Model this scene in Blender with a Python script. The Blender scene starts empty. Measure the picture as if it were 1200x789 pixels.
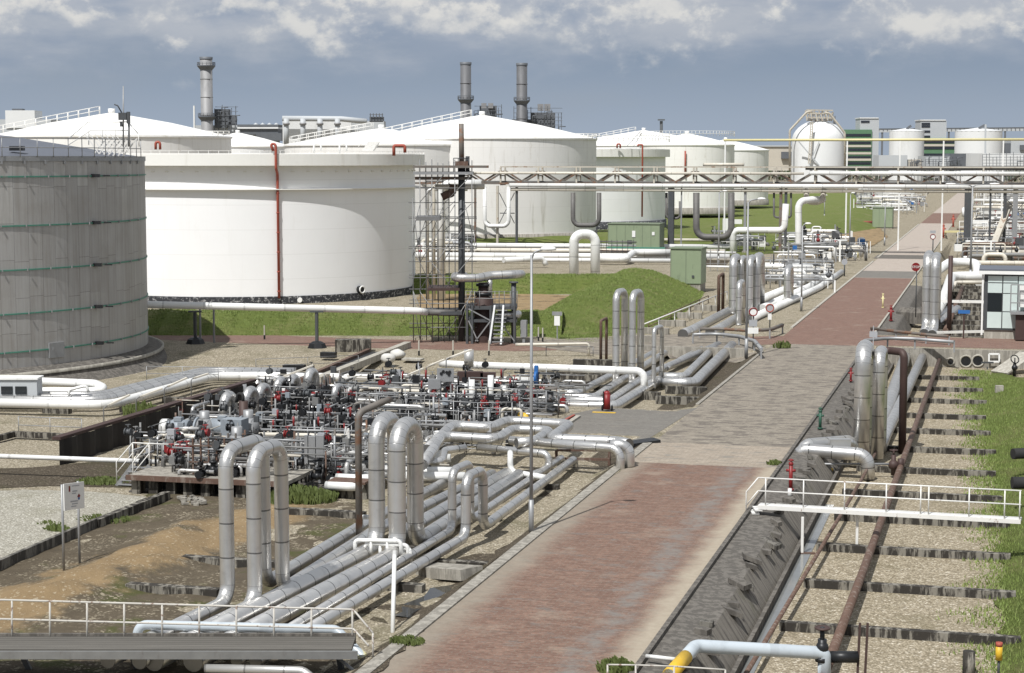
import bpy, bmesh, math, random
from mathutils import Vector, Matrix, noise
from mathutils.geometry import delaunay_2d_cdt
random.seed(7)
C = bpy.context.scene
col = C.collection
R_ = math.radians

# ---------------------------------------------------------------- camera, sky, sun, exposure
FPX, HORIZON, CAMZ = 2100.0, 187.0, 14.0
PITCH = math.atan((394.5 - HORIZON) / FPX)
cam_d = bpy.data.cameras.new('camera'); cam = bpy.data.objects.new('camera', cam_d); col.objects.link(cam)
cam.location = (0, 0, CAMZ); cam.rotation_euler = (math.pi / 2 - PITCH, 0, 0)
cam_d.sensor_width = 36; cam_d.lens = 36 * FPX / 1200; cam_d.clip_end = 20000; cam_d.clip_start = 1
C.camera = cam
C.view_settings.view_transform = 'Standard'; C.view_settings.look = 'None'
C.view_settings.exposure = 0.0; C.view_settings.gamma = 1.0
SUN_EL, SUN_AZ = 56.0, 209.0        # azimuth from +Y clockwise: behind the camera, to the left
sun_d = bpy.data.lights.new('sun', 'SUN'); sun_d.energy = 5.0; sun_d.angle = R_(0.5); sun_d.color = (1, .985, .955)
sun = bpy.data.objects.new('sun', sun_d); col.objects.link(sun); sun.location = (-60, -60, 90)
sun.rotation_euler = (R_(90 - SUN_EL), 0, R_(180 - SUN_AZ))
wd = bpy.data.worlds.new('World'); C.world = wd; wd.use_nodes = True
wt = wd.node_tree; wt.nodes.clear()
def wn(t, **k):
    n = wt.nodes.new(t)
    for a, b in k.items(): setattr(n, a, b)
    return n
def wmath(op, a, b=None, c=None, clamp=False):
    n = wn('ShaderNodeMath', operation=op, use_clamp=clamp)
    for i, x in enumerate((a, b, c)):
        if x is None: continue
        if isinstance(x, (int, float)): n.inputs[i].default_value = x
        else: wt.links.new(x, n.inputs[i])
    return n.outputs[0]
def wmix(f, a, b):
    n = wn('ShaderNodeMix', data_type='RGBA')
    for s, x in ((n.inputs[0], f), (n.inputs[6], a), (n.inputs[7], b)):
        if isinstance(x, (int, float)): s.default_value = x
        elif isinstance(x, tuple): s.default_value = x + (1,)
        else: wt.links.new(x, s)
    return n.outputs[2]
sky = wn('ShaderNodeTexSky', sky_type='NISHITA', sun_disc=False)
sky.sun_elevation = R_(SUN_EL); sky.sun_rotation = R_(SUN_AZ); sky.altitude = 10; sky.dust_density = 1.5
SKY_STRENGTH = 0.088
tc = wn('ShaderNodeTexCoord'); sep = wn('ShaderNodeSeparateXYZ'); wt.links.new(tc.outputs['Generated'], sep.inputs[0])
elev = sep.outputs[2]
def cloudnoise(sx, sz, scale, detail, rough, off=0.0):
    cmb = wn('ShaderNodeCombineXYZ')
    wt.links.new(wmath('MULTIPLY', sep.outputs[0], sx), cmb.inputs[0])
    wt.links.new(wmath('MULTIPLY_ADD', elev, sz, off), cmb.inputs[1])
    wt.links.new(wmath('MULTIPLY', sep.outputs[1], sx), cmb.inputs[2])
    nz = wn('ShaderNodeTexNoise'); nz.inputs['Scale'].default_value = scale
    nz.inputs['Detail'].default_value = detail; nz.inputs['Roughness'].default_value = rough
    wt.links.new(cmb.outputs[0], nz.inputs['Vector'])
    return nz.outputs[0]
def wramp(x, a, b):
    m = wn('ShaderNodeMapRange', clamp=True); m.interpolation_type = 'SMOOTHSTEP'
    wt.links.new(x, m.inputs[0]); m.inputs[1].default_value = a; m.inputs[2].default_value = b
    return m.outputs[0]
K = 1 / SKY_STRENGTH
bank_lo = (.36 * K, .43 * K, .535 * K); bank_hi = (.235 * K, .30 * K, .405 * K)
big = cloudnoise(3, 9, 2.0, 4, .55)
bank = wmix(wramp(elev, .0, .07), bank_lo, bank_hi)                       # far rain-cloud bank
bank = wmix(wmath('MULTIPLY', wramp(big, .45, .7), .35), bank, (.33 * K, .375 * K, .44 * K))
base = wmix(wmath('MULTIPLY_ADD', wramp(elev, .10, .45), -.75, .93), sky.outputs[0], bank)
veil = wmath('MULTIPLY', wramp(wmath('MULTIPLY_ADD', cloudnoise(6.0, 12, 2.0, 7, .6, 7.7), .07, elev), .078, .115), .8)
base = wmix(veil, base, wmix(wramp(cloudnoise(6, 20, 2.4, 5, .55, 1.7), .35, .65), (.32 * K, .375 * K, .47 * K), (.50 * K, .525 * K, .57 * K)))
def cumulus(base, sx, sz, sc, off, lo, hi, t0, amt, rough=.58):
    a = cloudnoise(sx, sz, sc, 10, rough, off); b = cloudnoise(sx, sz, sc, 10, rough, off - .09)
    th = wmath('MULTIPLY_ADD', wramp(elev, lo, hi), -.20, t0)
    den = wmath('MULTIPLY', wramp(wmath('SUBTRACT', a, th), 0, .20), wramp(elev, lo - .008, lo + .014))
    lit = wramp(wmath('SUBTRACT', a, b), -.03, .10)
    c = wmix(lit, (.44 * K, .475 * K, .535 * K), (.74 * K, .73 * K, .70 * K))
    return wmix(wmath('MULTIPLY', den, amt), base, c)
fin = cumulus(base, 7.5, 10, 2.3, 5.1, .040, .075, .63, .85)
fin = cumulus(fin, 12.0, 16, 2.2, 2.35, .048, .085, .64, .9)
bg = wn('ShaderNodeBackground'); bg.inputs[1].default_value = SKY_STRENGTH; wt.links.new(fin, bg.inputs[0])
wo = wn('ShaderNodeOutputWorld'); wt.links.new(bg.outputs[0], wo.inputs[0])

# ---------------------------------------------------------------- photograph pixel -> world
def ray(u, v):
    a, b = (u - 600) / FPX, (394.5 - v) / FPX
    return Vector((a, math.cos(PITCH) + b * math.sin(PITCH), -math.sin(PITCH) + b * math.cos(PITCH)))
def G(u, v, z=0.0):                     # point at height z
    r = ray(u, v); k = (z - CAMZ) / r.z
    return Vector((r.x * k, r.y * k, z))
def D(u, v, Y):                         # point at depth Y
    r = ray(u, v); k = Y / r.y
    return Vector((r.x * k, Y, CAMZ + r.z * k))
def X(u, Y): return D(u, HORIZON, Y).x
def ZT(u, v, p): return D(u, v, p.y).z  # height of the pixel at the depth of p
dv = ray(1170, 187); dv.z = 0; d = dv.normalized(); e = Vector((d.y, -d.x, 0))
O = G(871, 610.5, 0)
def ST(p): q = Vector((p.x, p.y, 0)) - O; return q.dot(e), q.dot(d)
def PT(s, t, z=0.0): q = O + e * s + d * t; return Vector((q.x, q.y, z))
T_CUL = ST(G(1080, 409))[1]; T_CUL2 = ST(G(1080, 394))[1]
T_A = ST(G(735, 517))[1]; T_B = ST(G(800, 477))[1]
T_L = ST(G(560, 432))[1]
def lerp(a, b, f): return a + (b - a) * f
def pw(x, pts):
    if x <= pts[0][0]: return pts[0][1]
    for (a, p), (b, q) in zip(pts, pts[1:]):
        if x <= b: return lerp(p, q, (x - a) / (b - a))
    return pts[-1][1]
TR = -1.3
S_R = [(0.0, 0), (0.01, -.06), (1.25, -.14), (2.0, TR), (16, TR), (26, -.1)]
def hgt(x, y):
    s, t = ST(Vector((x, y, 0)))
    if s >= 0.0:
        k = pw(t, [(T_CUL - .05, 1), (T_CUL, 0), (T_CUL2, 0), (T_CUL2 + .05, 1), (T_CUL2 + 150, 1), (T_CUL2 + 170, .3)])
        return pw(s, S_R) * k
    if s <= -7.45:
        a = pw(s, [(-8.3, -.5), (-7.45, 0)])
        k = pw(t, [(T_A, 1), (T_A + 1.5, 0), (T_B - 1.5, 0), (T_B, 1)]) if s > -19 else 1
        k = min(k, pw(t, [(T_L, 1), (T_L + 4, 1 if s > -14 else .0), (T_CUL - 6, 1), (T_CUL - 5, 0)])) if s > -14 else min(k, pw(t, [(T_L, 1), (T_L + 6, 0)]))
        return a * k
    return 0.0
def g(u, v):                            # pixel on the terrain
    p = G(u, v, 0)
    for _ in range(12): p = G(u, v, hgt(p.x, p.y))
    return p

# ---------------------------------------------------------------- mesh builder
WOFF = {}
class MB:
    def __init__(s): s.v = []; s.f = []; s.uv = []; s.sm = []
    def face(s, idx, uv=None, smooth=False): s.f.append(idx); s.uv.append(uv); s.sm.append(smooth)
    def box(s, c, size, ax=None, ay=None, az=None):
        c = Vector(c); ax = ax or Vector((1, 0, 0)); az = az or Vector((0, 0, 1)); ay = ay or az.cross(ax)
        b = len(s.v); hx, hy, hz = size[0] / 2, size[1] / 2, size[2] / 2
        for k in (-1, 1):
            for j in (-1, 1):
                for i in (-1, 1): s.v.append(c + ax * (i * hx) + ay * (j * hy) + az * (k * hz))
        sx, sy, sz = size
        for q, (a, bb) in (((0, 2, 3, 1), (sy, sx)), ((4, 5, 7, 6), (sx, sy)), ((0, 1, 5, 4), (sx, sz)), ((2, 6, 7, 3), (sz, sx)), ((0, 4, 6, 2), (sz, sy)), ((1, 3, 7, 5), (sy, sz))):
            s.face([b + x for x in q], [(0, 0), (a, 0), (a, bb), (0, bb)])
        return s
    def beam(s, a, b, w, h=None, up=None):          # rectangular bar from a to b
        a, b = Vector(a), Vector(b); az = (b - a); L = az.length
        if L < 1e-5: return s
        az = az / L; up = up or Vector((0, 0, 1))
        if abs(az.dot(up)) > .97: up = d.copy()
        ax = az.cross(up).normalized(); ay = az.cross(ax)
        return s.box((a + b) / 2, (w, h or w, L), ax, ay, az)
    def tube(s, pts, r, bend=None, seg=12, cap=True, r2=None):
        P = [Vector(p) for p in pts]; path = [(P[0], 0.0)]; L = 0.0
        for i in range(1, len(P) - 1):
            a, b, c = P[i - 1], P[i], P[i + 1]
            d1 = (a - b); d2 = (c - b); l1, l2 = d1.length, d2.length; d1 /= l1; d2 /= l2
            ang = math.acos(max(-1, min(1, d1.dot(d2))))
            br = bend if bend is not None else r * 2.6
            if math.pi - ang < .03 or br <= 0: path.append((b, None)); continue
            tl = min(br / math.tan(ang / 2), l1 * .48, l2 * .48); rr = tl * math.tan(ang / 2)
            bis = (d1 + d2).normalized(); cc = b + bis * (rr / math.sin(ang / 2))
            n = max(3, int((math.pi - ang) / .26) + 1); p0 = b + d1 * tl - cc; p1 = b + d2 * tl - cc
            ax = p0.cross(p1)
            if ax.length < 1e-9: path.append((b, None)); continue
            ax.normalize(); tot = math.pi - ang
            for k in range(n + 1): path.append((cc + Matrix.Rotation(tot * k / n, 3, ax) @ p0, 'b' if k else None))
        path.append((P[-1], None))
        Q = [p for p, _ in path]; b0 = len(s.v); n = len(Q); vv = [0.0]
        for i in range(1, n): vv.append(vv[-1] + (Q[i] - Q[i - 1]).length * (5.0 if path[i][1] == 'b' else 1.0))
        tg = []
        for i in range(n):
            t = (Q[min(i + 1, n - 1)] - Q[max(i - 1, 0)])
            if 0 < i < n - 1: t = (Q[i] - Q[i - 1]).normalized() + (Q[i + 1] - Q[i]).normalized()
            tg.append(t.normalized())
        nx = tg[0].orthogonal().normalized()
        for i in range(n):
            nx = (nx - tg[i] * nx.dot(tg[i])).normalized(); ny = tg[i].cross(nx)
            k = r if r2 is None else lerp(r, r2, i / (n - 1))
            for j in range(seg):
                a = 2 * math.pi * j / seg; s.v.append(Q[i] + nx * (k * math.cos(a)) + ny * (k * math.sin(a)))
        for i in range(n - 1):
            for j in range(seg):
                j2 = (j + 1) % seg; u0, u1 = j / seg, (j + 1) / seg
                s.face([b0 + i * seg + j, b0 + i * seg + j2, b0 + (i + 1) * seg + j2, b0 + (i + 1) * seg + j],
                       [(u0, vv[i]), (u1, vv[i]), (u1, vv[i + 1]), (u0, vv[i + 1])], True)
        if cap:
            s.face([b0 + j for j in reversed(range(seg))]); s.face([b0 + (n - 1) * seg + j for j in range(seg)])
        return s
    def cyl(s, base, r, h, seg=16, axis=None, r2=None):
        base = Vector(base); axis = axis or Vector((0, 0, 1)); return s.tube([base, base + axis * h], r, seg=seg, r2=r2)
    def disc(s, c, axis, r, th, seg=16): axis = axis.normalized(); return s.cyl(Vector(c) - axis * th / 2, r, th, seg, axis)
    def lathe(s, c, prof, seg=24, uvr=True, smooth=True, a0=0.0, a1=2 * math.pi):
        c = Vector(c); b0 = len(s.v); n = len(prof); full = abs(a1 - a0 - 2 * math.pi) < 1e-6; m = seg if full else seg + 1; Rm = max(p[0] for p in prof)
        for (r, z) in prof:
            for j in range(m):
                a = a0 + (a1 - a0) * j / seg; s.v.append(c + Vector((r * math.cos(a), r * math.sin(a), z)))
        run = [0.0]
        for i in range(1, n): run.append(run[-1] + math.hypot(prof[i][0] - prof[i - 1][0], prof[i][1] - prof[i - 1][1]))
        for i in range(n - 1):
            for j in range(seg):
                j2 = (j + 1) % m; u0, u1 = (a0 + (a1 - a0) * j / seg) * Rm, (a0 + (a1 - a0) * (j + 1) / seg) * Rm
                q = [b0 + i * m + j, b0 + i * m + j2, b0 + (i + 1) * m + j2, b0 + (i + 1) * m + j]
                s.face(q, [(u0, run[i]), (u1, run[i]), (u1, run[i + 1]), (u0, run[i + 1])], smooth)
        return s
    def ball(s, c, r, seg=12, rz=None):
        rz = rz or r; k = 6
        return s.lathe(c, [(max(1e-4, r * math.sin(math.pi * i / k)), -rz * math.cos(math.pi * i / k)) for i in range(k + 1)], seg)
    def torus(s, c, axis, R, r, seg=16):
        axis = axis.normalized(); nx = axis.orthogonal().normalized(); ny = axis.cross(nx); c = Vector(c)
        pts = [c + nx * (R * math.cos(2 * math.pi * i / seg)) + ny * (R * math.sin(2 * math.pi * i / seg)) for i in range(seg + 1)]
        return s.tube(pts, r, bend=0, seg=6, cap=False)
    def prism(s, poly, z0, z1):
        n = len(poly); b = len(s.v)
        for z in (z0, z1):
            for p in poly: s.v.append(Vector((p[0], p[1], z)))
        s.face([b + i for i in reversed(range(n))]); s.face([b + n + i for i in range(n)])
        for i in range(n):
            j = (i + 1) % n; s.face([b + i, b + j, b + n + j, b + n + i])
        return s
    def build(s, name, m, parent=None, label=None, cat=None, group=None, kind=None, base=None):
        if parent is not None: off = WOFF[parent.name].copy()
        elif base is not None: off = Vector(base)
        else:
            xs = [p.x for p in s.v]; ys = [p.y for p in s.v]; zs = [p.z for p in s.v]
            off = Vector(((min(xs) + max(xs)) / 2, (min(ys) + max(ys)) / 2, min(zs)))
        me = bpy.data.meshes.new(name); me.from_pydata([p - off for p in s.v], [], s.f)
        uvl = me.uv_layers.new(name='UVMap').data; k = 0; flat = []
        for f, u in zip(s.f, s.uv):
            if u is None: flat += [0.0] * (2 * len(f))
            else:
                for p in u: flat += [p[0], p[1]]
        uvl.foreach_set('uv', flat); me.polygons.foreach_set('use_smooth', s.sm)
        me.materials.append(m); me.update()
        o = bpy.data.objects.new(name, me); col.objects.link(o)
        if parent is not None: o.parent = parent
        else: o.location = off
        WOFF[o.name] = off
        tag(o, label, cat, group, kind)
        return o
def tag(o, label=None, cat=None, group=None, kind=None):
    if label: o['label'] = label
    if cat: o['category'] = cat
    if group: o['group'] = group
    if kind: o['kind'] = kind
    return o
def thing(name, label, cat, loc, group=None):
    o = bpy.data.objects.new(name, None); col.objects.link(o); o.location = loc; o.empty_display_size = .3
    WOFF[o.name] = Vector(loc); return tag(o, label, cat, group)
def copy_tree(o, delta=None, parent=None, label=None, group=None, rz=0.0, scale=1.0):
    c = o.copy(); col.objects.link(c); WOFF[c.name] = WOFF[o.name] + (delta or Vector())
    if parent is not None: c.parent = parent
    else:
        c.location = o.location + delta; c.rotation_euler = (0, 0, rz); c.scale = (scale,) * 3
        if label: c['label'] = label
        if group: c['group'] = group
    for ch in list(o.children): copy_tree(ch, delta, c)
    return c
def place(o, p, **k): return copy_tree(o, Vector(p) - o.location, **k)

# ---------------------------------------------------------------- materials
class NT:
    def __init__(s, name):
        s.m = bpy.data.materials.new(name); s.m.use_nodes = True; s.t = s.m.node_tree; s.b = s.t.nodes['Principled BSDF']
        s.pos = s.n('ShaderNodeNewGeometry').outputs['Position']
    def n(s, t, **k):
        x = s.t.nodes.new(t)
        for a, b in k.items(): setattr(x, a, b)
        return x
    def put(s, sock, x):
        if isinstance(x, (int, float)): sock.default_value = x
        elif isinstance(x, (tuple, list)): sock.default_value = tuple(x) + (1,) if len(sock.default_value) == 4 and len(x) == 3 else tuple(x)
        else: s.t.links.new(x, sock)
    def math(s, op, a, b=0.0, c=0.0, clamp=False):
        x = s.n('ShaderNodeMath', operation=op, use_clamp=clamp)
        for i, q in enumerate((a, b, c)): s.put(x.inputs[i], q)
        return x.outputs[0]
    def mix(s, f, a, b, blend='MIX'):
        x = s.n('ShaderNodeMix', data_type='RGBA', blend_type=blend); s.put(x.inputs[0], f); s.put(x.inputs[6], a); s.put(x.inputs[7], b); return x.outputs[2]
    def scalevec(s, v, k):
        x = s.n('ShaderNodeVectorMath', operation='MULTIPLY'); s.put(x.inputs[0], v); s.put(x.inputs[1], k); return x.outputs[0]
    def noise(s, scale, detail=4, rough=.6, vec=None, stretch=None):
        v = vec if vec is not None else s.pos
        if stretch: v = s.scalevec(v, stretch)
        x = s.n('ShaderNodeTexNoise'); s.put(x.inputs['Vector'], v); x.inputs['Scale'].default_value = scale; x.inputs['Detail'].default_value = detail; x.inputs['Roughness'].default_value = rough
        return x.outputs[0]
    def voro(s, scale, vec=None, out=1, feature='F1'):
        x = s.n('ShaderNodeTexVoronoi', feature=feature); s.put(x.inputs['Vector'], vec if vec is not None else s.pos); x.inputs['Scale'].default_value = scale; return x.outputs[out]
    def ramp(s, x, a, b, smooth=True):
        m = s.n('ShaderNodeMapRange', clamp=True); m.interpolation_type = 'SMOOTHSTEP' if smooth else 'LINEAR'
        s.put(m.inputs[0], x); s.put(m.inputs[1], a); s.put(m.inputs[2], b); return m.outputs[0]
    def sepx(s, v): x = s.n('ShaderNodeSeparateXYZ'); s.put(x.inputs[0], v); return x.outputs
    def uv(s): return s.n('ShaderNodeUVMap').outputs[0]
    def bump(s, h, strength=.3, dist=.02):
        x = s.n('ShaderNodeBump'); x.inputs['Strength'].default_value = strength; x.inputs['Distance'].default_value = dist; s.put(x.inputs['Height'], h); s.put(s.b.inputs['Normal'], x.outputs[0])
    def fin(s, c, rough=.6, metal=0.0, spec=.4):
        s.put(s.b.inputs['Base Color'], c); s.put(s.b.inputs['Roughness'], rough); s.put(s.b.inputs['Metallic'], metal); s.b.inputs['Specular IOR Level'].default_value = spec; return s.m
def mul(c, k): return tuple(min(1, x * k) for x in c)
def paint(name, c, rough=.5, metal=0.0, var=.18, scale=1.3, dirt=None, dirt_amt=.5, thr=(.55, .75), dscale=2.5, stretch=(1, 1, .35)):
    t = NT(name); k = t.mix(t.noise(scale, 5), mul(c, 1 - var), mul(c, 1 + var))
    if dirt: k = t.mix(t.math('MULTIPLY', t.ramp(t.noise(dscale, 6, .7, stretch=stretch), *thr), dirt_amt), k, dirt)
    return t.fin(k, rough, metal)
M = {}
def cladding(name, c, rough=.36, metal=.55, pitch=1.1, seam=.6, dirt=.3):
    t = NT(name); u = t.sepx(t.uv()); v = u[1]
    cell = t.math('FLOOR', t.math('DIVIDE', v, pitch)); fr = t.math('FRACT', t.math('DIVIDE', v, pitch))
    line = t.math('LESS_THAN', fr, .045)
    wn_ = t.n('ShaderNodeTexWhiteNoise', noise_dimensions='1D'); t.put(wn_.inputs['W'], cell)
    k = t.mix(wn_.outputs[0], mul(c, .88), mul(c, 1.06))
    k = t.mix(t.math('MULTIPLY', t.ramp(t.noise(1.7, 6, .65), .5, .75), dirt), k, mul(c, .55))
    k = t.mix(t.math('MULTIPLY', line, seam), k, (.1, .1, .1))
    t.bump(t.math('ADD', t.math('MULTIPLY', line, -1.0), t.math('MULTIPLY', t.noise(9, 3), .35)), .25, .02)
    return t.fin(k, t.math('MULTIPLY_ADD', t.noise(4, 3), .2, rough - .1), metal)
M['clad'] = cladding('aluminium_cladding', (.63, .622, .605), .34, .82, seam=.8, dirt=.45)
M['clad2'] = cladding('dull_aluminium_cladding', (.52, .515, .50), .42, .55)
M['white_pipe'] = cladding('white_painted_pipe', (.74, .74, .72), .42, .08, 3.0, .3, .28)
M['tan_pipe'] = cladding('cream_painted_pipe', (.62, .58, .50), .5, .0, 3.0, .35, .5)
M['bluegrey_pipe'] = cladding('blue_grey_pipe', (.47, .52, .56), .4, .05, 6, .1, .3)
M['dark_pipe'] = cladding('weathered_dark_pipe', (.13, .125, .12), .6, .1, 1.6, .5, .5)
M['rust'] = paint('rusty_steel', (.115, .07, .052), .8, .1, .35, 3, (.23, .19, .16), .7, (.52, .62), 4)
M['dark_rust'] = paint('dark_brown_steel', (.06, .036, .032), .6, .1, .25, 2, (.12, .08, .06), .6)
M['galv'] = paint('galvanised_steel', (.30, .305, .31), .5, .35, .18, 3, (.2, .19, .18), .5)
M['rail_white'] = paint('white_flaking_rail', (.70, .69, .66), .5, 0, .1, 3, (.2, .1, .06), .85, (.6, .66), 5, (1, 1, 1))
M['galv_dark'] = paint('dull_galvanised_steel', (.20, .20, .195), .6, .3, .25, 3, (.10, .08, .07), .5)
M['steel_dark'] = paint('dark_painted_steel', (.075, .08, .085), .55, .2, .3, 2, (.16, .1, .07), .5)
M['scaff'] = paint('scaffold_tube', (.21, .21, .21), .5, .4, .3, 2)
M['truss'] = paint('weathered_truss_steel', (.15, .135, .12), .65, .1, .4, .8, (.17, .08, .04), .8, (.5, .6), 1.0, (1, 1, 1))
M['truss_light'] = paint('faded_cream_steel', (.44, .41, .35), .6, 0, .2, .8, (.2, .1, .05), .8, (.56, .64), .9, (1, 1, 1))
M['black'] = paint('black_valve_paint', (.018, .019, .021), .42, .2, .3, 4, (.06, .05, .045), .5)
M['red'] = paint('red_paint', (.20, .017, .018), .45, 0, .2, 4, (.2, .05, .04), .5)
M['dull_red'] = paint('faded_red_paint', (.33, .075, .05), .6, 0, .2, 2, (.5, .35, .3), .5)
M['yellow'] = paint('yellow_paint', (.60, .38, .03), .5, 0, .2, 3, (.25, .17, .08), .5)
M['cream_yellow'] = paint('pale_yellow_paint', (.62, .56, .30), .5, 0, .12, 2, (.3, .25, .15), .4)
M['dark_green'] = paint('dark_green_paint', (.025, .085, .055), .5, 0, .15)
M['rail_dull'] = paint('dull_weathered_rail', (.46, .44, .40), .6, 0, .12, 3, (.15, .08, .05), .85, (.55, .63), 5, (1, 1, 1))
M['green_band'] = paint('green_band_paint', (.075, .23, .17), .55, 0, .15, 1.5, (.2, .2, .18), .7, (.58, .64), 2)
M['green_box'] = paint('sage_green_sheet', (.235, .285, .185), .55, 0, .1, .8, (.10, .12, .08), .5)
M['green_box_dark'] = paint('dull_green_sheet', (.17, .205, .14), .6, 0, .1, .8, (.06, .07, .05), .5)
M['blue'] = paint('blue_sign_paint', (.03, .13, .36), .45, 0, .1)
M['pump_blue'] = paint('blue_grey_machine_paint', (.26, .29, .32), .5, .1, .12, 4, (.1, .1, .1), .5)
M['white'] = paint('white_paint', (.76, .76, .74), .5, 0, .06, 2, (.4, .37, .32), .35)
M['sign_back'] = paint('grey_sign_back', (.42, .43, .45), .5, .3, .08)
M['glass'] = paint('pale_glass_panel', (.56, .64, .62), .2, 0, .12, .6)
M['dark_glass'] = paint('dark_glass', (.02, .024, .028), .1, 0, .1, 1)
M['rubber'] = paint('black_rubber', (.02, .02, .02), .8)
M['bag'] = paint('white_sack', (.55, .54, .51), .8, 0, .15, 4)
M['stack'] = paint('grey_stack_steel', (.27, .27, .275), .6, .2, .12, .12, (.11, .11, .11), .5, (.5, .7), .1)
M['stack_dark'] = paint('dark_stack_steel', (.13, .132, .14), .6, .2, .12, .12, (.06, .06, .06), .5, (.5, .7), .1)
M['far_steel'] = paint('far_plant_steel', (.13, .14, .155), .6, .2, .35, .15)
M['far_grey'] = paint('far_grey_sheet', (.44, .46, .475), .6, 0, .1, .05)
M['far_white'] = paint('far_white_paint', (.68, .69, .69), .5, 0, .06, .05, (.5, .5, .48), .5, (.5, .7), .1)
M['far_green'] = paint('far_green_sheet', (.10, .20, .115), .6, 0, .12, .1)
M['far_glass'] = paint('far_window_band', (.03, .035, .045), .2, 0, .2, .1)
M['far_cream'] = paint('far_cream_wall', (.50, .46, .39), .7, 0, .1, .1)
M['roof_white'] = paint('white_tank_roof', (.84, .83, .80), .5, 0, .05, .5, (.62, .58, .48), .6, (.5, .7), .5, (1, 1, 1))
M['roof_grey'] = paint('slate_tank_roof', (.115, .125, .15), .6, .1, .12, .3, (.2, .2, .21), .4)
def t_concrete(name, c, stain, amt, rough=.85, scale=2.0, th=(.44, .54)):
    t = NT(name); k = t.mix(t.noise(scale, 8, .7), mul(c, .72), mul(c, 1.25))
    st = t.ramp(t.noise(1.0, 6, .7, stretch=(3.2, 3.2, .55)), *th)
    k = t.mix(t.math('MULTIPLY', st, amt), k, stain); t.bump(t.noise(14, 6, .7), .5, .03)
    return t.fin(k, rough, 0, .25)
M['tie'] = t_concrete('tarred_concrete', (.22, .205, .175), (.024, .021, .018), .93, th=(.42, .53))
M['concrete'] = t_concrete('weathered_concrete', (.33, .31, .27), (.12, .11, .095), .5)
M['dark_concrete'] = t_concrete('dark_mossy_concrete', (.155, .142, .125), (.07, .064, .057), .7)
M['concrete_pale'] = t_concrete('pale_concrete', (.42, .40, .35), (.2, .18, .15), .45)
def t_gravel(name, c1, c2, c3, scale=11, moss=.25, mosscol=(.09, .085, .04)):
    t = NT(name); cellc = t.sepx(t.voro(scale))[0]; dist = t.voro(scale, out=0)
    k = t.mix(cellc, c1, c2); k = t.mix(t.math('MULTIPLY', t.ramp(cellc, .86, .97), .8), k, c3)
    k = t.mix(t.math('MULTIPLY', t.ramp(dist, .3, .62), .5), k, mul(c1, .45))
    k = t.mix(t.math('MULTIPLY', t.ramp(t.noise(.35, 6, .65), .5, .68), moss), k, mosscol)
    k = t.mix(t.math('MULTIPLY', t.ramp(t.noise(1.6, 5, .6), .35, .75), .3), k, mul(c1, .8))
    t.bump(t.math('SUBTRACT', 1.0, dist), .7, .05)
    return t.fin(k, .9, 0, .2)
M['gravel'] = t_gravel('beige_gravel', (.21, .18, .125), (.49, .43, .33), (.64, .59, .49), 13, .5)
M['gravel_right'] = t_gravel('golden_gravel', (.215, .178, .118), (.54, .47, .355), (.70, .64, .53), 13, .4, (.12, .105, .055))
M['gravel_pale'] = t_gravel('pale_grey_gravel', (.30, .28, .23), (.50, .48, .41), (.66, .64, .57), 13, .25, (.14, .13, .07))
M['soil'] = t_gravel('dark_wet_soil', (.065, .052, .036), (.12, .098, .07), (.26, .225, .17), 14, .5, (.05, .05, .022))
def t_sand():
    t = NT('sandy_earth'); k = t.mix(t.noise(.7, 7, .65), (.17, .12, .065), (.35, .255, .145))
    k = t.mix(t.ramp(t.noise(.5, 6, .65, stretch=(1, 1.7, 1)), .52, .64), k, (.075, .055, .032))
    cc = t.sepx(t.voro(12))[0]; k = t.mix(t.math('MULTIPLY', t.ramp(cc, .9, .95), .5), k, (.42, .35, .25))
    t.bump(t.noise(3.5, 9, .72), .8, .10); return t.fin(k, .95, 0, .15)
M['sand'] = t_sand()
def t_earth():
    t = NT('sandy_to_dark_earth'); sx = t.sepx(t.pos); A, B = G(-40, 712, 0), G(262, 608, 0); ab = (B - A); L = ab.length; nx, ny = -ab.y / L, ab.x / L
    dist = t.math('ADD', t.math('ADD', t.math('MULTIPLY', sx[0], nx), t.math('MULTIPLY', sx[1], ny)), -(A.x * nx + A.y * ny))
    wob = t.math('MULTIPLY', t.math('SUBTRACT', t.noise(.42, 7, .65), .5), 6.5)
    f = t.math('SUBTRACT', 1.0, t.math('DIVIDE', t.math('ABSOLUTE', t.math('ADD', t.math('ADD', dist, .2), wob)), 2.3))
    f = t.math('MULTIPLY', t.ramp(f, .05, .55), t.ramp(sx[0], -7.0, -9.5))
    sand = t.mix(t.noise(.9, 8, .72), (.15, .103, .055), (.33, .24, .135)); cc = t.sepx(t.voro(13))[0]
    dark = t.mix(t.noise(1.1, 8, .7), (.048, .038, .026), (.15, .122, .085)); dark = t.mix(t.ramp(t.noise(.5, 6, .65), .52, .66), dark, (.075, .078, .03))
    dark = t.mix(t.math('MULTIPLY', t.ramp(cc, .72, .9), t.ramp(t.noise(.8, 5, .6), .42, .62)), dark, (.30, .26, .19))
    sand = t.mix(t.math('MULTIPLY', t.ramp(cc, .9, .97), .6), sand, (.42, .36, .26))
    t.bump(t.noise(4.5, 9, .75), .9, .09); return t.fin(t.mix(f, dark, sand), .93, 0, .18)
M['earth'] = t_earth()
def t_grass(name, c1, c2, c3):
    t = NT(name); k = t.mix(t.noise(2.2, 8, .75), c1, c2); k = t.mix(t.ramp(t.noise(.28, 6, .65), .45, .7), k, c3)
    k = t.mix(t.math('MULTIPLY', t.ramp(t.noise(9, 4, .7), .5, .7), .45), k, mul(c1, .55))
    t.bump(t.noise(9, 8, .8, stretch=(1, 1, .5)), 1.0, .25); return t.fin(k, .85, 0, .15)
M['grass'] = t_grass('bank_grass', (.105, .145, .033), (.185, .222, .06), (.225, .225, .09))
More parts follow.
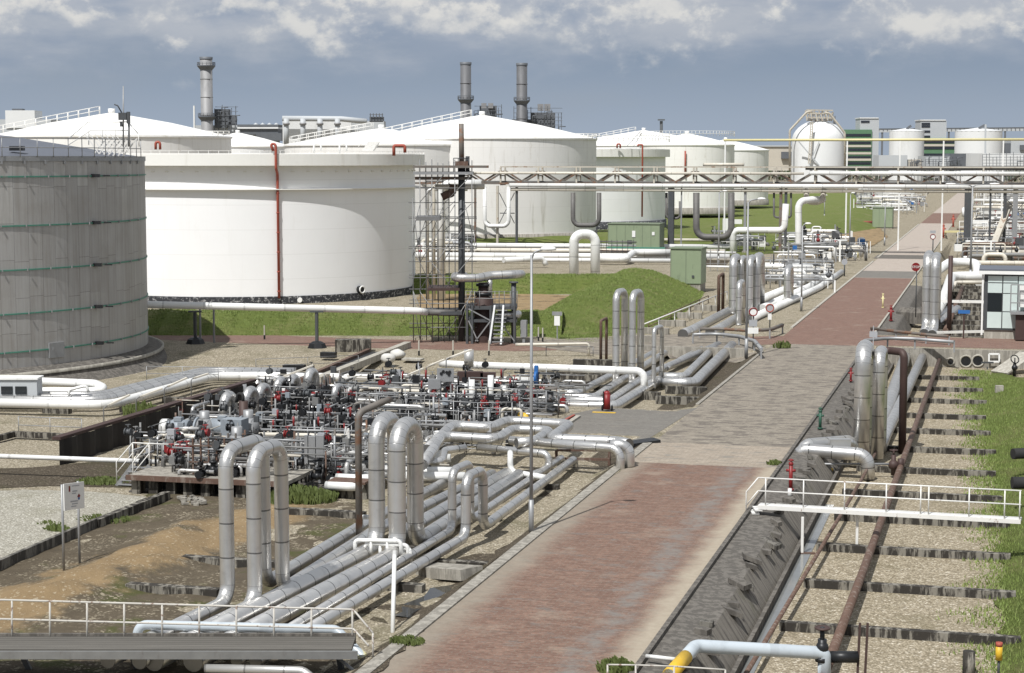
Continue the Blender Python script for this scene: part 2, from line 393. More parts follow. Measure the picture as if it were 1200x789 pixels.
M['grass_far'] = t_grass('far_bank_grass', (.105, .14, .034), (.178, .212, .06), (.20, .205, .085))
M['blade'] = paint('grass_blades', (.175, .23, .06), .7, 0, .4, 1.2, (.29, .28, .12), .6, (.5, .7), 1.5)
M['weed'] = paint('weed_leaves', (.09, .115, .03), .7, 0, .4, 3)
def t_brick(name, c1, c2, mortar, patch, patchamt, thr=(.52, .66), sandamt=.3, bw=.42, edges=False):
    t = NT(name); uvv = t.uv(); br = t.n('ShaderNodeTexBrick'); t.put(br.inputs['Vector'], uvv)
    br.offset = .5; br.inputs['Scale'].default_value = 1.0; br.inputs['Brick Width'].default_value = bw; br.inputs['Row Height'].default_value = .16
    br.inputs['Mortar Size'].default_value = .012; br.inputs['Bias'].default_value = -.1
    t.put(br.inputs['Color1'], c1); t.put(br.inputs['Color2'], c2); t.put(br.inputs['Mortar'], mortar)
    k = br.outputs['Color']
    wv = t.sepx(t.voro(3.4, t.scalevec(uvv, (.8, 1.9, 1))))[0]
    k = t.mix(t.math('MULTIPLY', t.ramp(wv, .75, .95), .22), k, mul(c2, 1.4))
    k = t.mix(t.math('MULTIPLY', t.ramp(t.noise(1.1, 7, .7, vec=t.scalevec(uvv, (.75, 1.5, 1))), *thr), patchamt), k, patch)
    k = t.mix(t.math('MULTIPLY', t.ramp(t.noise(5.5, 6, .8, vec=t.scalevec(uvv, (.8, 1.9, 1))), .44, .64), .65), k, mul(c1, .55))
    k = t.mix(t.math('MULTIPLY', t.ramp(t.noise(9, 5, .8, vec=t.scalevec(uvv, (.8, 1.9, 1))), .52, .7), .5), k, (.40, .34, .28))
    k = t.mix(t.math('MULTIPLY', t.ramp(t.noise(.4, 6, .6), .55, .72), sandamt), k, (.36, .31, .245))
    if edges:                               # wind-blown sand along both kerbs and a band of greyed bricks beside it
        su = t.sepx(uvv)[0]; wob = t.math('MULTIPLY', t.math('SUBTRACT', t.noise(.55, 6, .65), .5), 2.6)
        gb = t.math('SUBTRACT', 1.0, t.math('ABSOLUTE', t.math('DIVIDE', t.math('ADD', t.math('ADD', su, 1.75), wob), .75)))
        k = t.mix(t.math('MULTIPLY', t.math('MULTIPLY', t.ramp(gb, -.1, .9), .75), t.ramp(t.noise(1.3, 7, .75), .34, .62)), k, t.mix(t.noise(5, 5, .7, vec=uvv), (.13, .128, .12), (.25, .24, .22)))
        sand = t.mix(t.noise(4, 6, .7), (.26, .22, .165), (.44, .39, .31))
        k = t.mix(t.math('MULTIPLY', t.ramp(t.math('ADD', su, t.math('MULTIPLY', wob, .45)), -1.25, -.35), .9), k, sand)
        k = t.mix(t.math('MULTIPLY', t.ramp(t.math('SUBTRACT', t.math('MULTIPLY', wob, .4), su), 5.6, 6.75), .8), k, t.mix(t.noise(3, 6, .7), (.17, .15, .12), (.34, .30, .24)))
    t.bump(t.math('ADD', br.outputs['Fac'], t.math('MULTIPLY', t.noise(6, 4), -.8)), -.35, .02)
    return t.fin(k, .85, 0, .25)
M['brick_red'] = t_brick('red_brick_paving', (.155, .088, .066), (.228, .142, .106), (.18, .15, .12), (.16, .148, .135), .7, edges=True)
M['brick_red_plain'] = t_brick('red_brick_paving_further_on', (.16, .088, .068), (.225, .136, .104), (.175, .14, .115), (.17, .135, .115), .4)
M['brick_tan'] = t_brick('tan_brick_paving', (.215, .19, .155), (.30, .268, .22), (.19, .165, .135), (.115, .10, .088), .85, (.50, .57), .2, .5)
M['paving_pale'] = t_brick('pale_pink_paving', (.38, .325, .28), (.44, .385, .335), (.32, .28, .24), (.33, .26, .22), .6)
M['asphalt'] = t_brick('worn_grey_asphalt', (.16, .15, .135), (.19, .18, .16), (.15, .14, .125), (.11, .1, .09), .6, (.5, .7), .25, 3.)
M['sandstrip'] = t_brick('sanded_kerb_paving', (.29, .245, .195), (.37, .32, .26), (.22, .185, .145), (.2, .19, .17), .8, (.54, .62), .3)
def t_tank_white(name, c, streak=.35, course=2.4):
    t = NT(name); u = t.uv(); su = t.sepx(u)
    k = t.mix(t.noise(.35, 5), mul(c, .96), mul(c, 1.03))
    st = t.noise(1.0, 7, .7, vec=t.scalevec(u, (.9, .07, 1)))
    k = t.mix(t.math('MULTIPLY', t.ramp(st, .52, .75), streak), k, (.50, .47, .41))
    k = t.mix(t.math('MULTIPLY', t.ramp(t.noise(.5, 7, .72, vec=t.scalevec(u, (1, .35, 1))), .58, .74), streak), k, (.56, .52, .45))
    fr = t.math('FRACT', t.math('DIVIDE', su[1], course)); k = t.mix(t.math('MULTIPLY', t.math('LESS_THAN', fr, .018), .22), k, (.4, .39, .36))
    wn2 = t.n('ShaderNodeTexWhiteNoise', noise_dimensions='2D'); cmb = t.n('ShaderNodeCombineXYZ')
    t.put(cmb.inputs[0], t.math('FLOOR', t.math('DIVIDE', su[0], 6.0))); t.put(cmb.inputs[1], t.math('FLOOR', t.math('DIVIDE', su[1], course))); t.put(wn2.inputs['Vector'], cmb.outputs[0])
    k = t.mix(t.math('MULTIPLY', wn2.outputs[0], .06), k, (.5, .5, .48))
    return t.fin(k, .55, 0, .3)
M['tank_white'] = t_tank_white('white_tank_shell', (.83, .83, .83), .12)
M['tank_cream'] = t_tank_white('stained_white_tank_shell', (.79, .775, .745), 1.0)
M['tank_girder'] = t_tank_white('stained_girder', (.78, .77, .73), .6)
def t_tank_grey():
    t = NT('grey_panelled_tank'); u = t.uv(); su = t.sepx(u); PW, PH = 1.05, 2.35
    colx = t.math('FLOOR', t.math('DIVIDE', su[0], PW)); hv = t.n('ShaderNodeTexWhiteNoise', noise_dimensions='1D'); t.put(hv.inputs['W'], colx)
    rowoff = t.math('ADD', t.math('DIVIDE', su[1], PH), t.math('MULTIPLY', hv.outputs[0], .12)); row = t.math('FLOOR', rowoff)
    cmb = t.n('ShaderNodeCombineXYZ'); t.put(cmb.inputs[0], colx); t.put(cmb.inputs[1], row)
    w2 = t.n('ShaderNodeTexWhiteNoise', noise_dimensions='2D'); t.put(w2.inputs['Vector'], cmb.outputs[0])
    k = t.mix(w2.outputs[0], (.385, .377, .365), (.42, .413, .40)); k = t.mix(t.math('MULTIPLY', t.ramp(w2.outputs[0], .90, .95), .35), k, (.58, .575, .55))
    st = t.noise(1.0, 8, .75, vec=t.scalevec(u, (2.6, .1, 1))); k = t.mix(t.math('MULTIPLY', t.ramp(st, .38, .7), .6), k, (.255, .235, .21))
    st2 = t.noise(1.0, 8, .75, vec=t.scalevec(u, (5.5, .14, 3))); k = t.mix(t.math('MULTIPLY', t.ramp(st2, .55, .75), .45), k, (.52, .51, .48))
    k = t.mix(t.math('MULTIPLY', t.ramp(t.noise(.35, 5, .6, vec=u), .45, .7), .35), k, (.29, .27, .24))
    lx = t.math('LESS_THAN', t.math('FRACT', t.math('DIVIDE', su[0], PW)), .035); ly = t.math('MULTIPLY', t.math('LESS_THAN', t.math('FRACT', rowoff), .013), t.math('GREATER_THAN', w2.outputs[0], .35))
    k = t.mix(t.math('MULTIPLY', t.math('MAXIMUM', t.math('MULTIPLY', lx, .5), t.math('MULTIPLY', ly, .7)), .75), k, (.07, .065, .06))
    t.bump(t.math('ADD', t.math('MULTIPLY', lx, -1), t.math('MULTIPLY', w2.outputs[0], .3)), .3, .02)
    return t.fin(k, .55, .15, .3)
M['tank_grey'] = t_tank_grey()
def t_ring():
    t = NT('tarred_tank_base'); u = t.uv(); k = t.mix(t.ramp(t.noise(3.0, 7, .75, vec=u), .52, .62), (.03, .032, .038), (.42, .42, .42))
    return t.fin(k, .7)
M['ring'] = t_ring()
def t_corr():
    t = NT('black_sheet_piling'); k = t.mix(t.noise(1.5, 6, .7, stretch=(1, 1, .3)), (.010, .0095, .0095), (.03, .026, .023)); return t.fin(k, .7)
M['piling'] = t_corr()
def t_boards():
    t = NT('dark_weathered_boards'); k = t.mix(t.noise(1.6, 7, .7, stretch=(.35, 7, 1)), (.05, .046, .04), (.20, .187, .165))
    by = t.math('DIVIDE', t.sepx(t.pos)[1], .22); ln = t.math('LESS_THAN', t.math('FRACT', by), .09); wv = t.n('ShaderNodeTexWhiteNoise', noise_dimensions='1D'); t.put(wv.inputs['W'], t.math('FLOOR', by))
    k = t.mix(t.math('MULTIPLY', wv.outputs[0], .5), k, (.07, .064, .055)); k = t.mix(ln, k, (.012, .011, .01)); return t.fin(k, .85)
M['boards'] = t_boards()
def t_water():
    t = NT('puddle_water'); t.bump(t.noise(3, 3), .05, .02); return t.fin((.025, .024, .02), .04, 0, .5)
M['water'] = t_water()
M['gutter'] = paint('shallow_gutter_water', (.17, .175, .17), .12, 0, .3, .8, (.1, .1, .09), .5)
def t_foliage(name, a, b):
    t = NT(name); k = t.mix(t.noise(.25, 5), a, b); return t.fin(k, .8)
M['leaf'] = t_foliage('tree_leaves', (.022, .035, .014), (.05, .07, .028))
M['bark'] = paint('bark', (.08, .06, .045), .9)
def t_slope():
    t = NT('stained_slope_slabs'); uvv = t.uv(); st = t.noise(1.0, 7, .72, vec=t.scalevec(uvv, (.55, 3.4, 1)))
    k = t.mix(t.noise(3, 7, .7), (.155, .14, .12), (.25, .228, .195)); k = t.mix(t.math('MULTIPLY', t.ramp(st, .47, .62), .8), k, (.07, .063, .055)); k = t.mix(t.math('MULTIPLY', t.ramp(t.noise(.6, 6, .7), .55, .7), .5), k, (.10, .10, .055))
    ln = t.math('LESS_THAN', t.math('FRACT', t.math('DIVIDE', t.sepx(uvv)[1], .5)), .06); k = t.mix(t.math('MULTIPLY', ln, .6), k, (.03, .028, .025))
    t.bump(t.noise(8, 7, .75), .6, .05); return t.fin(k, .8, 0, .3)
M['slope'] = t_slope()
M['plank'] = t_concrete('weathered_planks', (.17, .16, .14), (.04, .037, .033), .8)

# ================================================================ GROUND
def grid_sheet(name, ss, tt, m, zf, kind='structure'):
    mb = MB()
    for t in tt:
        for s in ss:
            p = PT(s, t); mb.v.append(Vector((p.x, p.y, zf(p.x, p.y))))
    n = len(ss)
    for j in range(len(tt) - 1):
        for i in range(n - 1):
            mb.face([j * n + i, j * n + i + 1, (j + 1) * n + i + 1, (j + 1) * n + i], [(ss[i], tt[j]), (ss[i + 1], tt[j]), (ss[i + 1], tt[j + 1]), (ss[i], tt[j + 1])], True)
    return mb.build(name, m, kind=kind, base=(0, 0, 0))
ss = [-6000, -2500, -900, -400, -200, -120, -80, -60, -45, -35, -28, -23, -19.02, -18.98, -16, -14.02, -13.98, -11, -9.2, -8.3, -7.45, -7.0, -3.5, 0, .01, .6, 1.25, 1.6, 2.0, 4, 6, 9, 12, 16, 21, 26, 40, 70, 130, 300, 900, 2500, 6000]
tt = sorted(set([-90, -60, -45, -30, -20, -10, 0, 10, 20, 30, T_A, T_A + 1.5, T_B - 1.5, T_B, T_L, T_L + 4, T_L + 6, T_CUL - 6, T_CUL - 5, T_CUL - .05, T_CUL, T_CUL2, T_CUL2 + .05, T_CUL2 + 20, T_CUL2 + 50, T_CUL2 + 100, T_CUL2 + 150, T_CUL2 + 170, 330, 420, 600, 900, 1500, 3000, 6000, 12000]))
ground = grid_sheet('ground', ss, tt, M['gravel'], hgt)
for p in ground.data.polygons: p.use_smooth = False

def overlay(name, poly, m, dz=.02, spacing=1.0, jag=0.0, zf=None, bumpf=None, uvst=True, kind='structure', pixels=True):
    """a sheet inside a polygon, draped on the terrain"""
    P = [g(*q) if pixels else Vector(q) for q in poly]
    pts = []; n = len(P)
    for i in range(n):
        a, b = P[i], P[(i + 1) % n]; L = (b - a).length; k = max(1, int(L / (spacing if not jag else min(spacing, .5))))
        nn = Vector((-(b - a).y, (b - a).x, 0)).normalized()
        for j in range(k):
            q = a.lerp(b, j / k)
            if jag and j: q = q + nn * jag * (noise.noise(Vector((q.x * .9, q.y * .9, 3))) + .6 * noise.noise(Vector((q.x * 3, q.y * 3, 7))))
            pts.append(Vector((q.x, q.y)))
    xs = [p.x for p in pts]; ys = [p.y for p in pts]; nb = len(pts); inner = []
    y = min(ys); r = 0
    while y < max(ys):
        x = min(xs) + (spacing * .5 if r % 2 else 0)
        while x < max(xs):
            inner.append(Vector((x + random.uniform(-.1, .1) * spacing, y + random.uniform(-.1, .1) * spacing))); x += spacing
        y += spacing * .87; r += 1
    def inside(q):
        c = False; j = nb - 1
        for i in range(nb):
            a, b = pts[i], pts[j]
            if (a.y > q.y) != (b.y > q.y) and q.x < (b.x - a.x) * (q.y - a.y) / (b.y - a.y) + a.x: c = not c
            j = i
        return c
    inner = [q for q in inner if inside(q)]
    V, E_, F_, *_ = delaunay_2d_cdt(pts + inner, [], [list(range(nb))], 1, 1e-4)
    mb = MB(); zf = zf or hgt
    for q in V:
        z = zf(q.x, q.y) + dz
        if bumpf: z += bumpf(q.x, q.y, P)
        mb.v.append(Vector((q.x, q.y, z)))
    for f in F_:
        mb.face(list(f), [ST(V[i].to_3d()) for i in f], True)
    return mb.build(name, m, kind=kind, base=(0, 0, 0))
def edge_fade(q, poly):                 # distance from q to the polygon's outline
    best = 1e9
    for i in range(len(poly)):
        a, b = poly[i].xy, poly[(i + 1) % len(poly)].xy; ab = b - a; k = max(0, min(1, (q - a).dot(ab) / ab.length_squared)); best = min(best, (a + ab * k - q).length)
    return best
def moundf(h, w, rough=.12, sc=.5):
    def f(x, y, P):
        k = min(1, edge_fade(Vector((x, y)), P) / w); k = k * k * (3 - 2 * k)
        return h * k + k * rough * (noise.noise(Vector((x * sc, y * sc, 1))) + .5 * noise.noise(Vector((x * sc * 3, y * sc * 3, 4))))
    return f

# road surface, laid in stretches of differing paving
RW = -6.95
def strip(name, s0, s1, t0, t1, m, z=.008, n=24, jag0=0, jag1=0):
    k = max(2, int((t1 - t0) / 1.0)) if t1 - t0 < 200 else 60
    S = [lerp(s0, s1, i / 8) for i in range(9)]; T = [lerp(t0, t1, i / k) for i in range(k + 1)]
    mb = MB()
    for t in T:
        for i, s in enumerate(S):
            nz = noise.noise(Vector((t * .7, 1.3, 2))) + .6 * noise.noise(Vector((t * 2.3, 5, 2))); q = PT(s + (jag0 * nz * (1 - i / 8) if jag0 else 0) + (jag1 * nz * i / 8 if jag1 else 0), t); mb.v.append(Vector((q.x, q.y, z)))
    for j in range(k):
        for i in range(8):
            a = j * 9 + i; mb.face([a, a + 1, a + 10, a + 9], [(S[i], T[j]), (S[i + 1], T[j]), (S[i + 1], T[j + 1]), (S[i], T[j + 1])])
    return mb.build(name, m, kind='structure', base=(0, 0, 0))
def T(u, v): return ST(G(u, v))[1]
t_br1, t_tan, t_red2, t_pale, t_red3, t_pale3 = T(860, 547), T(860, 522), T(950, 404), T(1030, 326), T(1095, 262), T(1105, 250)
strip('road', RW, .0, -60, t_br1, M['brick_red'])
strip('road', RW, .0, t_br1, t_tan, M['sandstrip'])
strip('road', RW, .0, t_tan, t_red2, M['brick_tan'])
strip('road', RW, .0, t_red2, t_pale, M['brick_red_plain'])
strip('road', RW, .0, t_pale, t_red3, M['paving_pale'])
strip('road', RW, .0, t_red3, t_pale3, M['brick_red_plain'])
strip('road', RW, .0, t_pale3, 900, M['paving_pale'])
strip('road_strip', RW, .0, T(1040, 326), T(1040, 318), M['asphalt'], .012)
strip('road_strip', RW - .6, .0, T(1050, 303.5), T(1050, 299), M['dark_concrete'], .016)  # dark strip laid across the full width of the far road
# cross street of red brick beyond the culvert and its continuation to the left
strip('cross_street', .02, 70, T_CUL + 1.6, T_CUL2 - .6, M['brick_red_plain'], .012)
overlay('cross_street', [(905, 404), (600, 412), (420, 408), (170, 398), (170, 387), (420, 397), (600, 402), (800, 396), (925, 394)], M['brick_red_plain'], .012, 2.0, .25)
overlay('gravel_apron', [(900, 409), (870, 396), (790, 392), (620, 399), (600, 403), (700, 416), (800, 420), (870, 418)], M['brick_tan'], .02, 2.0, .3)
overlay('asphalt_apron', [(818, 478), (700, 479), (668, 486), (640, 500), (655, 516), (738, 520), (752, 520)], M['asphalt'], .012, 1.0)
# kerbs
def swept(name, s, t0, t1, w, h, m, z=0.0, **kw):
    mb = MB(); n = max(1, int((t1 - t0) / 4))
    for i in range(n):
        a, b = PT(s, lerp(t0, t1, i / n) + .01), PT(s, lerp(t0, t1, (i + 1) / n) - .01)
        mb.beam(a + Vector((0, 0, z + h / 2)), b + Vector((0, 0, z + h / 2)), w, h)
    return mb.build(name, m, kind='structure', base=PT(s, t0, z))
swept('kerb', -.06, -60, T_CUL - .3, .16, .1, M['dark_concrete'], -.02)
swept('kerb', -.06, T_CUL2 + 2, 330, .16, .12, M['concrete_pale'], -.02)
swept('kerb', RW - .22, -60, T_A - .5, .42, .09, M['concrete'], -.03)
swept('kerb', RW - .12, T_B + 1, T_CUL - 5, .2, .1, M['concrete'], -.03)
swept('kerb', RW - .12, T_CUL2 + 4, T(985, 306), .25, .1, M['concrete_pale'], -.02)
swept('kerb', RW - .12, T(1014, 302), 330, .3, .1, M['concrete_pale'], -.02)
# rough gravelly verge between the road and the left pipe tray
def drape(name, s0, s1, t0, t1, m, dz=.012, ns=6):
    S = sorted(set([lerp(s0, s1, i / ns) for i in range(ns + 1)] + [q for q in (.01, 1.25, 2.0, 16) if s0 < q < s1])); k = max(2, int((t1 - t0)))
    return grid_sheet(name, S, [lerp(t0, t1, i / k) for i in range(k + 1)], m, lambda x, y: hgt(x, y) + dz)
S_V = [-9.6, -8.9, -8.3, -7.9, -7.45, -7.17]
drape_v = lambda t0, t1: grid_sheet('verge', S_V, [lerp(t0, t1, i / 60) for i in range(61)], M['soil'], lambda x, y: hgt(x, y) + .02)
drape_v(-60, T_A - .1); drape_v(T_B + .1, T_CUL - 6.3)
drape('embankment_slabs', .01, 1.25, -60, T_CUL - .1, M['dark_concrete'])
drape('embankment_slope', 1.25, 2.0, -60, T_CUL - .1, M['slope'])
drape('trench_gravel', 2.0, 16, -60, T_CUL - .1, M['gravel_right'], .016, 8)
drape('trench_gravel', 2.0, 30, T_CUL2 + .1, T_CUL2 + 60, M['gravel_right'], .016, 8)
drape('embankment_slope', .01, 2.0, T_CUL2 + .1, T_CUL2 + 60, M['dark_concrete'])
# loose slabs lying along the embankment edge
rs_ = random.Random(4); slab_spots = [(rs_.uniform(.95, 1.45), lerp(-22, 46, (i + rs_.random()) / 44), rs_.uniform(.5, 1.15)) for i in range(44)]
for i, (s_, t_, k) in enumerate(slab_spots):
    p = PT(s_, t_); p.z = hgt(p.x, p.y); mb = MB(); a = random.uniform(-.5, .5)
    ax = (e * math.cos(a) + d * math.sin(a)); mb.box(p + Vector((0, 0, .1)), (.62 * k, .5 * k, .16), (ax + Vector((0, 0, random.uniform(-.45, -.05)))).normalized(), None, Vector((0, 0, 1)))
    bm_ = mb.build('loose_slab', M['dark_concrete'] if i % 4 else M['plank'], label='broken concrete slab lying loose along the dark embankment edge right of the brick road', cat='slab', group='loose slabs along the embankment')
# drain channel at the foot of the embankment (a thin pale gutter)
swept('gutter_wall', 2.1, -60, T_CUL - 1, .14, .34, M['dark_concrete'], TR)
mb = MB(); mb.beam(PT(2.38, -60, TR + .03), PT(2.38, T(1000, 560), TR + .03), .40, .04)
mb.build('gutter_water', M['gutter'], kind='structure', base=PT(2.38, -60, TR))

# left tray surfaces
overlay('pale_gravel', [(-60, 660), (0, 667), (60, 640), (120, 610), (172, 585), (120, 580), (40, 577), (-60, 577)], M['gravel_pale'], .10, 1.0, .3, bumpf=moundf(.12, 1.2, .05))
overlay('dirt_ground', [(-60, 800), (380, 800), (440, 640), (420, 590), (330, 590), (270, 580), (180, 578), (120, 606), (50, 642), (-60, 676)], M['earth'], .03, .5, .3, bumpf=moundf(.03, 1, .12))
overlay('sandy_earth', [(-40, 735), (120, 718), (205, 690), (262, 668), (262, 596), (235, 592), (190, 612), (125, 640), (60, 672), (-40, 700)], M['earth'], .035, .35, .1, bumpf=moundf(.42, 2.4, .16, .7))
overlay('tray_gravel', [(420, 790), (560, 660), (735, 548), (660, 528), (420, 545), (330, 590), (300, 800)], M['gravel'], .02, 1.0, .2, bumpf=moundf(.02, 1, .05))
overlay('wet_soil', [(430, 800), (500, 735), (560, 672), (620, 636), (560, 650), (470, 668), (400, 740), (380, 800)], M['soil'], .04, .6, .25, bumpf=moundf(-.02, 1, .10))
overlay('mossy_ground', [(-60, 575), (60, 570), (180, 572), (185, 556), (150, 538), (40, 548), (-60, 552)], M['soil'], .02, 1.0, .2)
overlay('puddle', [G(462, 722, -.43), G(486, 704, -.43), G(504, 690, -.43), G(541, 684, -.43), G(552, 688, -.43), G(528, 700, -.43), G(512, 713, -.43), G(488, 726, -.43)], M['water'], 0, .5, .35, zf=lambda x, y: -.405, pixels=False)
overlay('far_gravel_yard', [(170, 398), (420, 408), (600, 412), (700, 420), (640, 436), (380, 440), (170, 432)], M['gravel'], .015, 2.0, .3)
overlay('pipe_bed', [(640, 300), (850, 312), (860, 300), (800, 291), (480, 287), (480, 300)], M['soil'], .012, 4.0)
overlay('dirt_patch', [(560, 370), (600, 374), (680, 356), (690, 348), (600, 343), (490, 345), (490, 370)], M['sand'], .02, 2.0, .3)

# ---- grass banks
def bank(name, pts, h, w_in, w_out, m, crest=1.2, z0=0.0, seed=0, label=None, taper=0.0):
    """earth dike swept along a polyline of crest points (world xy)"""
    P = [Vector((p.x, p.y, 0)) for p in pts]; prof = [(-w_out - crest / 2, -.1), (-w_out * .6 - crest / 2, h * .45), (-w_out * .15 - crest / 2, h * .93), (0, h), (w_in * .15 + crest / 2, h * .93), (w_in * .6 + crest / 2, h * .45), (w_in + crest / 2, -.1)]
    path = []
    for i in range(len(P) - 1):
        n = max(1, int((P[i + 1] - P[i]).length / 2.0))
        for j in range(n): path.append(P[i].lerp(P[i + 1], j / n))
    path.append(P[-1]); mb = MB(); k = 21
    def prf(x):
        return pw(x, prof)
    for i, p in enumerate(path):
        kt = 1.0 if not taper else max(0.0, min(1.0, (p - path[0]).length / taper)); kt = kt * kt * (3 - 2 * kt)
        a = path[max(0, i - 2)]; b = path[min(len(path) - 1, i + 2)]; t = (b - a).normalized(); nn = Vector((t.y, -t.x, 0))
        for j in range(k):
            x = lerp(prof[0][0], prof[-1][0], j / (k - 1)); q = p + nn * x; z = prf(x)
            z += (.12 * noise.noise(q * .35 + Vector((seed, 0, 0))) + .05 * noise.noise(q * 1.1)) * (1 if 0 < j < k - 1 else 0)
            mb.v.append(Vector((q.x, q.y, z0 + (z + .1) * kt - .1)))
    for i in range(len(path) - 1):
        for j in range(k - 1): mb.face([i * k + j, (i + 1) * k + j, (i + 1) * k + j + 1, i * k + j + 1], None, True)
    return mb.build(name, m, kind='structure', base=(0, 0, 0))
near_l = G(60, 368, 1.0); near_r = G(640, 366, 1.2)
rt0 = G(700, 358, 1.6); rt1 = G(775, 333, 1.8); far_c = G(748, 322, 1.8)
bank('grass_bank', [G(30, 372, .9), G(400, 372, .9), G(660, 369, 1.2)], 1.5, 6.0, 4.2, M['grass'], 1.4, seed=3)
bank('grass_bank', [G(612, 384, .6), G(640, 368, 1.8), G(664, 352, 2.4), G(702, 337, 2.6), G(738, 323, 2.3), G(746, 320, 2.0)], 2.5, 6.6, 4.4, M['grass'], 1.6, seed=4, taper=16)
bank('grass_bank', [G(480, 326, 1.4), G(600, 324, 1.6), G(700, 323, 1.7), G(770, 323, 1.7)], 1.8, 3.5, 6.5, M['grass'], 1.5, seed=5)
# far banks round the tanks behind the pipe rack
bank('grass_bank', [G(480, 277, 1.6), G(600, 277, 1.6), G(720, 276, 1.6), G(900, 270, 1.6), G(990, 258, 1.6), G(1010, 236, 1.6)], 1.6, 6, 12, M['grass_far'], 3, seed=7)
overlay('grass', [(690, 300), (690, 240), (880, 228), (1000, 226), (1012, 240), (985, 268), (930, 296), (860, 300), (790, 292)], M['grass_far'], .05, 6.0, .5, zf=lambda x, y: 0.0)
overlay('grass', [(480, 290), (700, 290), (700, 270), (480, 270)], M['grass_far'], .04, 6.0, .5)
overlay('dry_grass', [(985, 297), (1010, 296), (1040, 278), (1030, 266), (985, 272), (935, 292), (935, 302), (970, 302)], M['sand'], .08, 4, .5)
# grassy rise on the right
gr_poly = [(1172, 800), (1173, 700), (1172, 610), (1164, 550), (1154, 505), (1148, 470), (1160, 440), (1166, 432), (1200, 425), (1330, 415), (1450, 600), (1450, 800)]
def rise(x, y, P):
    k = min(1, edge_fade(Vector((x, y)), P) / 6.0); return 1.3 * k + (.12 * noise.noise(Vector((x * .6, y * .6, 0))) + .05 * noise.noise(Vector((x * 2, y * 2, 0)))) * min(1, k * 5)
grass_r = overlay('grass_bank', gr_poly, M['grass'], .03, .6, .35, bumpf=rise)
def blades(name, src, n, hmin, hmax, w, m, seed=1, cond=None):
    rnd = random.Random(seed); me = src.data; polys = [p for p in me.polygons if cond is None or cond(p.center)]; ar = [p.area for p in polys]; mb = MB()
    for p in rnd.choices(polys, ar, k=n):
        vs = [me.vertices[i].co for i in p.vertices]; a, b = rnd.random(), rnd.random()
        if a + b > 1: a, b = 1 - a, 1 - b
        q = vs[0] + (vs[1] - vs[0]) * a + (vs[2] - vs[0]) * b; h = rnd.uniform(hmin, hmax); an = rnd.uniform(0, 6.28); dx, dy = math.cos(an), math.sin(an); k = len(mb.v)
        ln = Vector((rnd.uniform(-.5, .5), rnd.uniform(-.5, .5), 0)) * h
        mb.v += [q + Vector((dx * w, dy * w, -.01)), q - Vector((dx * w, dy * w, .01)), q + Vector((0, 0, h)) + ln]; mb.face([k, k + 1, k + 2])
    return mb.build(name, m, kind='stuff', base=(0, 0, 0), label='loose green grass blades growing on the bank', cat='grass')
blades('grass_blades', grass_r, 42000, .06, .18, .016, M['blade'], 2, lambda c: c.x < 34)
for i, o in enumerate([x for x in col.objects if x.name.startswith('grass_bank')][:3]):
    blades('grass_blades', o, 34000, .06, .17, .03, M['blade'], 10 + i, lambda c: -38 < c.x < 24)

# tongues of grass running out from the rise between the sleepers
rnd = random.Random(8); mb = MB()
for k in range(26000):
    t_ = rnd.uniform(-24, T_CUL - 2); reach = 1.5 + 2.0 * noise.noise(Vector((t_ * .45, 3, 0))) + .8 * noise.noise(Vector((t_ * 1.7, 9, 0))); s_ = 9.9 - .03 * max(0, t_) - reach * rnd.random() ** 2 + rnd.uniform(0, 1.2)
    p = PT(s_, t_); p.z = hgt(p.x, p.y) + .01; h = rnd.uniform(.06, .2); a = rnd.uniform(0, 6.28); w = .03; b = len(mb.v)
    mb.v += [p + Vector((w * math.cos(a), w * math.sin(a), 0)), p - Vector((w * math.cos(a), w * math.sin(a), 0)), p + Vector((rnd.uniform(-.5, .5) * h, rnd.uniform(-.5, .5) * h, h))]; mb.face([b, b + 1, b + 2])
mb.build('grass_blades', M['blade'], kind='stuff', base=(0, 0, 0), label='sparse grass tongues creeping over the trench gravel', cat='grass')

# ================================================================ TANKS
def railing_mesh(c, r, z, h, nposts, a0, a1, rr=.035, mids=1):
    mb = MB(); c = Vector(c); pts = []
    for i in range(nposts + 1):
        a = lerp(a0, a1, i / nposts); pts.append(c + Vector((r * math.cos(a), r * math.sin(a), z)))
    up = Vector((0, 0, 1))
    for k in range(mids + 1): mb.tube([p + up * (h * (k + 1) / (mids + 1)) for p in pts], rr, 0, 5)
    for p in pts: mb.tube([p, p + up * h], rr, 0, 5)
    return mb
A_F = (math.pi * 1.0, math.pi * 2.0)     # camera facing half
def tank_base(name, label, u, Y, R, z0):
    return thing(name, label, 'storage tank', (X(u, Y), Y, z0), None)
def shell(t, R, z0, z1, m, seg=96): c = WOFF[t.name]; return MB().lathe((c.x, c.y, 0), [(R, z0), (R, z1)], seg).build('shell', m, t)
def cone_roof(t, R, z, h, m, over=.15, seg=72):
    c = WOFF[t.name]; return MB().lathe((c.x, c.y, 0), [(R - .05, z - .25), (R + over, z - .25), (R + over, z), (R * .5, z + h * .58), (.9, z + h * .97), (.02, z + h)], seg, smooth=False).build('roof', m, t)
def ring(t, name, R, w, z0, z1, m, seg=96):
    c = WOFF[t.name]; return MB().lathe((c.x, c.y, 0), [(R - .02, z0), (R + w, z0), (R + w, z1), (R - .02, z1)], seg, smooth=False).build(name, m, t)
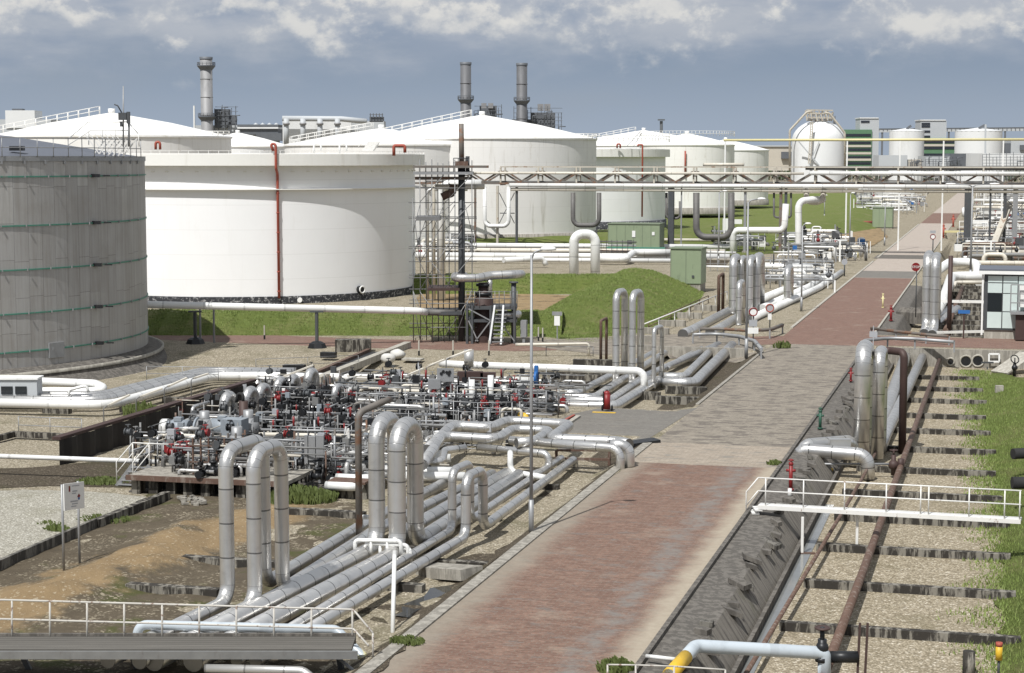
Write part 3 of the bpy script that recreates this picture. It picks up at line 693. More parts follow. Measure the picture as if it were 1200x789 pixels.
def roof_stair(t, R, z, h, ang, m, f0=.98, f1=.1):       # railing climbing a cone roof along a radius
    c = WOFF[t.name]; mb = MB(); up = Vector((0, 0, 1)); P = []
    for i in range(11):
        f = lerp(f0, f1, i / 10); P.append(Vector((c.x + R * f * math.cos(ang), c.y + R * f * math.sin(ang), z + h * (1 - f) * 1.02 + .05)))
    nn = Vector((-math.sin(ang), math.cos(ang), 0)) * .45
    for sgn in (-1, 1):
        Q = [p + nn * sgn for p in P]
        for k in (.6, 1.15): mb.tube([q + up * k for q in Q], .05, 0, 5)
        for q in Q: mb.tube([q, q + up * 1.15], .05, 0, 5)
    for a, b in zip(P, P[1:]): mb.beam(a, b, .9, .06)
    return mb.build('roof_walkway', m, t)

# 1 grey panelled tank
Yg, Rg, ug = 128.0, 18.7, -145
t1 = tank_base('storage_tank', 'huge grey panelled tank with green ring pipes at the left edge', ug, Yg, Rg, 0)
cg = WOFF[t1.name].copy(); zg = 14 - (183 - 187) * 126 / 2100
shell(t1, Rg, .5, zg - .35, M['tank_grey'], 128)
cone_roof(t1, Rg, zg - .1, 2.6, M['roof_grey'], .05, 96)
ring(t1, 'roof_rim', Rg, .06, zg - .35, zg - .02, M['galv'], 128)
railing_mesh(cg, Rg + .12, zg - .1, 1.25, 46, *A_F, .03).build('handrail', M['galv'], t1)
for v in (205.3, 257.5, 304.6, 351.5, 392.5):
    z = 14 - (v - 187) * 126.3 / 2100; c = cg
    gb = MB().lathe((c.x, c.y, 0), [(Rg + .01, z - .045), (Rg + .06, z - .045), (Rg + .06, z + .045), (Rg + .01, z + .045), (Rg + .01, z - .045)], 128, smooth=False).build('ring_pipe', M['green_band'], t1)
    for i in range(18):
        a = 1.45 * math.pi + .55 * math.pi * (i + .35) / 18; q = Vector((c.x + (Rg + .12) * math.cos(a), c.y + (Rg + .12) * math.sin(a), z)); MB().box(q, (.05, .08, .16), Vector((-math.sin(a), math.cos(a), 0))).build('bracket', M['galv'], gb)
    aN = math.atan2(-1, .93); q = Vector((X(114, 121), 0, z + .02)); q.y = c.y - math.sqrt((Rg + .2) ** 2 - (q.x - c.x) ** 2)
    MB().box(q, (.55, .3, .22)).box(q + Vector((.7, .1, 0)), (.5, .12, .08)).build('nozzle', M['black'], gb)
MB().lathe((cg.x, cg.y, 0), [(Rg - .05, .62), (Rg + .5, .55), (Rg + 1.0, .35), (Rg + 1.1, .0), (Rg + 2.2, -.6)], 128, smooth=False).build('base_skirt', M['dark_concrete'], t1)
MB().lathe((cg.x, cg.y, 0), [(Rg + .95, .35), (Rg + 1.02, .42), (Rg + 1.14, .42), (Rg + 1.12, .2)], 128).build('base_rim', M['concrete_pale'], t1)
aP = math.asin((X(36, 112) - cg.x) / (Rg + .05)); q = Vector((cg.x + (Rg + .05) * math.sin(aP), cg.y - (Rg + .05) * math.cos(aP), 1.55))
MB().box(q, (1.25, .12, 1.0), Vector((math.cos(aP), math.sin(aP), 0))).build('hatch_cover', M['galv'], t1)
for i in range(20):
    a = 1.45 * math.pi + .55 * math.pi * (i + .5) / 20; MB().box(cg + Vector(((Rg + .06) * math.cos(a), (Rg + .06) * math.sin(a), zg - .42)), (.12, .1, .25), Vector((-math.sin(a), math.cos(a), 0))).build('rim_bracket', M['galv'], t1)
q = D(20, 174, 117); MB().box(q, (.9, .5, .3)).build('roof_vent', M['black'], t1)
# roof platform, mast and gantry stairs at the right edge of the grey tank
pl = D(146, 172, 124); tp = thing('roof_gantry', 'white gantry stairs and mast on the rim of the grey tank', 'gantry', (pl.x, pl.y, zg))
z0 = zg
mb = MB()
for k in range(7):
    a = D(108 + 6 * k, 171, 124); mb.beam(Vector((a.x, 124, z0)), Vector((a.x + .9, 124.4, z0 + 1.2)), .09); mb.beam(Vector((a.x + .5, 124, z0 + .1)), Vector((a.x - .5, 124, z0 + 1.5 )), .06)
mb.build('stair_flight', M['rail_white'], tp)
mb = MB()
for (u0, v0, u1, v1) in ((80, 163, 103, 143), (103, 143, 150, 143), (150, 143, 162, 157), (80, 170, 106, 153), (106, 153, 152, 153), (104, 143, 104, 170), (120, 143, 120, 170), (135, 145, 135, 172), (152, 143, 152, 172), (162, 157, 163, 172)):
    mb.tube([D(u0, v0, 124), D(u1, v1, 124)], .035, 0, 5)
mb.build('handrail', M['rail_white'], tp)
MB().tube([D(144.5, 172, 124), D(144.5, 101, 124)], .06, 0, 8, r2=.04).build('mast', M['galv'], tp)
MB().tube([D(151, 172, 124), D(151, 133, 124)], .08, 0, 8).build('lamp_post', M['galv'], tp)
MB().box(D(144, 136.5, 123.9), (.55, .4, .5)).box(D(142, 146, 123.9), (.14, .2, .3)).box(D(150.5, 138, 123.9), (.2, .3, .8)).build('lamp_head', M['steel_dark'], tp)
MB().tube([D(142.5, 132, 124), D(138, 124, 124), D(134, 122.5, 124)], .05, .1, 6).build('horn', M['steel_dark'], tp)

# 2 white front tank with wind girders
Yw, Rw, uw = 190.7, 17.7, 290
t2 = tank_base('storage_tank', 'big clean white open topped tank with red riser pipe in the middle ground', uw, Yw, Rw, 0)
cw = WOFF[t2.name].copy()
def zc(v, Y): return 14 - (v - HORIZON) * Y / 2100
zt = zc(180.5, 175); zgb = zc(194.2, 174); zst = zc(222.5, 173)
shell(t2, Rw, .0, zt, M['tank_white'], 160)
MB().lathe((cw.x, cw.y, 0), [(Rw - .02, zgb), (Rw + 1.05, zgb), (Rw + 1.05, zt - .02), (Rw + .98, zt + .02), (Rw - .1, zt + .02)], 160, smooth=False).build('wind_girder', M['tank_girder'], t2)
MB().lathe((cw.x, cw.y, 0), [(Rw - .02, zst), (Rw + .5, zst), (Rw + .5, zst + .09), (Rw - .02, zst + .09)], 160, smooth=False).build('stiffener_ring', M['tank_girder'], t2)
railing_mesh(cw, Rw + 1.0, zgb + .1, zc(177, 173) - zgb - .1, 60, *A_F, .022, 2).build('handrail', M['rail_white'], t2)
MB().lathe((cw.x, cw.y, 0), [(Rw + .02, .75), (Rw + .12, .75), (Rw + .12, -.15)], 160, smooth=False).build('base_ring', M['ring'], t2)
MB().lathe((cw.x, cw.y, 0), [(Rw - .1, zt - .6), (Rw * .5, zt - .5), (.05, zt - .45)], 64).build('floating_roof', M['roof_white'], t2)
for i in range(36):
    a = math.pi + math.pi * (i + .5) / 36; MB().box(cw + Vector(((Rw + .06) * math.cos(a), (Rw + .06) * math.sin(a), zc(201, 173.5))), (.3, .14, .12), Vector((-math.sin(a), math.cos(a), 0))).build('bracket', M['tank_girder'], t2)
xr = X(324, 173); yr = cw.y - math.sqrt(Rw ** 2 - (xr - cw.x) ** 2)
rp = MB().tube([(xr - .25, yr - 1.25, zc(177, 172)), (xr - .5, yr - 1.2, zc(169, 172)), (xr, yr - 1.25, zc(169, 172)), (xr, yr - 1.25, zgb - .3), (xr, yr - .25, zgb - .8), (xr, yr - .25, .6)], .13, .25, 10).build('riser_pipe', M['dull_red'], t2)
for k in range(6): MB().cyl((xr, yr - .25, 1.2 + k * 1.9), .17, .12, 10).build('clamp', M['dull_red'], rp)
um, vm = 417, 342; xm = X(um, 176); ym = cw.y - math.sqrt(Rw ** 2 - (xm - cw.x) ** 2); nm = Vector((xm - cw.x, ym - cw.y, 0)).normalized()
mh = MB().tube([Vector((xm, ym, 1.1)), Vector((xm, ym, 1.1)) + nm * .5], .36, 0, 16).build('manhole', M['black'], t2)
MB().torus(Vector((xm, ym, 1.1)) + nm * .5, nm, .33, .07).build('flange', M['white'], mh)
xm = X(349, 174); ym = cw.y - math.sqrt(Rw ** 2 - (xm - cw.x) ** 2); MB().tube([Vector((xm, ym, .35)), Vector((xm, ym - .4, .35))], .24, 0, 12).build('nozzle', M['white'], t2)
for (u, v, mm) in ((468, 172, 'dull_red'), (402, 170, 'white'), (372, 170, 'white')):
    q = D(u, v, 180); k = .55 if mm == 'dull_red' else .35
    MB().tube([q + Vector((-k, 0, -.9)), q + Vector((-k, 0, .1)), q + Vector((k, 0, .1)), q + Vector((k, 0, -.6))], .09 if mm != 'dull_red' else .16, .2, 8).build('vent_bend', M[mm], t2)
mb = MB()
for k in range(12): a = D(431 + k * .6, 176.5 - k * .9, 181); mb.box(a, (1.1, .35, .08))
mb.beam(D(429, 177, 181), D(437, 164, 181), .08); mb.beam(D(438, 177, 181), D(447, 164, 181), .08); mb.tube([D(420, 172, 181), D(425, 167, 181), D(432, 165, 181)], .04, .1, 6)
mb.build('access_stair', M['rail_white'], t2)

# cone roofed tanks behind
def cone_tank(label, u, Y, wpx, vbase, veave, vpeak, m, z0=None, stair=None, rail=False, roofm='roof_white', seg=80):
    R = wpx * Y / 2100; z0 = (0 if z0 is None else z0); t = tank_base('storage_tank', label, u, Y, R, z0)
    ze = zc(veave, Y); h = zc(vpeak, Y) - ze; shell(t, R, z0, ze - .1, m, seg); cone_roof(t, R, ze, h, M[roofm], .2, seg)
    c = WOFF[t.name]; MB().cyl((c.x, c.y, ze + h - .1), .5, .7, 10).build('roof_vent', M['white'], t)
    if stair is not None: roof_stair(t, R, ze, h, stair, M['rail_white'])
    if rail: railing_mesh(c, R, ze, 1.2, 40, *A_F, .05).build('handrail', M['rail_white'], t)
    MB().lathe((c.x, c.y, 0), [(R, z0 + .5), (R + .25, z0 + .5), (R + .25, z0 - 1)], seg).build('base_ring', M['concrete'], t)
    return t
cone_tank('white cone roofed tank with stair railing rising behind the grey tank', 132, 262, 137, 0, 160.5, 133, M['tank_cream'], 0, math.radians(200))
t = t_left = [o for o in col.objects if o.name.startswith('storage_tank')][-1]
q = D(185, 171, 243); MB().tube([q + Vector((-.3, 0, -.5)), q + Vector((-.3, 0, .5)), q + Vector((.3, 0, .5)), q + Vector((.3, 0, -.5))], .18, .3, 8).build('vent_bend', M['dull_red'], t)
mb = MB()
for k in range(6): mb.tube([D(236 + 6.5 * k, 159, 256), D(236 + 6.5 * k, 154, 256)], .07, 0, 5)
for v in (154, 156.5): mb.tube([D(234, v, 256), D(269, v, 256)], .07, 0, 5)
mb.build('handrail', M['rail_white'], t)
cone_tank('low white cone roof just right of the slim grey flue stack', 279, 420, 62, 0, 172, 156, M['tank_white'], 0)
cone_tank('white cone roofed tank with stair railing peeking over the red riser pipe tank', 447, 300, 112, 0, 170, 151, M['tank_cream'], 0, math.radians(205))
cone_tank('largest stained white cone roofed tank with a long roof stair behind the dark lattice post', 565, 308, 133, 0, 163, 135.5, M['tank_cream'], 1.5, math.radians(196), False, seg=128)
t6 = [o for o in col.objects if o.name.startswith('storage_tank')][-1]
mb = MB()
for k in range(8): mb.tube([D(664 + 5 * k, 163, 300), D(664 + 5 * k, 157, 300)], .07, 0, 5)
for v in (157, 159.5): mb.tube([D(662, v, 300), D(701, v, 300)], .07, 0, 5)
mb.build('handrail', M['rail_white'], t6)
# floating roof tank
Y7, u7 = 365, 668; R7 = 111 * Y7 / 2100
t7 = tank_base('storage_tank', 'white open topped tank with stained girder directly right of the largest cone roofed tank', u7, Y7, R7, 1.5); c7 = WOFF[t7.name]
shell(t7, R7, 1.5, zc(175, Y7), M['tank_white'], 110)
MB().lathe((c7.x, c7.y, 0), [(R7 - .02, zc(184, 347)), (R7 + .9, zc(184, 347)), (R7 + .9, zc(175, 347)), (R7 - .1, zc(175, 347))], 110, smooth=False).build('wind_girder', M['tank_girder'], t7)
railing_mesh(c7, R7 + .8, zc(175, 347), 1.1, 56, *A_F, .045).build('handrail', M['rail_white'], t7)
MB().lathe((c7.x, c7.y, 0), [(R7, 2.0), (R7 + .3, 2.0), (R7 + .3, .5)], 90).build('base_ring', M['ring'], t7)
q = D(779, 200, 346); rp = MB().tube([(q.x - 5.2, q.y, zc(172, 346)), (q.x - 5.2, q.y, zc(170, 346)), (q.x - 4.3, q.y, zc(170, 346)), (q.x - 4.3, q.y, 3)], .16, .2, 8).build('riser_pipe', M['dull_red'], t7)
q = D(725, 172, 346); MB().tube([q + Vector((-.3, 0, -.3)), q + Vector((-.3, 0, .5)), q + Vector((.3, 0, .5)), q + Vector((.3, 0, -.3))], .16, .2, 8).build('vent_bend', M['dull_red'], t7)
mb = MB(); mb.tube([D(734, 172, 346), D(750, 155, 352)], .06, 0, 5); mb.tube([D(742, 172, 346), D(752, 156, 352)], .06, 0, 5); mb.build('stay', M['galv'], t7)
cone_tank('distant white tank whose broad cone roof and short stair rise behind the stained girder tank', 754, 480, 98, 0, 171, 153, M['tank_white'], 2, math.radians(190))
t8 = cone_tank('distant white tank with a railed eave and red standpipe left of the white domed vessel', 805, 440, 55, 0, 170, 157, M['tank_cream'], 2, None, True)
q = D(803, 190, 428); MB().tube([(q.x, q.y, zc(177, 428)), (q.x, q.y, zc(206, 428))], .2, 0, 8).build('riser_pipe', M['dull_red'], t8)
cone_tank('farthest white cone roofed tank partly hidden beside the railed eave tank', 850, 520, 50, 0, 176, 164, M['tank_cream'], 2)
pass

mb = MB()
for k in range(5): q = D(725 + 5 * k, 152, 470); mb.tube([q, q + Vector((0, 0, 1.2))], .1, 0, 5)
mb.tube([D(725, 149, 470), D(746, 146, 470)], .1, 0, 5)

# ================================================================ PIPE BRIDGE across the view
P0 = G(1132, 300); T_PB = ST(P0)[1]
def PL(u, v, t=T_PB):                   # pixel on the vertical plane t = const (parallel to the cross street)
    r = ray(u, v); o = Vector((0, 0, CAMZ)); k = (t - (o - O).dot(d)) / r.dot(d); return o + r * k
UP = Vector((0, 0, 1))
zb_, zm_, zt_ = PL(900, 220.5).z, PL(900, 204).z, PL(900, 196).z
sL, sR = ST(PL(486, 210))[0], ST(PL(1225, 210))[0]
bridge = thing('pipe_bridge', 'long weathered lattice pipe bridge crossing over the road in front of the white tanks', 'pipe bridge', PT(ST(PL(783, 300))[0], T_PB, 0))
W2 = 2.6
for t, nm in ((T_PB, 0), (T_PB + W2, 1)):
    MB().beam(PT(sL + 14, t, zt_), PT(sR, t, zt_), .2, .2).build('top_chord', M['truss_light'] if nm == 0 else M['truss'], bridge)
    MB().beam(PT(sL, t, zb_ + .55), PT(sR, t, zb_ + .55), .28, .3).build('bottom_chord', M['truss'], bridge)
s = sL + 8; bay = 6.05; i = 0
while s < sR:
    for t, m in ((T_PB - .02, M['truss_light'] if i % 3 else M['truss']), (T_PB + W2, M['truss'])):
        MB().beam(PT(s, t, zb_ + .7), PT(s, t, zt_ - .1), .24).build('upright', M['truss_light'], bridge)
        MB().beam(PT(s + .15, t + .02, zt_ - .7), PT(s + bay / 2, t + .02, zb_ + .7), .26).beam(PT(s + bay - .15, t + .02, zt_ - .7), PT(s + bay / 2, t + .02, zb_ + .7), .26).build('diagonal_brace', M['truss'], bridge)
    MB().beam(PT(s, T_PB, zb_ + .35), PT(s, T_PB + W2, zb_ + .35), .2).build('cross_beam', M['rust'], bridge)
    MB().beam(PT(s, T_PB - .3, zm_ - .35), PT(s, T_PB + W2, zm_ - .35), .18).build('cross_beam', M['truss'], bridge)
    s += bay; i += 1
for (u, vb, w, m) in ((605.5, 291, .34, 'steel_dark'), (557, 292, .3, 'truss'), (583, 292, .34, 'truss_light'), (786, 304, .85, 'steel_dark'), (798, 300, .2, 'galv'), (873, 262, .36, 'galv'), (914, 306, .42, 'truss'), (920, 300, .4, 'steel_dark'), (1132, 326, .95, 'steel_dark'), (1176, 298, .45, 'steel_dark'), (1160, 262, .3, 'steel_dark'), (1189, 275, .7, 'galv')):
    b = PL(u, vb); MB().beam(Vector((b.x, b.y, 0)), Vector((b.x, b.y, zb_ + .2)), w, w).build('column', M[m], bridge)
    MB().box(Vector((b.x, b.y, .15)), (w * 2, w * 2, .3), e).build('column_foot', M['concrete'], bridge)
for (u0, v0, u1, v1) in ((585, 226, 603, 262), (603, 226, 585, 262), (1178, 232, 1205, 262), (1178, 262, 1205, 232)):
    MB().beam(PL(u0, v0, T_PB + .5), PL(u1, v1, T_PB + .5), .1).build('wind_brace', M['steel_dark'], bridge)
MB().beam(PL(586, 250, T_PB + .5), PL(603, 250, T_PB + .5), .14).build('wind_brace', M['steel_dark'], bridge)
def bridge_pipe(label, u0, u1, v, r, m, off=0.0, z=None):
    a, b = PL(u0, v, T_PB + off), PL(u1, v, T_PB + off); zz = z if z is not None else PL(900, v, T_PB + off).z
    a.z = b.z = zz; return MB().tube([a, b], r, 0, 12).build('pipeline', M[m], label=label, cat='pipeline')
bridge_pipe('thick cream pipe slung along the bottom front of the lattice bridge', 597, 1225, 218.3, .33, 'white_pipe', -.55)
bridge_pipe('slimmer cream pipe directly under the thick front pipe of the lattice bridge', 597, 1225, 223.5, .24, 'tan_pipe', -.3)
bridge_pipe('white pipe at mid height along the right half of the lattice bridge', 948, 1225, 203, .30, 'white_pipe', -.5)
bridge_pipe('thin cream pipe at mid height along the left half of the lattice bridge', 520, 942, 203.5, .2, 'tan_pipe', -.5)
bridge_pipe('dark weathered pipe on top of the lattice bridge at right', 944, 1225, 197, .3, 'dark_pipe', .4)
bridge_pipe('dark pipe inside the lattice bridge behind its braces', 500, 1225, 214.5, .2, 'dark_pipe', 1.3)
bridge_pipe('short cream pipe lying on top of the lattice bridge above the road left', 824, 872, 193, .25, 'tan_pipe', .6)
def hang_loop(label, u0, u1, vt, vb, r, m, off=-.2, bend=None, vt2=None):
    MB().tube([PL(u0, vt, T_PB + off), PL(u0, vb, T_PB + off), PL(u1, vb, T_PB + off), PL(u1, vt2 or vt, T_PB + off)], r, bend or r * 3, 12).build('hanging_pipe_loop', M[m], label=label, cat='pipe loop')
hang_loop('dark square expansion loop hanging from the lattice bridge before the largest tank', 671.5, 702, 226, 264, .37, 'dark_pipe')
hang_loop('cream U shaped loop hanging below the left end of the lattice bridge', 568, 596, 219, 265, .32, 'white_pipe', -.6)
hang_loop('widest dark expansion loop hanging from the lattice bridge right of the green kiosk', 816, 857, 226, 278, .5, 'dark_pipe', -.1)
hang_loop('thin black loop hanging from the lattice bridge beside the two white uprights', 907, 927, 226, 255, .16, 'dark_pipe', .3)
hang_loop('small black loop hanging from the lattice bridge just right of the thick column', 781, 797, 226, 256, .2, 'dark_pipe', .4, None, 236)
MB().tube([PL(497, 300, T_PB - 60), PL(497, 219, T_PB - 60)], .18, 0, 8)
mb = MB().tube([PL(859, 306), PL(859, 270), PL(919, 270), PL(921, 239)], .5, .9, 14)
mb.build('pipe', M['white_pipe'], label='thick white pipe stepping up from the ground to the bridge with a long level stretch', cat='pipe')
MB().tube([PL(930, 302, T_PB - 2), PL(936, 290, T_PB - 2), PL(935.5, 236, T_PB - 2), PL(952, 234, T_PB), PL(965, 234, T_PB + 2)], .5, 1.2, 14).build('pipe', M['white_pipe'], label='thick white upright pipe with a top bend right of the stepped pipe', cat='pipe')
MB().tube([PL(945, 221, T_PB + 1), PL(945, 237, T_PB + 1), PL(963, 237, T_PB + 1), PL(966, 221, T_PB + 1)], .42, .9, 12).build('hanging_pipe_loop', M['tan_pipe'], label='short sagging cream loop hanging from the bridge over the grass bank', cat='pipe loop')
# thin cream high pipe on slim posts, right background
hp = thing('high_pipe', 'long thin pale yellow pipe on slim posts high above the lattice bridge', 'pipe', PT(ST(PL(1000, 200, T_PB + 14))[0], T_PB + 14, 0))
MB().tube([PL(848, 164.5, T_PB + 14), PL(1225, 163.5, T_PB + 14)], .2, 0, 10).build('pipe_run', M['cream_yellow'], hp)
for u in (850, 993, 1055, 1106, 1176): q = PL(u, 165, T_PB + 14); MB().beam(Vector((q.x, q.y, 0)), q, .22).build('post', M['white'], hp)
# dark flue column with platform in front of the bridge's left end
Yc = 138.0
cb = D(541, 401, Yc); cb.z = 0
colm = thing('flue_column', 'tall dark steel column with pale top standing in the scaffold', 'column', cb)
MB().tube([cb, D(541, 192, Yc)], .26, 0, 16).build('lower_shaft', M['steel_dark'], colm)
MB().tube([D(541, 192.5, Yc), D(540.5, 145, Yc)], .2, 0, 14).build('upper_shaft', M['truss'], colm)
MB().box(D(541, 193, Yc), (1.0, 1.0, .5)).build('collar', M['rust'], colm)
mb = MB()
for u in (531.5, 537, 545, 549.5):
    mb.tube([D(u, 204, Yc - .3), D(u, 185.5, Yc - .3)], .035, 0, 5)
for v in (185.5, 191, 203): mb.tube([D(531.5, v, Yc - .3), D(549.5, v, Yc - .3)], .035, 0, 5)
mb.build('cage', M['steel_dark'], colm); MB().box(D(548, 194, Yc), (.3, .3, 1.4)).build('box', M['steel_dark'], colm)
# scaffold
sc = thing('scaffold', 'open tube scaffold tower beside the right edge of the big white tank', 'scaffold', D(518, 400, Yc).xy.to_3d())
xs_ = [483.5, 492, 499, 506, 513, 519, 526, 533, 553]
for u in xs_:
    for Yq in ((Yc - 1.2, Yc + 2.2) if u in (483.5, 492, 506, 533, 553) else (Yc + .6,)):
        top = 192 if u > 488 else 236
        q = D(u, 200, Yq); MB().tube([Vector((q.x, q.y, 0)), Vector((q.x, q.y, zc(top - random.uniform(0, 6), Yq)))], .04, 0, 6).build('standard', M['scaff'], sc)
for i_, v in enumerate((203, 220, 238, 255, 272, 290, 308, 324, 341, 354, 366, 382, 397)):
    for Yq in ((Yc - 1.2, Yc + 2.2) if i_ % 2 else (Yc + 2.2,)):
        z = zc(v, Yc); MB().tube([Vector((X(483 if v > 236 else 491, Yq) - .3, Yq, z)), Vector((X(554, Yq) + .3, Yq, z))], .035, 0, 6).build('ledger', M['scaff'], sc)
for (u0, v0, u1, v1) in ((484, 300, 506, 238), (492, 272, 533, 236), (519, 272, 552, 239), (484, 240, 492, 308), (492, 340, 533, 274), (506, 338, 484, 290), (519, 340, 553, 300), (492, 398, 484, 342), (519, 398, 553, 345), (492, 342, 533, 398), (553, 272, 545, 240), (492, 237, 520, 205), (519, 240, 553, 205), (506, 272, 520, 240), (553, 340, 533, 398), (492, 308, 513, 272), (484, 341, 506, 397), (506, 308, 533, 341), (533, 240, 513, 272), (484, 272, 492, 240), (519, 308, 540, 272)):
    MB().tube([D(u0, v0, Yc - 1.25), D(u1, v1, Yc - 1.25)], .03, 0, 6).build('diagonal_tube', M['scaff'], sc)
for u in (484, 492, 506, 519, 533, 553):
    for v in (238, 272, 308, 341, 396):
        MB().tube([D(u, v, Yc - 1.2), Vector((X(u, Yc + 2.2), Yc + 2.2, zc(v, Yc - 1.2)))], .03, 0, 6).build('transom', M['scaff'], sc)
def deck(name, v, u0, u1, m, th=.35, Y0=Yc - 1.4, Y1=Yc + 2.3, par=None):
    z = zc(v, Y0); return MB().box(Vector(((X(u0, Y0) + X(u1, Y0)) / 2, (Y0 + Y1) / 2, z)), (X(u1, Y0) - X(u0, Y0), Y1 - Y0, th)).build(name, m, par or sc)
deck('deck', 209, 486, 552, M['truss'], .22, Yc - .4, Yc + 1.6); deck('deck', 203, 484, 554, M['galv'], .2); deck('deck', 195.5, 484, 572, M['truss'], .18); deck('deck', 256, 487, 515, M['scaff'], .3); deck('deck', 339, 500, 538, M['dark_rust'], .2); deck('deck', 367, 492, 541, M['steel_dark'], .25)
# riser pipes inside the scaffold
for (u, vt, vb, r, m, lab) in ((517, 215, 310, .42, 'white_pipe', 'thick white riser pipe inside the tube scaffold'), (508, 217, 280, .2, 'tan_pipe', 'thin cream riser pipe inside the tube scaffold'), (501, 222, 300, .16, 'clad2', 'thin grey riser pipe at the left of the tube scaffold')):
    a = D(u, vb, Yc + 40); MB().tube([Vector((a.x, a.y, 0)), Vector((a.x, a.y, zc(vt, Yc + 40))), Vector((a.x + 4, a.y, zc(vt, Yc + 40)))], r, r * 2.5, 10).build('riser_pipe', M[m], label=lab, cat='pipe')
MB().tube([D(510, 219, Yc + .5), D(568, 219, Yc + .5)], .2, 0, 10).build('pipe', M['tan_pipe'], label='cream level pipe crossing the scaffold top behind the dark column', cat='pipe')
mb = MB(); mb.tube([D(518, 231, Yc + .4), D(524, 228, Yc + .4), D(530, 227, Yc + .4), D(531, 216, Yc + .4)], .3, .3, 8)
mb.build('pipe', M['rust'], label='rusty bent duct under the scaffold deck beside the column', cat='pipe')

# filter vessel platform right of the dark column
pf = thing('platform', 'grey steel platform with stairs around a brown vessel at the dark column foot', 'platform', D(573, 402, Yc - 2).xy.to_3d())
Yp = Yc - 2
for (u, v) in ((549, 361), (549, 376)):
    MB().box(Vector(((X(546, Yp) + X(606, Yp)) / 2, Yp + 1.6, zc(v, Yp))), (X(606, Yp) - X(546, Yp), 3.2, .22)).build('platform_deck', M['steel_dark'], pf)
for u in (547, 553, 575, 603):
    for yy in (Yp, Yp + 3.1): MB().beam(Vector((X(u, yy), yy, 0)), Vector((X(u, yy), yy, zc(358, Yp))), .18).build('leg', M['steel_dark'], pf)
for (u0, v0, u1, v1) in ((549, 362, 575, 376), (557, 400, 575, 376), (549, 376, 560, 400), (585, 376, 603, 400)): MB().beam(D(u0, v0, Yp - .05), D(u1, v1, Yp - .05), .09).build('brace', M['galv'], pf)
for v in (342, 350): MB().tube([D(546, v, Yp), D(606, v, Yp)], .03, 0, 5).build('rail', M['scaff'], pf)
for u in (546, 551, 556, 562, 580, 585, 591, 598, 606): MB().tube([D(u, 361, Yp), D(u, 341, Yp)], .03, 0, 5).build('post', M['scaff'], pf)
for o_ in (0, 10):
    MB().beam(D(580 + o_ * 1.0, 358, Yp - .2), D(573.5 + o_ * 1.35, 404, Yp - 1.6), .14).build('stringer', M['galv'], pf)
for k in range(9): a = D(581 - k * .6, 364 + k * 4.6, Yp - .3 - k * .15); MB().box(a + Vector((.45, 0, 0)), (.85, .25, .05)).build('tread', M['galv'], pf)
vs = thing('vessel', 'dark brown filter vessel with flanged neck on the steel platform', 'vessel', D(567, 402, Yp + 1.4).xy.to_3d())
q = WOFF[vs.name]; hz = lambda v: zc(v, Yp + 1.4)
MB().lathe((q.x, q.y, 0), [(.75, 0), (.75, hz(350)), (.5, hz(346)), (.5, hz(341)), (.42, hz(340)), (.42, hz(331)), (.01, hz(331))], 20).build('body', M['dark_rust'], vs)
MB().cyl((q.x, q.y, hz(346)), .68, .25, 18).build('flange', M['black'], vs); MB().cyl((q.x, q.y, hz(335)), .6, .2, 18).build('flange', M['black'], vs)
MB().tube([D(574, 358, Yp + 1.2), D(574, 333, Yp + 1.2), D(574, 328, Yp + 1.2)], .2, 0, 10).build('side_pipe', M['clad'], vs)
MB().tube([D(611, 321.5, Yp + 3), D(607, 321.5, Yp + 1.6), D(575, 323, Yp + 1.4), D(560, 326, Yp + .7), D(533, 326, Yp + .4), D(533, 324, Yp + 2.2), D(545, 324, Yp + 3.4)], .33, .8, 14).build('pipe', M['clad'], label='silver kinked pipe resting across the top of the brown vessel', cat='pipe')
MB().tube([D(583, 369, Yp + .6), D(607, 369, Yp + .6), D(607, 368, Yp + 3.0)], .3, .7, 14).build('pipe', M['clad'], label='short silver pipe with rounded end at the platform stairs', cat='pipe')
MB().tube([D(602, 404, Yp + 1), D(602, 331, Yp + 1)], .2, 0, 10).cyl(D(602, 332, Yp + 1), .36, .12, 12).build('vent_pipe', M['steel_dark'], label='dark vertical vent pipe with flange at the right corner of the platform', cat='pipe')

# long white pipe on T supports in front of the white tank
lp = MB().tube([D(150, 356.5, 133), D(172, 357, 133), D(490, 364.5, 136), D(500, 366, 136.5)], .27, .8, 12).build('pipeline', M['white_pipe'], label='long white pipe on tall T supports in front of the big white tank', cat='pipeline')
MB().tube([D(500, 366, 136.6), D(541, 367, 137.2)], .25, 0, 12).build('pipeline', M['dark_pipe'], label='dark pipe stub continuing the long white pipe through the scaffold', cat='pipeline')
for (u, vb, lab) in ((229, 406, 'steel T support with black foot under the left part of the long white pipe'), (371.5, 411, 'steel T support with black foot under the middle of the long white pipe')):
    q = G(u, vb - 3); s_ = thing('pipe_support', lab, 'pipe support', q); Yq = q.y
    MB().beam(q, Vector((q.x, q.y, zc(365, Yq))), .2, .2).build('post', M['steel_dark'], s_); MB().box(Vector((q.x, q.y, zc(365, Yq))), (1.0, .3, .12)).build('saddle', M['steel_dark'], s_)
    MB().lathe((q.x, q.y, 0), [(.75, 0), (.6, .35), (.35, .5), (.01, .55)], 7, smooth=False).build('foot', M['black'], s_)
q = G(243, 402); fr = thing('goalpost', 'thin grey goalpost frame beside the left T support', 'frame', q)
for u in (235, 251): w = G(u, 402); MB().beam(w, Vector((w.x, w.y, zc(360, w.y))), .12).build('post', M['galv'], fr)
MB().beam(Vector((X(234.5, q.y), q.y, zc(360, q.y))), Vector((X(251.5, q.y), q.y, zc(360, q.y))), .16).build('crossbar', M['galv'], fr)

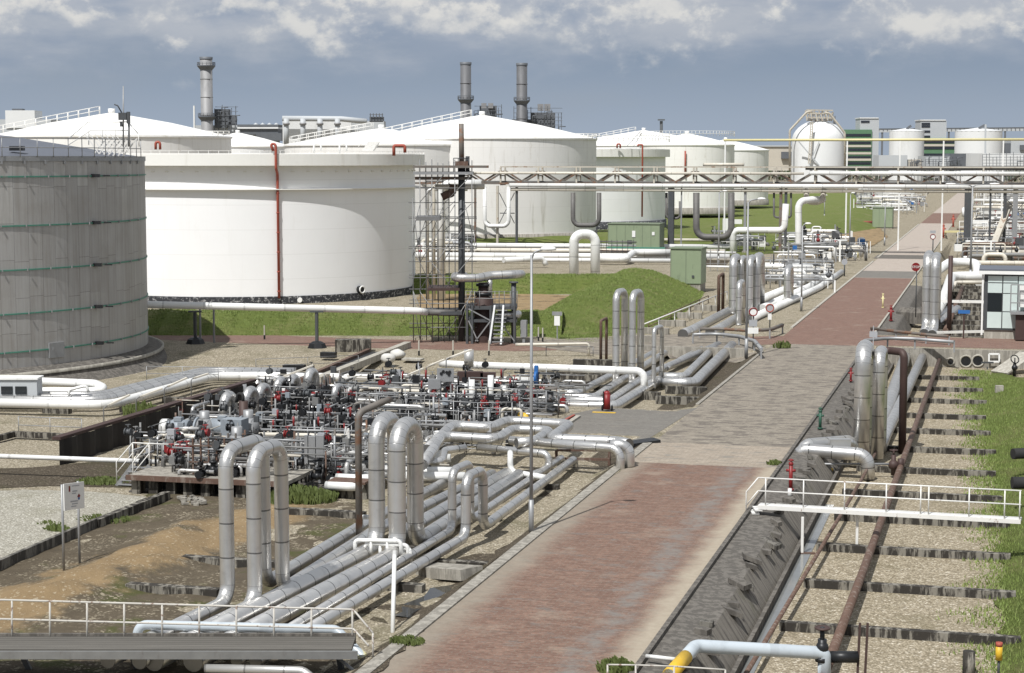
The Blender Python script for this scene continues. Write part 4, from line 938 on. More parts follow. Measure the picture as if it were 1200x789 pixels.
# ================================================================ FAR PLANT
def far_box(mb, u0, v0, u1, v1, Y, depth=None):
    a, b = D(u0, v0, Y), D(u1, v1, Y); dp = depth or abs(b.x - a.x)
    return mb.box(Vector(((a.x + b.x) / 2, Y + dp / 2, (a.z + b.z) / 2)), (abs(b.x - a.x), dp, abs(a.z - b.z)))
def stack(label, u, wpx, vtop, vcollar, Y, m, structs):
    q = D(u, 190, Y); st = thing('flue_stack', label, 'chimney stack', Vector((q.x, Y, 0))); r = wpx / 2 * Y / 2100; zt_ = zc(vtop, Y)
    MB().lathe((q.x, Y, 0), [(r, 0), (r, zt_), (r * .8, zt_), (r * .8, zt_ - 3)], 24).build('shaft', M[m], st)
    for v in vcollar:
        z = zc(v, Y); MB().lathe((q.x, Y, 0), [(r, z - r * .6), (r * 1.5, z), (r * 1.5, z + .5), (r, z + .5)], 24, smooth=False).build('gallery', M['far_steel'], st)
        railing_mesh(Vector((q.x, Y, 0)), r * 1.48, z + .5, 1.4, 14, 0, 2 * math.pi, .12).build('gallery_rail', M['far_steel'], st)
    for k in range(1, 7): z = zt_ * k / 7.2; MB().torus(Vector((q.x, Y, z)), UP, r * 1.01, .18, 24).build('hoop', M[m], st)
    MB().lathe((q.x, Y, 0), [(r * 1.06, zt_ - 1.2), (r * 1.1, zt_ + .1), (r * .9, zt_ + .1)], 24).build('rim', M['far_steel'], st)
    return st
def lattice_plant(label, boxes, Y, name='process_plant', seed=0, clutter=None):
    """open-steel plant block: solid boxes plus columns, floors and pipes"""
    rnd = random.Random(seed); u0 = min(b[0] for b in boxes); u1 = max(b[2] for b in boxes)
    o = thing(name, label, 'plant building', Vector((X((u0 + u1) / 2, Y), Y, 0)))
    for (a, b, c, dd, m) in boxes: far_box(MB(), a, b, c, dd, Y + rnd.uniform(0, 3), None).build('block', M[m], o)
    if clutter:
        a, b, c, dd = clutter; k = Y / 2100
        for i in range(int((c - a) / 4) + 1):
            u = a + i * 4 + rnd.uniform(-.6, .6); MB().beam(D(u, dd + 20, Y - 2), D(u, b + rnd.uniform(0, (dd - b) * .35), Y - 2), .6 * k).build('steel_post', M['far_steel'], o)
        for i in range(5):
            v = lerp(b + 3, dd, i / 5) + rnd.uniform(-.5, .5); MB().beam(D(a, v, Y - 2.5), D(c, v, Y - 2.5), .5 * k).build('floor_beam', M['far_steel'], o)
        for i in range(6):
            u = rnd.uniform(a, c); v = rnd.uniform(b + 3, dd); MB().tube([D(u, v + 8, Y - 4), D(u, v, Y - 4), D(u + rnd.uniform(3, 8), v, Y - 4)], .55 * k, 1.2 * k, 6).build('pipe', M['far_steel'], o)
    return o
stack('tall pale grey flue stack with one gallery at the left of the skyline', 243.5, 14, 69, (79.5, 138), 900, 'stack', None)
lattice_plant('dark process plant clustered at the foot of the left flue stack', [(251, 128, 268, 150, 'far_steel'), (262, 135, 276, 160, 'far_steel'), (228, 147, 300, 165, 'far_grey')], 905, seed=1, clutter=(252, 122, 279, 152))
q = D(227.5, 160, 880); MB().beam(Vector((q.x, q.y, 0)), D(227.5, 124, 880), .7).build('mast', M['far_white'], label='slim white mast just left of the left flue stack', cat='mast')
stack('dark flue stack behind the peak of the largest cone roof, left of the pair', 546, 12.5, 75, (118,), 900, 'stack_dark', None)
stack('dark flue stack with boiler house at its right foot, right of the pair', 611.5, 12.5, 76, (119.5,), 900, 'stack_dark', None)
lattice_plant('dark boiler house between the pair of dark flue stacks', [(562, 124, 582, 150, 'far_steel'), (564, 121, 570, 127, 'stack'), (572, 121, 578, 127, 'stack')], 905, seed=2, clutter=(556, 122, 588, 150))
lattice_plant('dark boiler house at the right foot of the right flue stack', [(622, 132, 650, 158, 'far_steel'), (630, 122, 637, 130, 'stack'), (638, 122, 645, 130, 'stack'), (600, 140, 625, 160, 'far_steel')], 905, seed=3, clutter=(602, 124, 659, 152))
dh = thing('filter_house', 'grey ducted filter house with four drop ducts on the left skyline', 'plant building', Vector((X(385, 800), 800, 0)))
far_box(MB(), 331, 138, 412, 170, 800, 12).build('block', M['far_white'], dh); far_box(MB(), 412, 142, 450, 170, 800, 12).build('block', M['far_grey'], dh)
MB().tube([D(331, 139, 796), D(400, 139.5, 796), D(430, 142.5, 796)], 1.2, 0, 10).build('main_duct', M['far_grey'], dh)
for u in (335.5, 355, 375, 395.5): MB().tube([D(u, 139, 793), D(u, 170, 793)], 1.15, 0, 10).build('drop_duct', M['far_grey'], dh); MB().tube([D(u, 144, 792.6), D(u, 146.5, 792.6)], 1.5, 0, 10).build('duct_flange', M['stack'], dh)
far_box(MB(), 433, 137, 449, 143, 800, 6).build('roof_room', M['far_steel'], dh); mb = MB()
for k in range(5): mb.beam(D(434 + 3.5 * k, 137, 799), D(434 + 3.5 * k, 133, 799), .35)
mb.beam(D(433, 134.5, 799), D(449, 134.5, 799), .3); mb.build('roof_rail', M['far_steel'], dh)
for k, u in enumerate((300, 308, 316, 324)):
    q = D(u, 160, 830); MB().lathe((q.x, 830, 0), [(1.5, 0), (1.5, zc(147, 830)), (.1, zc(144.5, 830))], 14).build('silo', M['far_grey'], label='slim grey silo in the row left of the ducted filter house', cat='silo', group='slim silos on the left skyline')
lattice_plant('low dark shed with pale bands left of the ducted filter house', [(278, 146, 326, 148.5, 'far_steel'), (278, 149, 326, 151, 'far_white'), (279, 151, 326, 158, 'far_steel'), (300, 156, 330, 165, 'far_steel')], 820, 'industrial_shed', 4)
lattice_plant('white office block with roof plant at the far left edge', [(6, 129.5, 41, 150, 'far_white'), (9, 133, 30, 135, 'far_steel'), (14, 127.5, 26, 129.6, 'far_steel'), (33, 130, 41.5, 140, 'far_grey'), (-10, 140, 60, 160, 'far_grey')], 500, 'office_block', 5)
# white domed vessel
Yd = 900; qd = D(959, 190, Yd); dm = thing('domed_vessel', 'white round topped storage vessel with cross ladder and roof piping behind the bridge', 'storage vessel', Vector((qd.x, Yd, 0))); Rd = 31 * Yd / 2100
zs = zc(166, Yd); zt2 = zc(141.5, Yd)
MB().lathe((qd.x, Yd, 0), [(Rd, 0), (Rd, zs)] + [(max(.02, Rd * math.cos(a)), zs + (zt2 - zs) * math.sin(a)) for a in [math.pi / 2 * i / 9 for i in range(1, 10)]], 48).build('shell', M['far_white'], dm)
for k, (u0, v0, u1, v1, u2, v2, u3, v3) in enumerate(((925.5, 200, 925.5, 153, 946, 131, 952, 131), (990, 196, 990, 156, 972, 133, 966, 132))):
    MB().tube([D(u0, v0, Yd - 9), D(u1, v1, Yd - 9), D(u2, v2, Yd - 9), D(u3, v3, Yd - 9)], .55, 2, 8).build('side_pipe', M['truss_light'], dm)
mb = MB()
for k in range(15): mb.beam(D(946 + k * 2, 142, Yd - 6 + (k % 3)), D(946 + k * 2 + (k % 3 - 1) * 2, 129.5 + (k * 7 % 4), Yd - 6), .7)
for v in (129, 133, 138): mb.beam(D(945, v, Yd - 6), D(976, v + .5, Yd - 6), .6)
mb.build('roof_piping', M['truss_light'], dm)
mb = MB()
for o_ in (-1.2, 1.2): mb.beam(D(951.5 + o_, 143, Yd - Rd - 1), D(948.5 + o_, 192, Yd - Rd - 1), .45)
for k in range(24): mb.beam(D(950.3 - k * .13, 144 + 2 * k, Yd - Rd - 1), D(952.7 - k * .13, 144 + 2 * k, Yd - Rd - 1), .3)
mb.build('ladder', M['truss_light'], dm)
MB().beam(D(936, 166, Yd - Rd - .6), D(960, 194, Yd - Rd - .6), .5).beam(D(960, 166, Yd - Rd - .6), D(948, 194, Yd - Rd - .6), .4).build('brace', M['far_grey'], dm)
q = D(977.5, 140, Yd); MB().tube([D(977.5, 150, Yd), D(977.5, 136, Yd)], .7, 0, 8).build('vent', M['far_steel'], dm)
def slab_block(label, u0, u1, vtop, bands, tower, Y, vb=200):
    o = thing('office_block', label, 'building', Vector((X((u0 + u1) / 2, Y), Y, 0)))
    far_box(MB(), u0, vtop, u1, vb, Y, 15).build('wall', M['far_green'], o)
    for v in bands[0]: far_box(MB(), u0 + .5, v, u1 - .5, v + 3.0, Y - .25, .3).build('window', M['far_glass'], o)
    for v in bands[1]: far_box(MB(), u0, v, u1, v + 2.6, Y - .35, .3).build('wall_band', M['far_cream'], o)
    a, b, c, dd, wv = tower
    far_box(MB(), a, b, c, vb, Y + 1.0, 14).build('tower', M['far_grey'], o); far_box(MB(), a - .5, b - 1.2, c + .5, b, Y + .5, 15).build('roof', M['far_white'], o)
    for v in wv: far_box(MB(), a + 1, v, a + 11, v + 2.4, Y + .7, .4).build('window', M['far_glass'], o)
    return o
slab_block('green banded office block with grey tower right of the domed vessel', 988, 1021, 152, ((157, 166, 174, 183, 190), (170, 178.5, 186)), (1008, 139, 1029, 0, (141.5,)), 1050)
slab_block('green banded block with tall grey tower between the two far white tanks', 1078, 1119, 162, ((165, 172, 180), (169, 184)), (1079, 141.5, 1108, 0, (144, 147, 153, 159)), 1050)
def far_tank(label, u, wpx, ve, vp, vb, Y):
    R = wpx * Y / 2100; o = thing('storage_tank', label, 'storage tank', Vector((X(u, Y), Y, 0))); c = WOFF[o.name]; ze = zc(ve, Y)
    MB().lathe((c.x, c.y, 0), [(R, 0), (R, ze)], 40).build('shell', M['far_white'], o); MB().lathe((c.x, c.y, 0), [(R * 1.01, ze - .3), (R * 1.01, ze), (.02, zc(vp, Y))], 24, smooth=False).build('roof', M['far_white'], o)
    MB().beam(Vector((c.x - R * .1, Y - R * .4, zc(vp, Y) - .6)), Vector((c.x + R * .15, Y - R * .4, zc(vp, Y) + 1.2)), 1.2).build('roof_fitting', M['far_steel'], o)
    return o
far_tank('far white tank between the two green banded blocks', 1062, 20, 154, 150.5, 193, 1000)
far_tank('far white tank near the right edge of the skyline', 1146, 27, 154, 150, 195, 980)
q = D(1155, 190, 900); MB().beam(Vector((q.x, q.y, 0)), D(1155, 146, 900), .9).build('mast', M['far_grey'], label='slim grey mast in front of the far right tank', cat='mast')
cv = thing('conveyor_bridge', 'thin dark conveyor bridge along the far right skyline', 'conveyor', Vector((X(1115, 1150), 1150, 0)))
MB().beam(D(1028, 153.5, 1150), D(1230, 151.5, 1150), 2.0).build('gallery', M['far_grey'], cv)
mb = MB()
for k in range(40): mb.beam(D(1030 + 5 * k, 153.5, 1149), D(1030 + 5 * k, 150.8, 1149), .5)
mb.beam(D(1028, 151.2, 1149), D(1230, 149.3, 1149), .5); mb.build('handrail', M['far_steel'], cv)
for u in (1034, 1072, 1112, 1178, 1210): q = D(u, 152, 1150); MB().beam(Vector((q.x, q.y, 0)), q, 1.2).build('post', M['far_steel'], cv)
for (lab, bx, Y) in (('long low white shed behind the lattice bridge left of the green block', [(880, 172, 928, 200, 'far_cream'), (880, 170.5, 928, 172, 'far_grey'), (916, 178, 928, 186, 'far_steel')], 1100),
                     ('pale shed with a green front band at the right edge', [(1152, 180, 1230, 200, 'far_white'), (1163, 186, 1200, 193, 'far_green')], 800),
                     ('low cream shed at the foot of the far white tank', [(1064, 187, 1080, 196, 'far_cream'), (1030, 182, 1063, 200, 'far_grey')], 850),
                     ('grey shed with pipe racks below the tall grey tower', [(1085, 183, 1125, 200, 'far_grey'), (1115, 180, 1150, 200, 'far_steel')], 880),
                     ('dark stepped plant block at the far right edge', [(1178, 168, 1192, 200, 'far_steel'), (1185, 162, 1230, 200, 'far_grey'), (1196, 170, 1230, 176, 'far_steel')], 1000)):
    lattice_plant(lab, bx, Y, 'industrial_shed', int(Y), clutter=(bx[0][0], bx[0][1] - 2, bx[0][2], 198) if Y < 900 else None)
q = D(690 + 85, 140, 700); pp = D(775, 190, 700)
MB().beam(Vector((pp.x, 700, 0)), D(775, 142, 700), 1.0).box(D(775, 140.6, 700), (2.6, 2.6, .5)).build('vent_mast', M['far_steel'], label='dark T topped mast behind the distant cone roofs', cat='mast')
# dark tree belts and plant haze at the foot of the skyline (a far-off wood)
mb = MB(); rnd = random.Random(5)
for i in range(9000):
    u = rnd.uniform(-300, 1600); Y = rnd.uniform(1150, 1350); hh = 9 + 6 * noise.noise(Vector((u * .05, 0, 0)))
    q = Vector((X(u, Y), Y, rnd.uniform(0, max(2, hh)))); a = Vector((rnd.uniform(-1, 1), rnd.uniform(-1, 1), rnd.uniform(-1, 1))) * 3.4; b = Vector((rnd.uniform(-1, 1), rnd.uniform(-1, 1), rnd.uniform(-1, 1))) * 3.4
    k = len(mb.v); mb.v += [q, q + a, q + b]; mb.face([k, k + 1, k + 2])
mb.build('far_wood', M['leaf'], kind='stuff', label='dark far off belt of trees along the horizon', cat='trees', base=(0, 0, 0))

# ================================================================ FOREGROUND PIPE BUNDLE (left of the road)
ZP = 0.0
bd = (G(545, 600, 0) - G(250, 750, 0)).normalized()
def up(p, z): return Vector((p.x, p.y, z))
def pipe(label, pts, r, m='clad', name='pipeline', bend=None, seg=16, cat='pipeline', group=None, flanges=(), parent_parts=()):
    mb = MB().tube(pts, r, bend, seg)
    return mb.build(name, M[m], label=label, cat=cat, group=group)
def g0(u, v, z=ZP): return G(u, v, z)
def loop_pts(pre, near, L, ztop, post, zb=ZP, dirv=None):
    n = g0(*near, zb); f = n + (dirv or bd) * L
    return [g0(*q, zb) for q in pre] + [n, up(n, ztop), up(f, ztop), f] + [q if isinstance(q, Vector) else g0(*q, zb) for q in post]
zl1 = D(299, 519, 57.5).z
pipe('large silver pipe whose tall arch is the leftmost of the front pair', loop_pts([(126, 774)], (267, 705), 2.5, zl1, [(432, 612), (527, 563)]), .235)
pipe('large silver pipe whose tall arch is the right one of the front pair', loop_pts([(163, 775)], (299, 708), 1.9, zl1 - .02, [(440, 622), (577, 556)]), .235)
zl2 = D(462, 483, 67).z
pipe('thickest silver pipe whose tall arch is the left one of the middle pair', loop_pts([(180, 774.5)], (442, 641), 1.7, zl2 + .03, [(594, 556)]), .30)
pipe('thickest silver pipe whose tall arch is the right one of the middle pair', loop_pts([(226, 775)], (466, 648), 1.65, zl2 - .02, [(608, 558)]), .31)
zl3 = D(545, 518, 74).z
pipe('slim silver pipe whose arch is the left one of the small third pair', loop_pts([(277, 775)], (530, 621), 1.9, zl3, [(659, 536), up(G(659, 536, 0), -.7)]), .165)
pipe('slim silver pipe at the right edge of the bundle with the right small arch', loop_pts([(299, 775)], (546, 629), 1.8, zl3 - .03, [(673, 538), up(G(673, 538, 0), -.7)]), .19)
# clamp bands on the big arches are seams in the cladding; sleepers carry the bundle
for i, (u0, v0, u1, v1) in enumerate(((150, 693, 262, 697), (215, 660, 330, 664), (420, 690, 498, 694), (500, 664, 572, 668), (330, 603, 430, 607))):
    a, b = g(u0, v0), g(u1, v1); b = a + e * (b - a).length
    MB().beam(a + UP * .08, b + UP * .08, .4, .42).build('sleeper', M['tie'], label='tar streaked concrete sleeper wall in the dirt beside the silver pipe bundle', cat='sleeper', group='concrete sleepers at the pipe bundle')
for k in range(6):
    c = g0(250 + 72 * k, 760 - 37.5 * k, -.5); MB().beam(c - e * 2.3 + UP * .12, c + e * 1.75 + UP * .12, .35, .24).build('sleeper', M['tie'], label='dark sleeper lying under the silver pipe bundle', cat='sleeper', group='sleepers under the pipe bundle')
MB().beam(g(500, 672) + UP * .12, g(553, 676) + UP * .12, 1.0, .38).build('pier', M['concrete'], label='low brick pier beside the puddle at the road verge', cat='pier')
# white sprinkler manifold frames clamped on the bundle
sm = thing('pipe_manifold', 'white small bore pipe manifold clamped over the bundle at the middle arches', 'manifold', g0(452, 645))
for (u0, v0, u1, v1, dr) in ((416, 633, 470, 634, .55), (428, 637, 478, 639, .6), (452, 641, 481, 643, .5)):
    a, b = D(u0, v0, 62.8), D(u1, v1, 62.4)
    MB().tube([a - UP * dr, a, b, b - UP * dr], .075, .15, 8).build('small_pipe', M['white_pipe'], sm)
    for k in (.35, .7): q = a.lerp(b, k); MB().tube([q, q - UP * dr], .06, 0, 8).build('small_leg', M['white_pipe'], sm)
MB().tube([D(462.5, 646, 55.3), up(G(460, 743, -.45), -.5)], .07, 0, 8).build('drop_pipe', M['white_pipe'], label='thin white standpipe dropping from the bundle to the wet soil', cat='pipe')
# brown thin return pipe behind the middle arches
q = G(421, 640, -.4); pipe('slim brown weathered pipe arching behind the middle arches', [q, up(q, D(425, 484, q.y).z), up(q, D(425, 474, q.y).z) + Vector((.9, .8, 0)), up(q, D(425, 474, q.y).z) + Vector((1.1, 1.4, 0))], .13, 'truss', 'pipe', .35, 10, 'pipe')
MB().tube([G(423, 625, -.4), D(423, 606, 66.5), D(434, 606, 66.5)], .09, .15, 8).build('pipe', M['white_pipe'], label='short white elbow pipe at the foot of the brown arched pipe', cat='pipe')
# flat white runs behind the arches
for k in range(4):
    a, b = G(382 + 6 * k, 569 - 4.6 * k, .1), G(420 + 6 * k, 571 - 4.6 * k, .1); c = b + d * 4.5
    pipe(['nearest', 'second', 'third', 'farthest'][k] + ' of four flat white pipes with rounded ends left of the middle arches', [a, b, c, c + e * 1.2], .19, 'white_pipe', bend=.5, seg=12, group='flat white pipes at the pump platform')
for k, (v, u0, u1) in enumerate(((546, 470, 520), (552, 468, 532), (558, 470, 545), (532, 478, 520), (536.5, 478, 528))):
    MB().tube([G(u0, v, .3), G(u1, v + .6, .3)], .2, 0, 12).build('pipeline', M['white_pipe'], label='white pipe lying crosswise behind the middle arches', cat='pipeline', group='crosswise white pipes behind the middle arches')
# zig-zag runs ending at the road verge
ZZ = 1.0
def zz(label, px, r, z=ZZ, end=None, m='clad'):
    P = [G(u, v, z) for u, v in px]
    if end: P.append(up(G(*end, z), -.6) if end else None)
    return pipe(label, P, r, m, bend=r * 2.2)
zz('silver pipe zigzagging in the rear and bending down farthest at the road verge', [(500, 528), (530, 499), (575, 502), (594, 493.5), (668, 498), (645, 514.5), (724, 518), (737, 521)], .27, 1.0)
q = G(737, 522, 1.0); pipe('silver drop bend ending the rear zigzag pipe at the road verge', [q + Vector((-.9, .1, 0)), q, up(q, -.5)], .27, bend=.6, name='pipe_bend')
zz('silver pipe zigzagging in front of the rear one over the apron', [(495, 545), (518, 511), (582, 515), (601, 503), (645, 505), (626, 517.5), (605, 519)], .24, 1.0)
q = G(727, 525.5, .95); pipe('straight silver pipe running level to the verge in front of the zigzags', [G(597, 516, .95), q, up(q, -.5)], .2, bend=.5)
pipe('short silver pipe with a downward bend under the level verge pipe', [G(560, 524, .6), G(643, 532, .6), up(G(643, 532, .6), -.1), G(615, 560, -.1)], .17, bend=.4)
pipe('silver pipe with a stepped kink in front of the zigzag pipes', [G(468, 541, .6), G(518, 541.5, .6), G(521, 528, .9), G(545, 525, .9)], .17, bend=.4)
pipe('slim white pipe stepping up left of the lamp post', [G(640, 560, .1), G(598, 553, .1), up(G(598, 553, .1), .9), G(598, 530, .6) ], .13, 'white_pipe', bend=.35)
MB().beam(g(650, 545) + UP * .3, g(715, 546) + UP * .3, .12).beam(g(652, 541) + UP * .55, g(712, 541) + UP * .55, .1).beam(g(652, 545), g(652, 545) + UP * .7, .12).beam(g(714, 546), g(714, 546) + UP * .7, .12).build('pipe_rest', M['rust'], label='rusty low pipe rest under the level verge pipe', cat='pipe rest')
MB().beam(G(735, 522, -.1), G(770, 517, .03), .9, .25).build('culvert_edge', M['black'], label='black broken edge beam where the pipes dive beside the road', cat='edge beam')

# ---- second bundle beyond the apron
bq = (G(840, 425, 0) - G(740, 462, 0)).normalized()
ZQ = -.05
def q0(u, v, z=ZQ): return G(u, v, z)
def cul(u, v): p = q0(u, v); return p
pipe('silver pipe turning up towards the culvert, leftmost of the four before the small arches', [q0(560, 459), q0(677, 461), q0(722, 437), q0(766, 414)], .25, bend=.5)
pipe('silver pipe turning up towards the culvert, second of the four before the small arches', [q0(560, 463.5), q0(697, 466), q0(737, 440), q0(779, 414)], .25, bend=.5)
pipe('silver pipe turning up towards the culvert, third of the four before the small arches', [q0(640, 469), q0(715, 470), q0(757, 441), q0(842, 404)], .26, bend=.5)
pipe('silver pipe turning up towards the culvert, nearest of the four with red cart before it', [q0(600, 474), q0(722, 476), q0(760, 452), q0(775, 445)], .30, bend=.6)
pipe('silver elbow pipe hugging the road edge up to the culvert', [q0(757, 447), q0(813, 450), q0(858, 405)], .36, bend=.8)
pipe('silver pipe parallel to the elbow pipe into the culvert', [q0(772, 441.5), q0(802, 442), q0(839, 405)], .28, bend=.7)
pipe('thin silver pipe left of the culvert elbows', [q0(781, 432), q0(797, 421), q0(822, 408)], .16, bend=.4)
pipe('level white pipe dropping down in front of the small arches', [G(516, 426, 1.05), G(540, 427.5, 1.05), G(755, 435, 1.05), up(G(755, 435, 1.05), .0)], .23, 'white_pipe', bend=.5)
def arch(label, u, vb, vt, L, r, zb=-.1, dirv=None, m='clad', name='pipe_arch', post=None):
    n = G(u, vb, zb); zt = D(u, vt, n.y).z; f = n + (dirv or bq) * L
    return pipe(label, [n - (dirv or bq) * .1 - UP * .2, n, up(n, zt), up(f, zt), f], r, m, name, cat='pipe arch', bend=min(L * .45, r * 2.6), seg=14)
arch('tall narrow silver arch, left one of two behind the level white pipe', 721.5, 446, 343, 1.7, .225)
arch('tall narrow silver arch, right one of two behind the level white pipe', 740.5, 447, 344, 1.7, .225)
arch('short slim silver arch at the end of the level white pipe', 766, 452, 385, 1.6, .14)
pipe('rust brown goalpost pipe standing left of the two tall narrow arches', [G(704, 432, 0), up(G(704, 432, 0), D(704, 376, G(704, 432).y).z), up(G(710.5, 428, 0), D(704, 376, G(704, 432).y).z), G(710.5, 428, 0)], .1, 'rust', 'goalpost', .15, 8, 'goalpost')
pipe('rust brown goalpost pipe standing right of the nearer green kiosk', [G(842, 368, 0), up(G(842, 368, 0), D(842, 324, G(842, 368).y).z), up(G(847, 364, 0), D(842, 324, G(842, 368).y).z), G(847, 364, 0)], .15, 'rust', 'goalpost', .15, 8, 'goalpost')
# culvert head on the left of the road
a, b = PT(-17.5, T_CUL - 6.2, 0), PT(-8.2, T_CUL - 6.2, 0)
MB().beam(a - UP * .12, b - UP * .12, .3, .9).build('culvert_wall', M['concrete'], label='concrete culvert head with pipes entering under the cross street left of the road', cat='culvert wall')
# curved guard rails at the crossing
def guard(label, px, z0=.0, hgt_=.75, m='galv', w=.3, posts=None):
    P = [G(u, v, z0) for u, v in px]; t = thing('guard_rail', label, 'guard rail', P[0])
    mb = MB(); Q = [up(p, z0 + hgt_) for p in P]
    mb.tube(Q, .16, 1.2, 4, True); mb.build('rail_beam', M[m], t)
    for i, p in enumerate(P): MB().beam(p, up(p, z0 + hgt_), .12).build('post', M['galv'], t)
    return t
guard('curved grey guard rail round the culvert left of the road', [(812, 403), (840, 402), (866, 405), (884, 411), (892, 421)], 0, .7)
guard('straight rust streaked guard rail beyond the culvert left of the road', [(820, 396), (848, 396), (875, 398), (902, 397), (917, 391)], 0, .7, 'truss')
guard('curved grey guard rail round the culvert right of the road', [(1010, 419), (1014, 411), (1040, 408), (1072, 409), (1118, 413)], 0, .75)
guard('straight rust streaked guard rail beyond the culvert right of the road', [(1021, 395), (1050, 399), (1085, 403), (1112, 405)], 0, .7, 'truss')

# ---- third bundle, beyond the cross street on the left
b3 = d
for k, (u0, v0, u1, v1, r, lab) in enumerate(((810, 388, 856, 364, .42, 'left'), (842, 386, 880, 363, .40, 'right'))):
    pipe('fat silver pipe running to the foot of the clustered arches, %s one' % lab, [G(u0 - 10, v0 + 4, .2), G(u0, v0, .2), G(u1, v1, .2)], r)
def arch3(lab, u, vb, vt, L, r): return arch(lab, u, vb, vt, L, r, .1, d)
arch3('clustered silver arch on the far left of the four tall ones', 858.5, 367, 303, 3.0, .36)
arch3('clustered silver arch second of the four tall ones', 867.5, 365, 304, 2.6, .30)
arch3('clustered silver arch third of the four tall ones', 878, 366, 303.5, 2.6, .32)
arch3('clustered silver arch rightmost and thickest of the four tall ones', 885.5, 364, 302, 3.4, .40)
arch3('short slim white arch in front of the four clustered arches', 865.5, 380, 332, 2.4, .24)
arch3('small silver arch alone beyond the clustered arches', 922, 356, 315, 3.0, .32)
for (u0, v0, u1, v1, r, lab) in ((880, 374, 960, 337, .34, 'nearest'), (893, 362, 948, 337, .42, 'middle'), (890, 352, 936, 333, .42, 'farthest')):
    pipe('silver pipe running on beyond the clustered arches, %s one' % lab, [G(u0, v0, .3), G(u1, v1, .3), G(u1 + 26, v1 - 18, .3)], r, 'white_pipe', bend=1.5)

# ================================================================ RIGHT TRENCH
tie_v = [747, 694, 650, 613, 583, 554, 529, 507, 489, 471, 457, 443.5]
for i, v in enumerate(tie_v):
    c = G(1040, v, TR); t_ = ST(c)[1]; hh = .35; s1 = 10.3 - .03 * max(0, t_) - .1 * (i % 3) + .25 * noise.noise(Vector((i, 2, 3)))
    a, b = PT(2.72 + .15 * (i % 2), t_, TR + hh / 2 - .05), PT(s1, t_, TR + hh / 2 - .05)
    mb = MB(); n = 14
    for k in range(n):
        p, q = a.lerp(b, k / n), a.lerp(b, (k + 1) / n); dz = .012 * noise.noise(Vector((k * .7, i, 0)))
        mb.beam(p + UP * dz, q + UP * dz, .34 + .012 * noise.noise(Vector((k, i * 3.1, 1))), hh)
    mb.build('sleeper', M['tie'], label='low tar streaked concrete sleeper crossing the gravel trench right of the road', cat='sleeper', group='concrete sleepers across the gravel trench')
for i in range(15):
    t_ = T_CUL2 + 4 + i * 5.2; MB().beam(PT(3.2, t_, TR + .2), PT(24, t_, TR + .2), .6, .6).build('sleeper', M['tie'], label='concrete sleeper crossing the gravel trench beyond the cross street', cat='sleeper', group='sleepers in the far trench')
zr = TR + .55
pipe('thick rusty pipe lying along the sleepers in the gravel trench', [G(962, 800, zr), G(1012, 668, zr), G(1058, 540, zr), G(1102, 419, zr)], .15, 'rust', bend=2)
pipe('thin rusty pipe lying along the sleepers left of the thick rusty one', [G(868, 800, zr), G(985, 604, zr), G(1012, 558, zr), G(1046, 492, zr)], .075, 'rust', bend=1)
bt = d
n1 = G(1009, 541, TR + .3); n2 = G(1028, 536, TR + .3)
zt1, zt2_ = D(1008, 411, n1.y).z, D(1028, 416, n2.y).z
f1, f2 = n1 + d * 2.3, n2 + d * 2.3
pipe('tall silver arch pipe feeding the culvert, thicker left one beside the rusty column', [n1 - UP * .1, up(n1, zt1), up(f1, zt1), f1, G(1041, 476, TR + .5), G(1067, 401, TR + .75)], .40, bend=.75, seg=20)
pipe('tall silver arch pipe feeding the culvert, slimmer right one beside the rusty column', [n2 - UP * .1, up(n2, zt2_), up(f2, zt2_), f2, G(1037, 512, TR + .45), G(1083, 414, TR + .75)], .31, bend=.6, seg=20)
for (u, v, r, lab) in ((1067.5, 402, .5, 'dark flanged collar of the left silver pipe at the culvert wall'), (1083.5, 415, .46, 'dark flanged collar of the right silver pipe at the culvert wall')):
    q = G(u, v, TR + .75); dr = (d * 1.0 + e * .12).normalized(); cth = thing('wall_collar', lab, 'collar', q)
    MB().tube([q - dr * .1, q + dr * .9], r, 0, 20).build('sleeve', M['black'], cth); MB().torus(q - dr * .1, dr, r * .92, .07, 20).build('rim', M['concrete_pale'], cth)
# low inverted U pipes from the embankment
q = G(935, 549, -.9); zt_a = D(935, 528, q.y).z + .05
qa, qb = q, G(1017, 556, TR + .3)
pipe('low silver inverted U pipe crossing the embankment, front one', [up(qa, -1.0), up(qa, zt_a), up(qb, zt_a - .1), up(qb, TR + .1)], .33, bend=.75, seg=18)
qa2, qb2 = qa + d * .95 + e * .1, n1 + Vector((-.3, 0, 0))
pipe('low silver inverted U pipe crossing the embankment, rear one', [up(qa2, -1.0), up(qa2, zt_a + .05), up(qb2, zt_a + .0), up(qb2, TR + .1)], .33, bend=.75, seg=18)
MB().box(D(984, 519.5, qa.y + .1), (1.0, .5, .42)).build('junction_box', M['clad'], label='small silver box sitting on the low inverted U pipes', cat='box')
MB().tube([D(931, 544, qa.y - .5), D(1052, 544, qa.y - .5)], .06, 0, 8).build('pipe', M['galv'], label='thin grey pipe in front of the low inverted U pipes', cat='pipe')
MB().tube([D(953, 551, qa.y + .2), D(976, 551.5, qa.y + .2)], .12, 0, 10).build('pipe', M['yellow'], label='short yellow pipe under the low inverted U pipes', cat='pipe')
mb = MB(); vq = D(1047, 545, qa.y - .5)
mb.cyl(vq - UP * .5, .12, 1.0, 10).ball(vq, .26).cyl(vq + UP * .4, .05, .35, 8).torus(vq + UP * .72, UP, .18, .03).cyl(vq + Vector((.35, 0, -.2)), .16, .5, 10)
mb.build('valve', M['dark_rust'], label='dark hand valve on the thin grey pipe in the gravel trench', cat='valve')
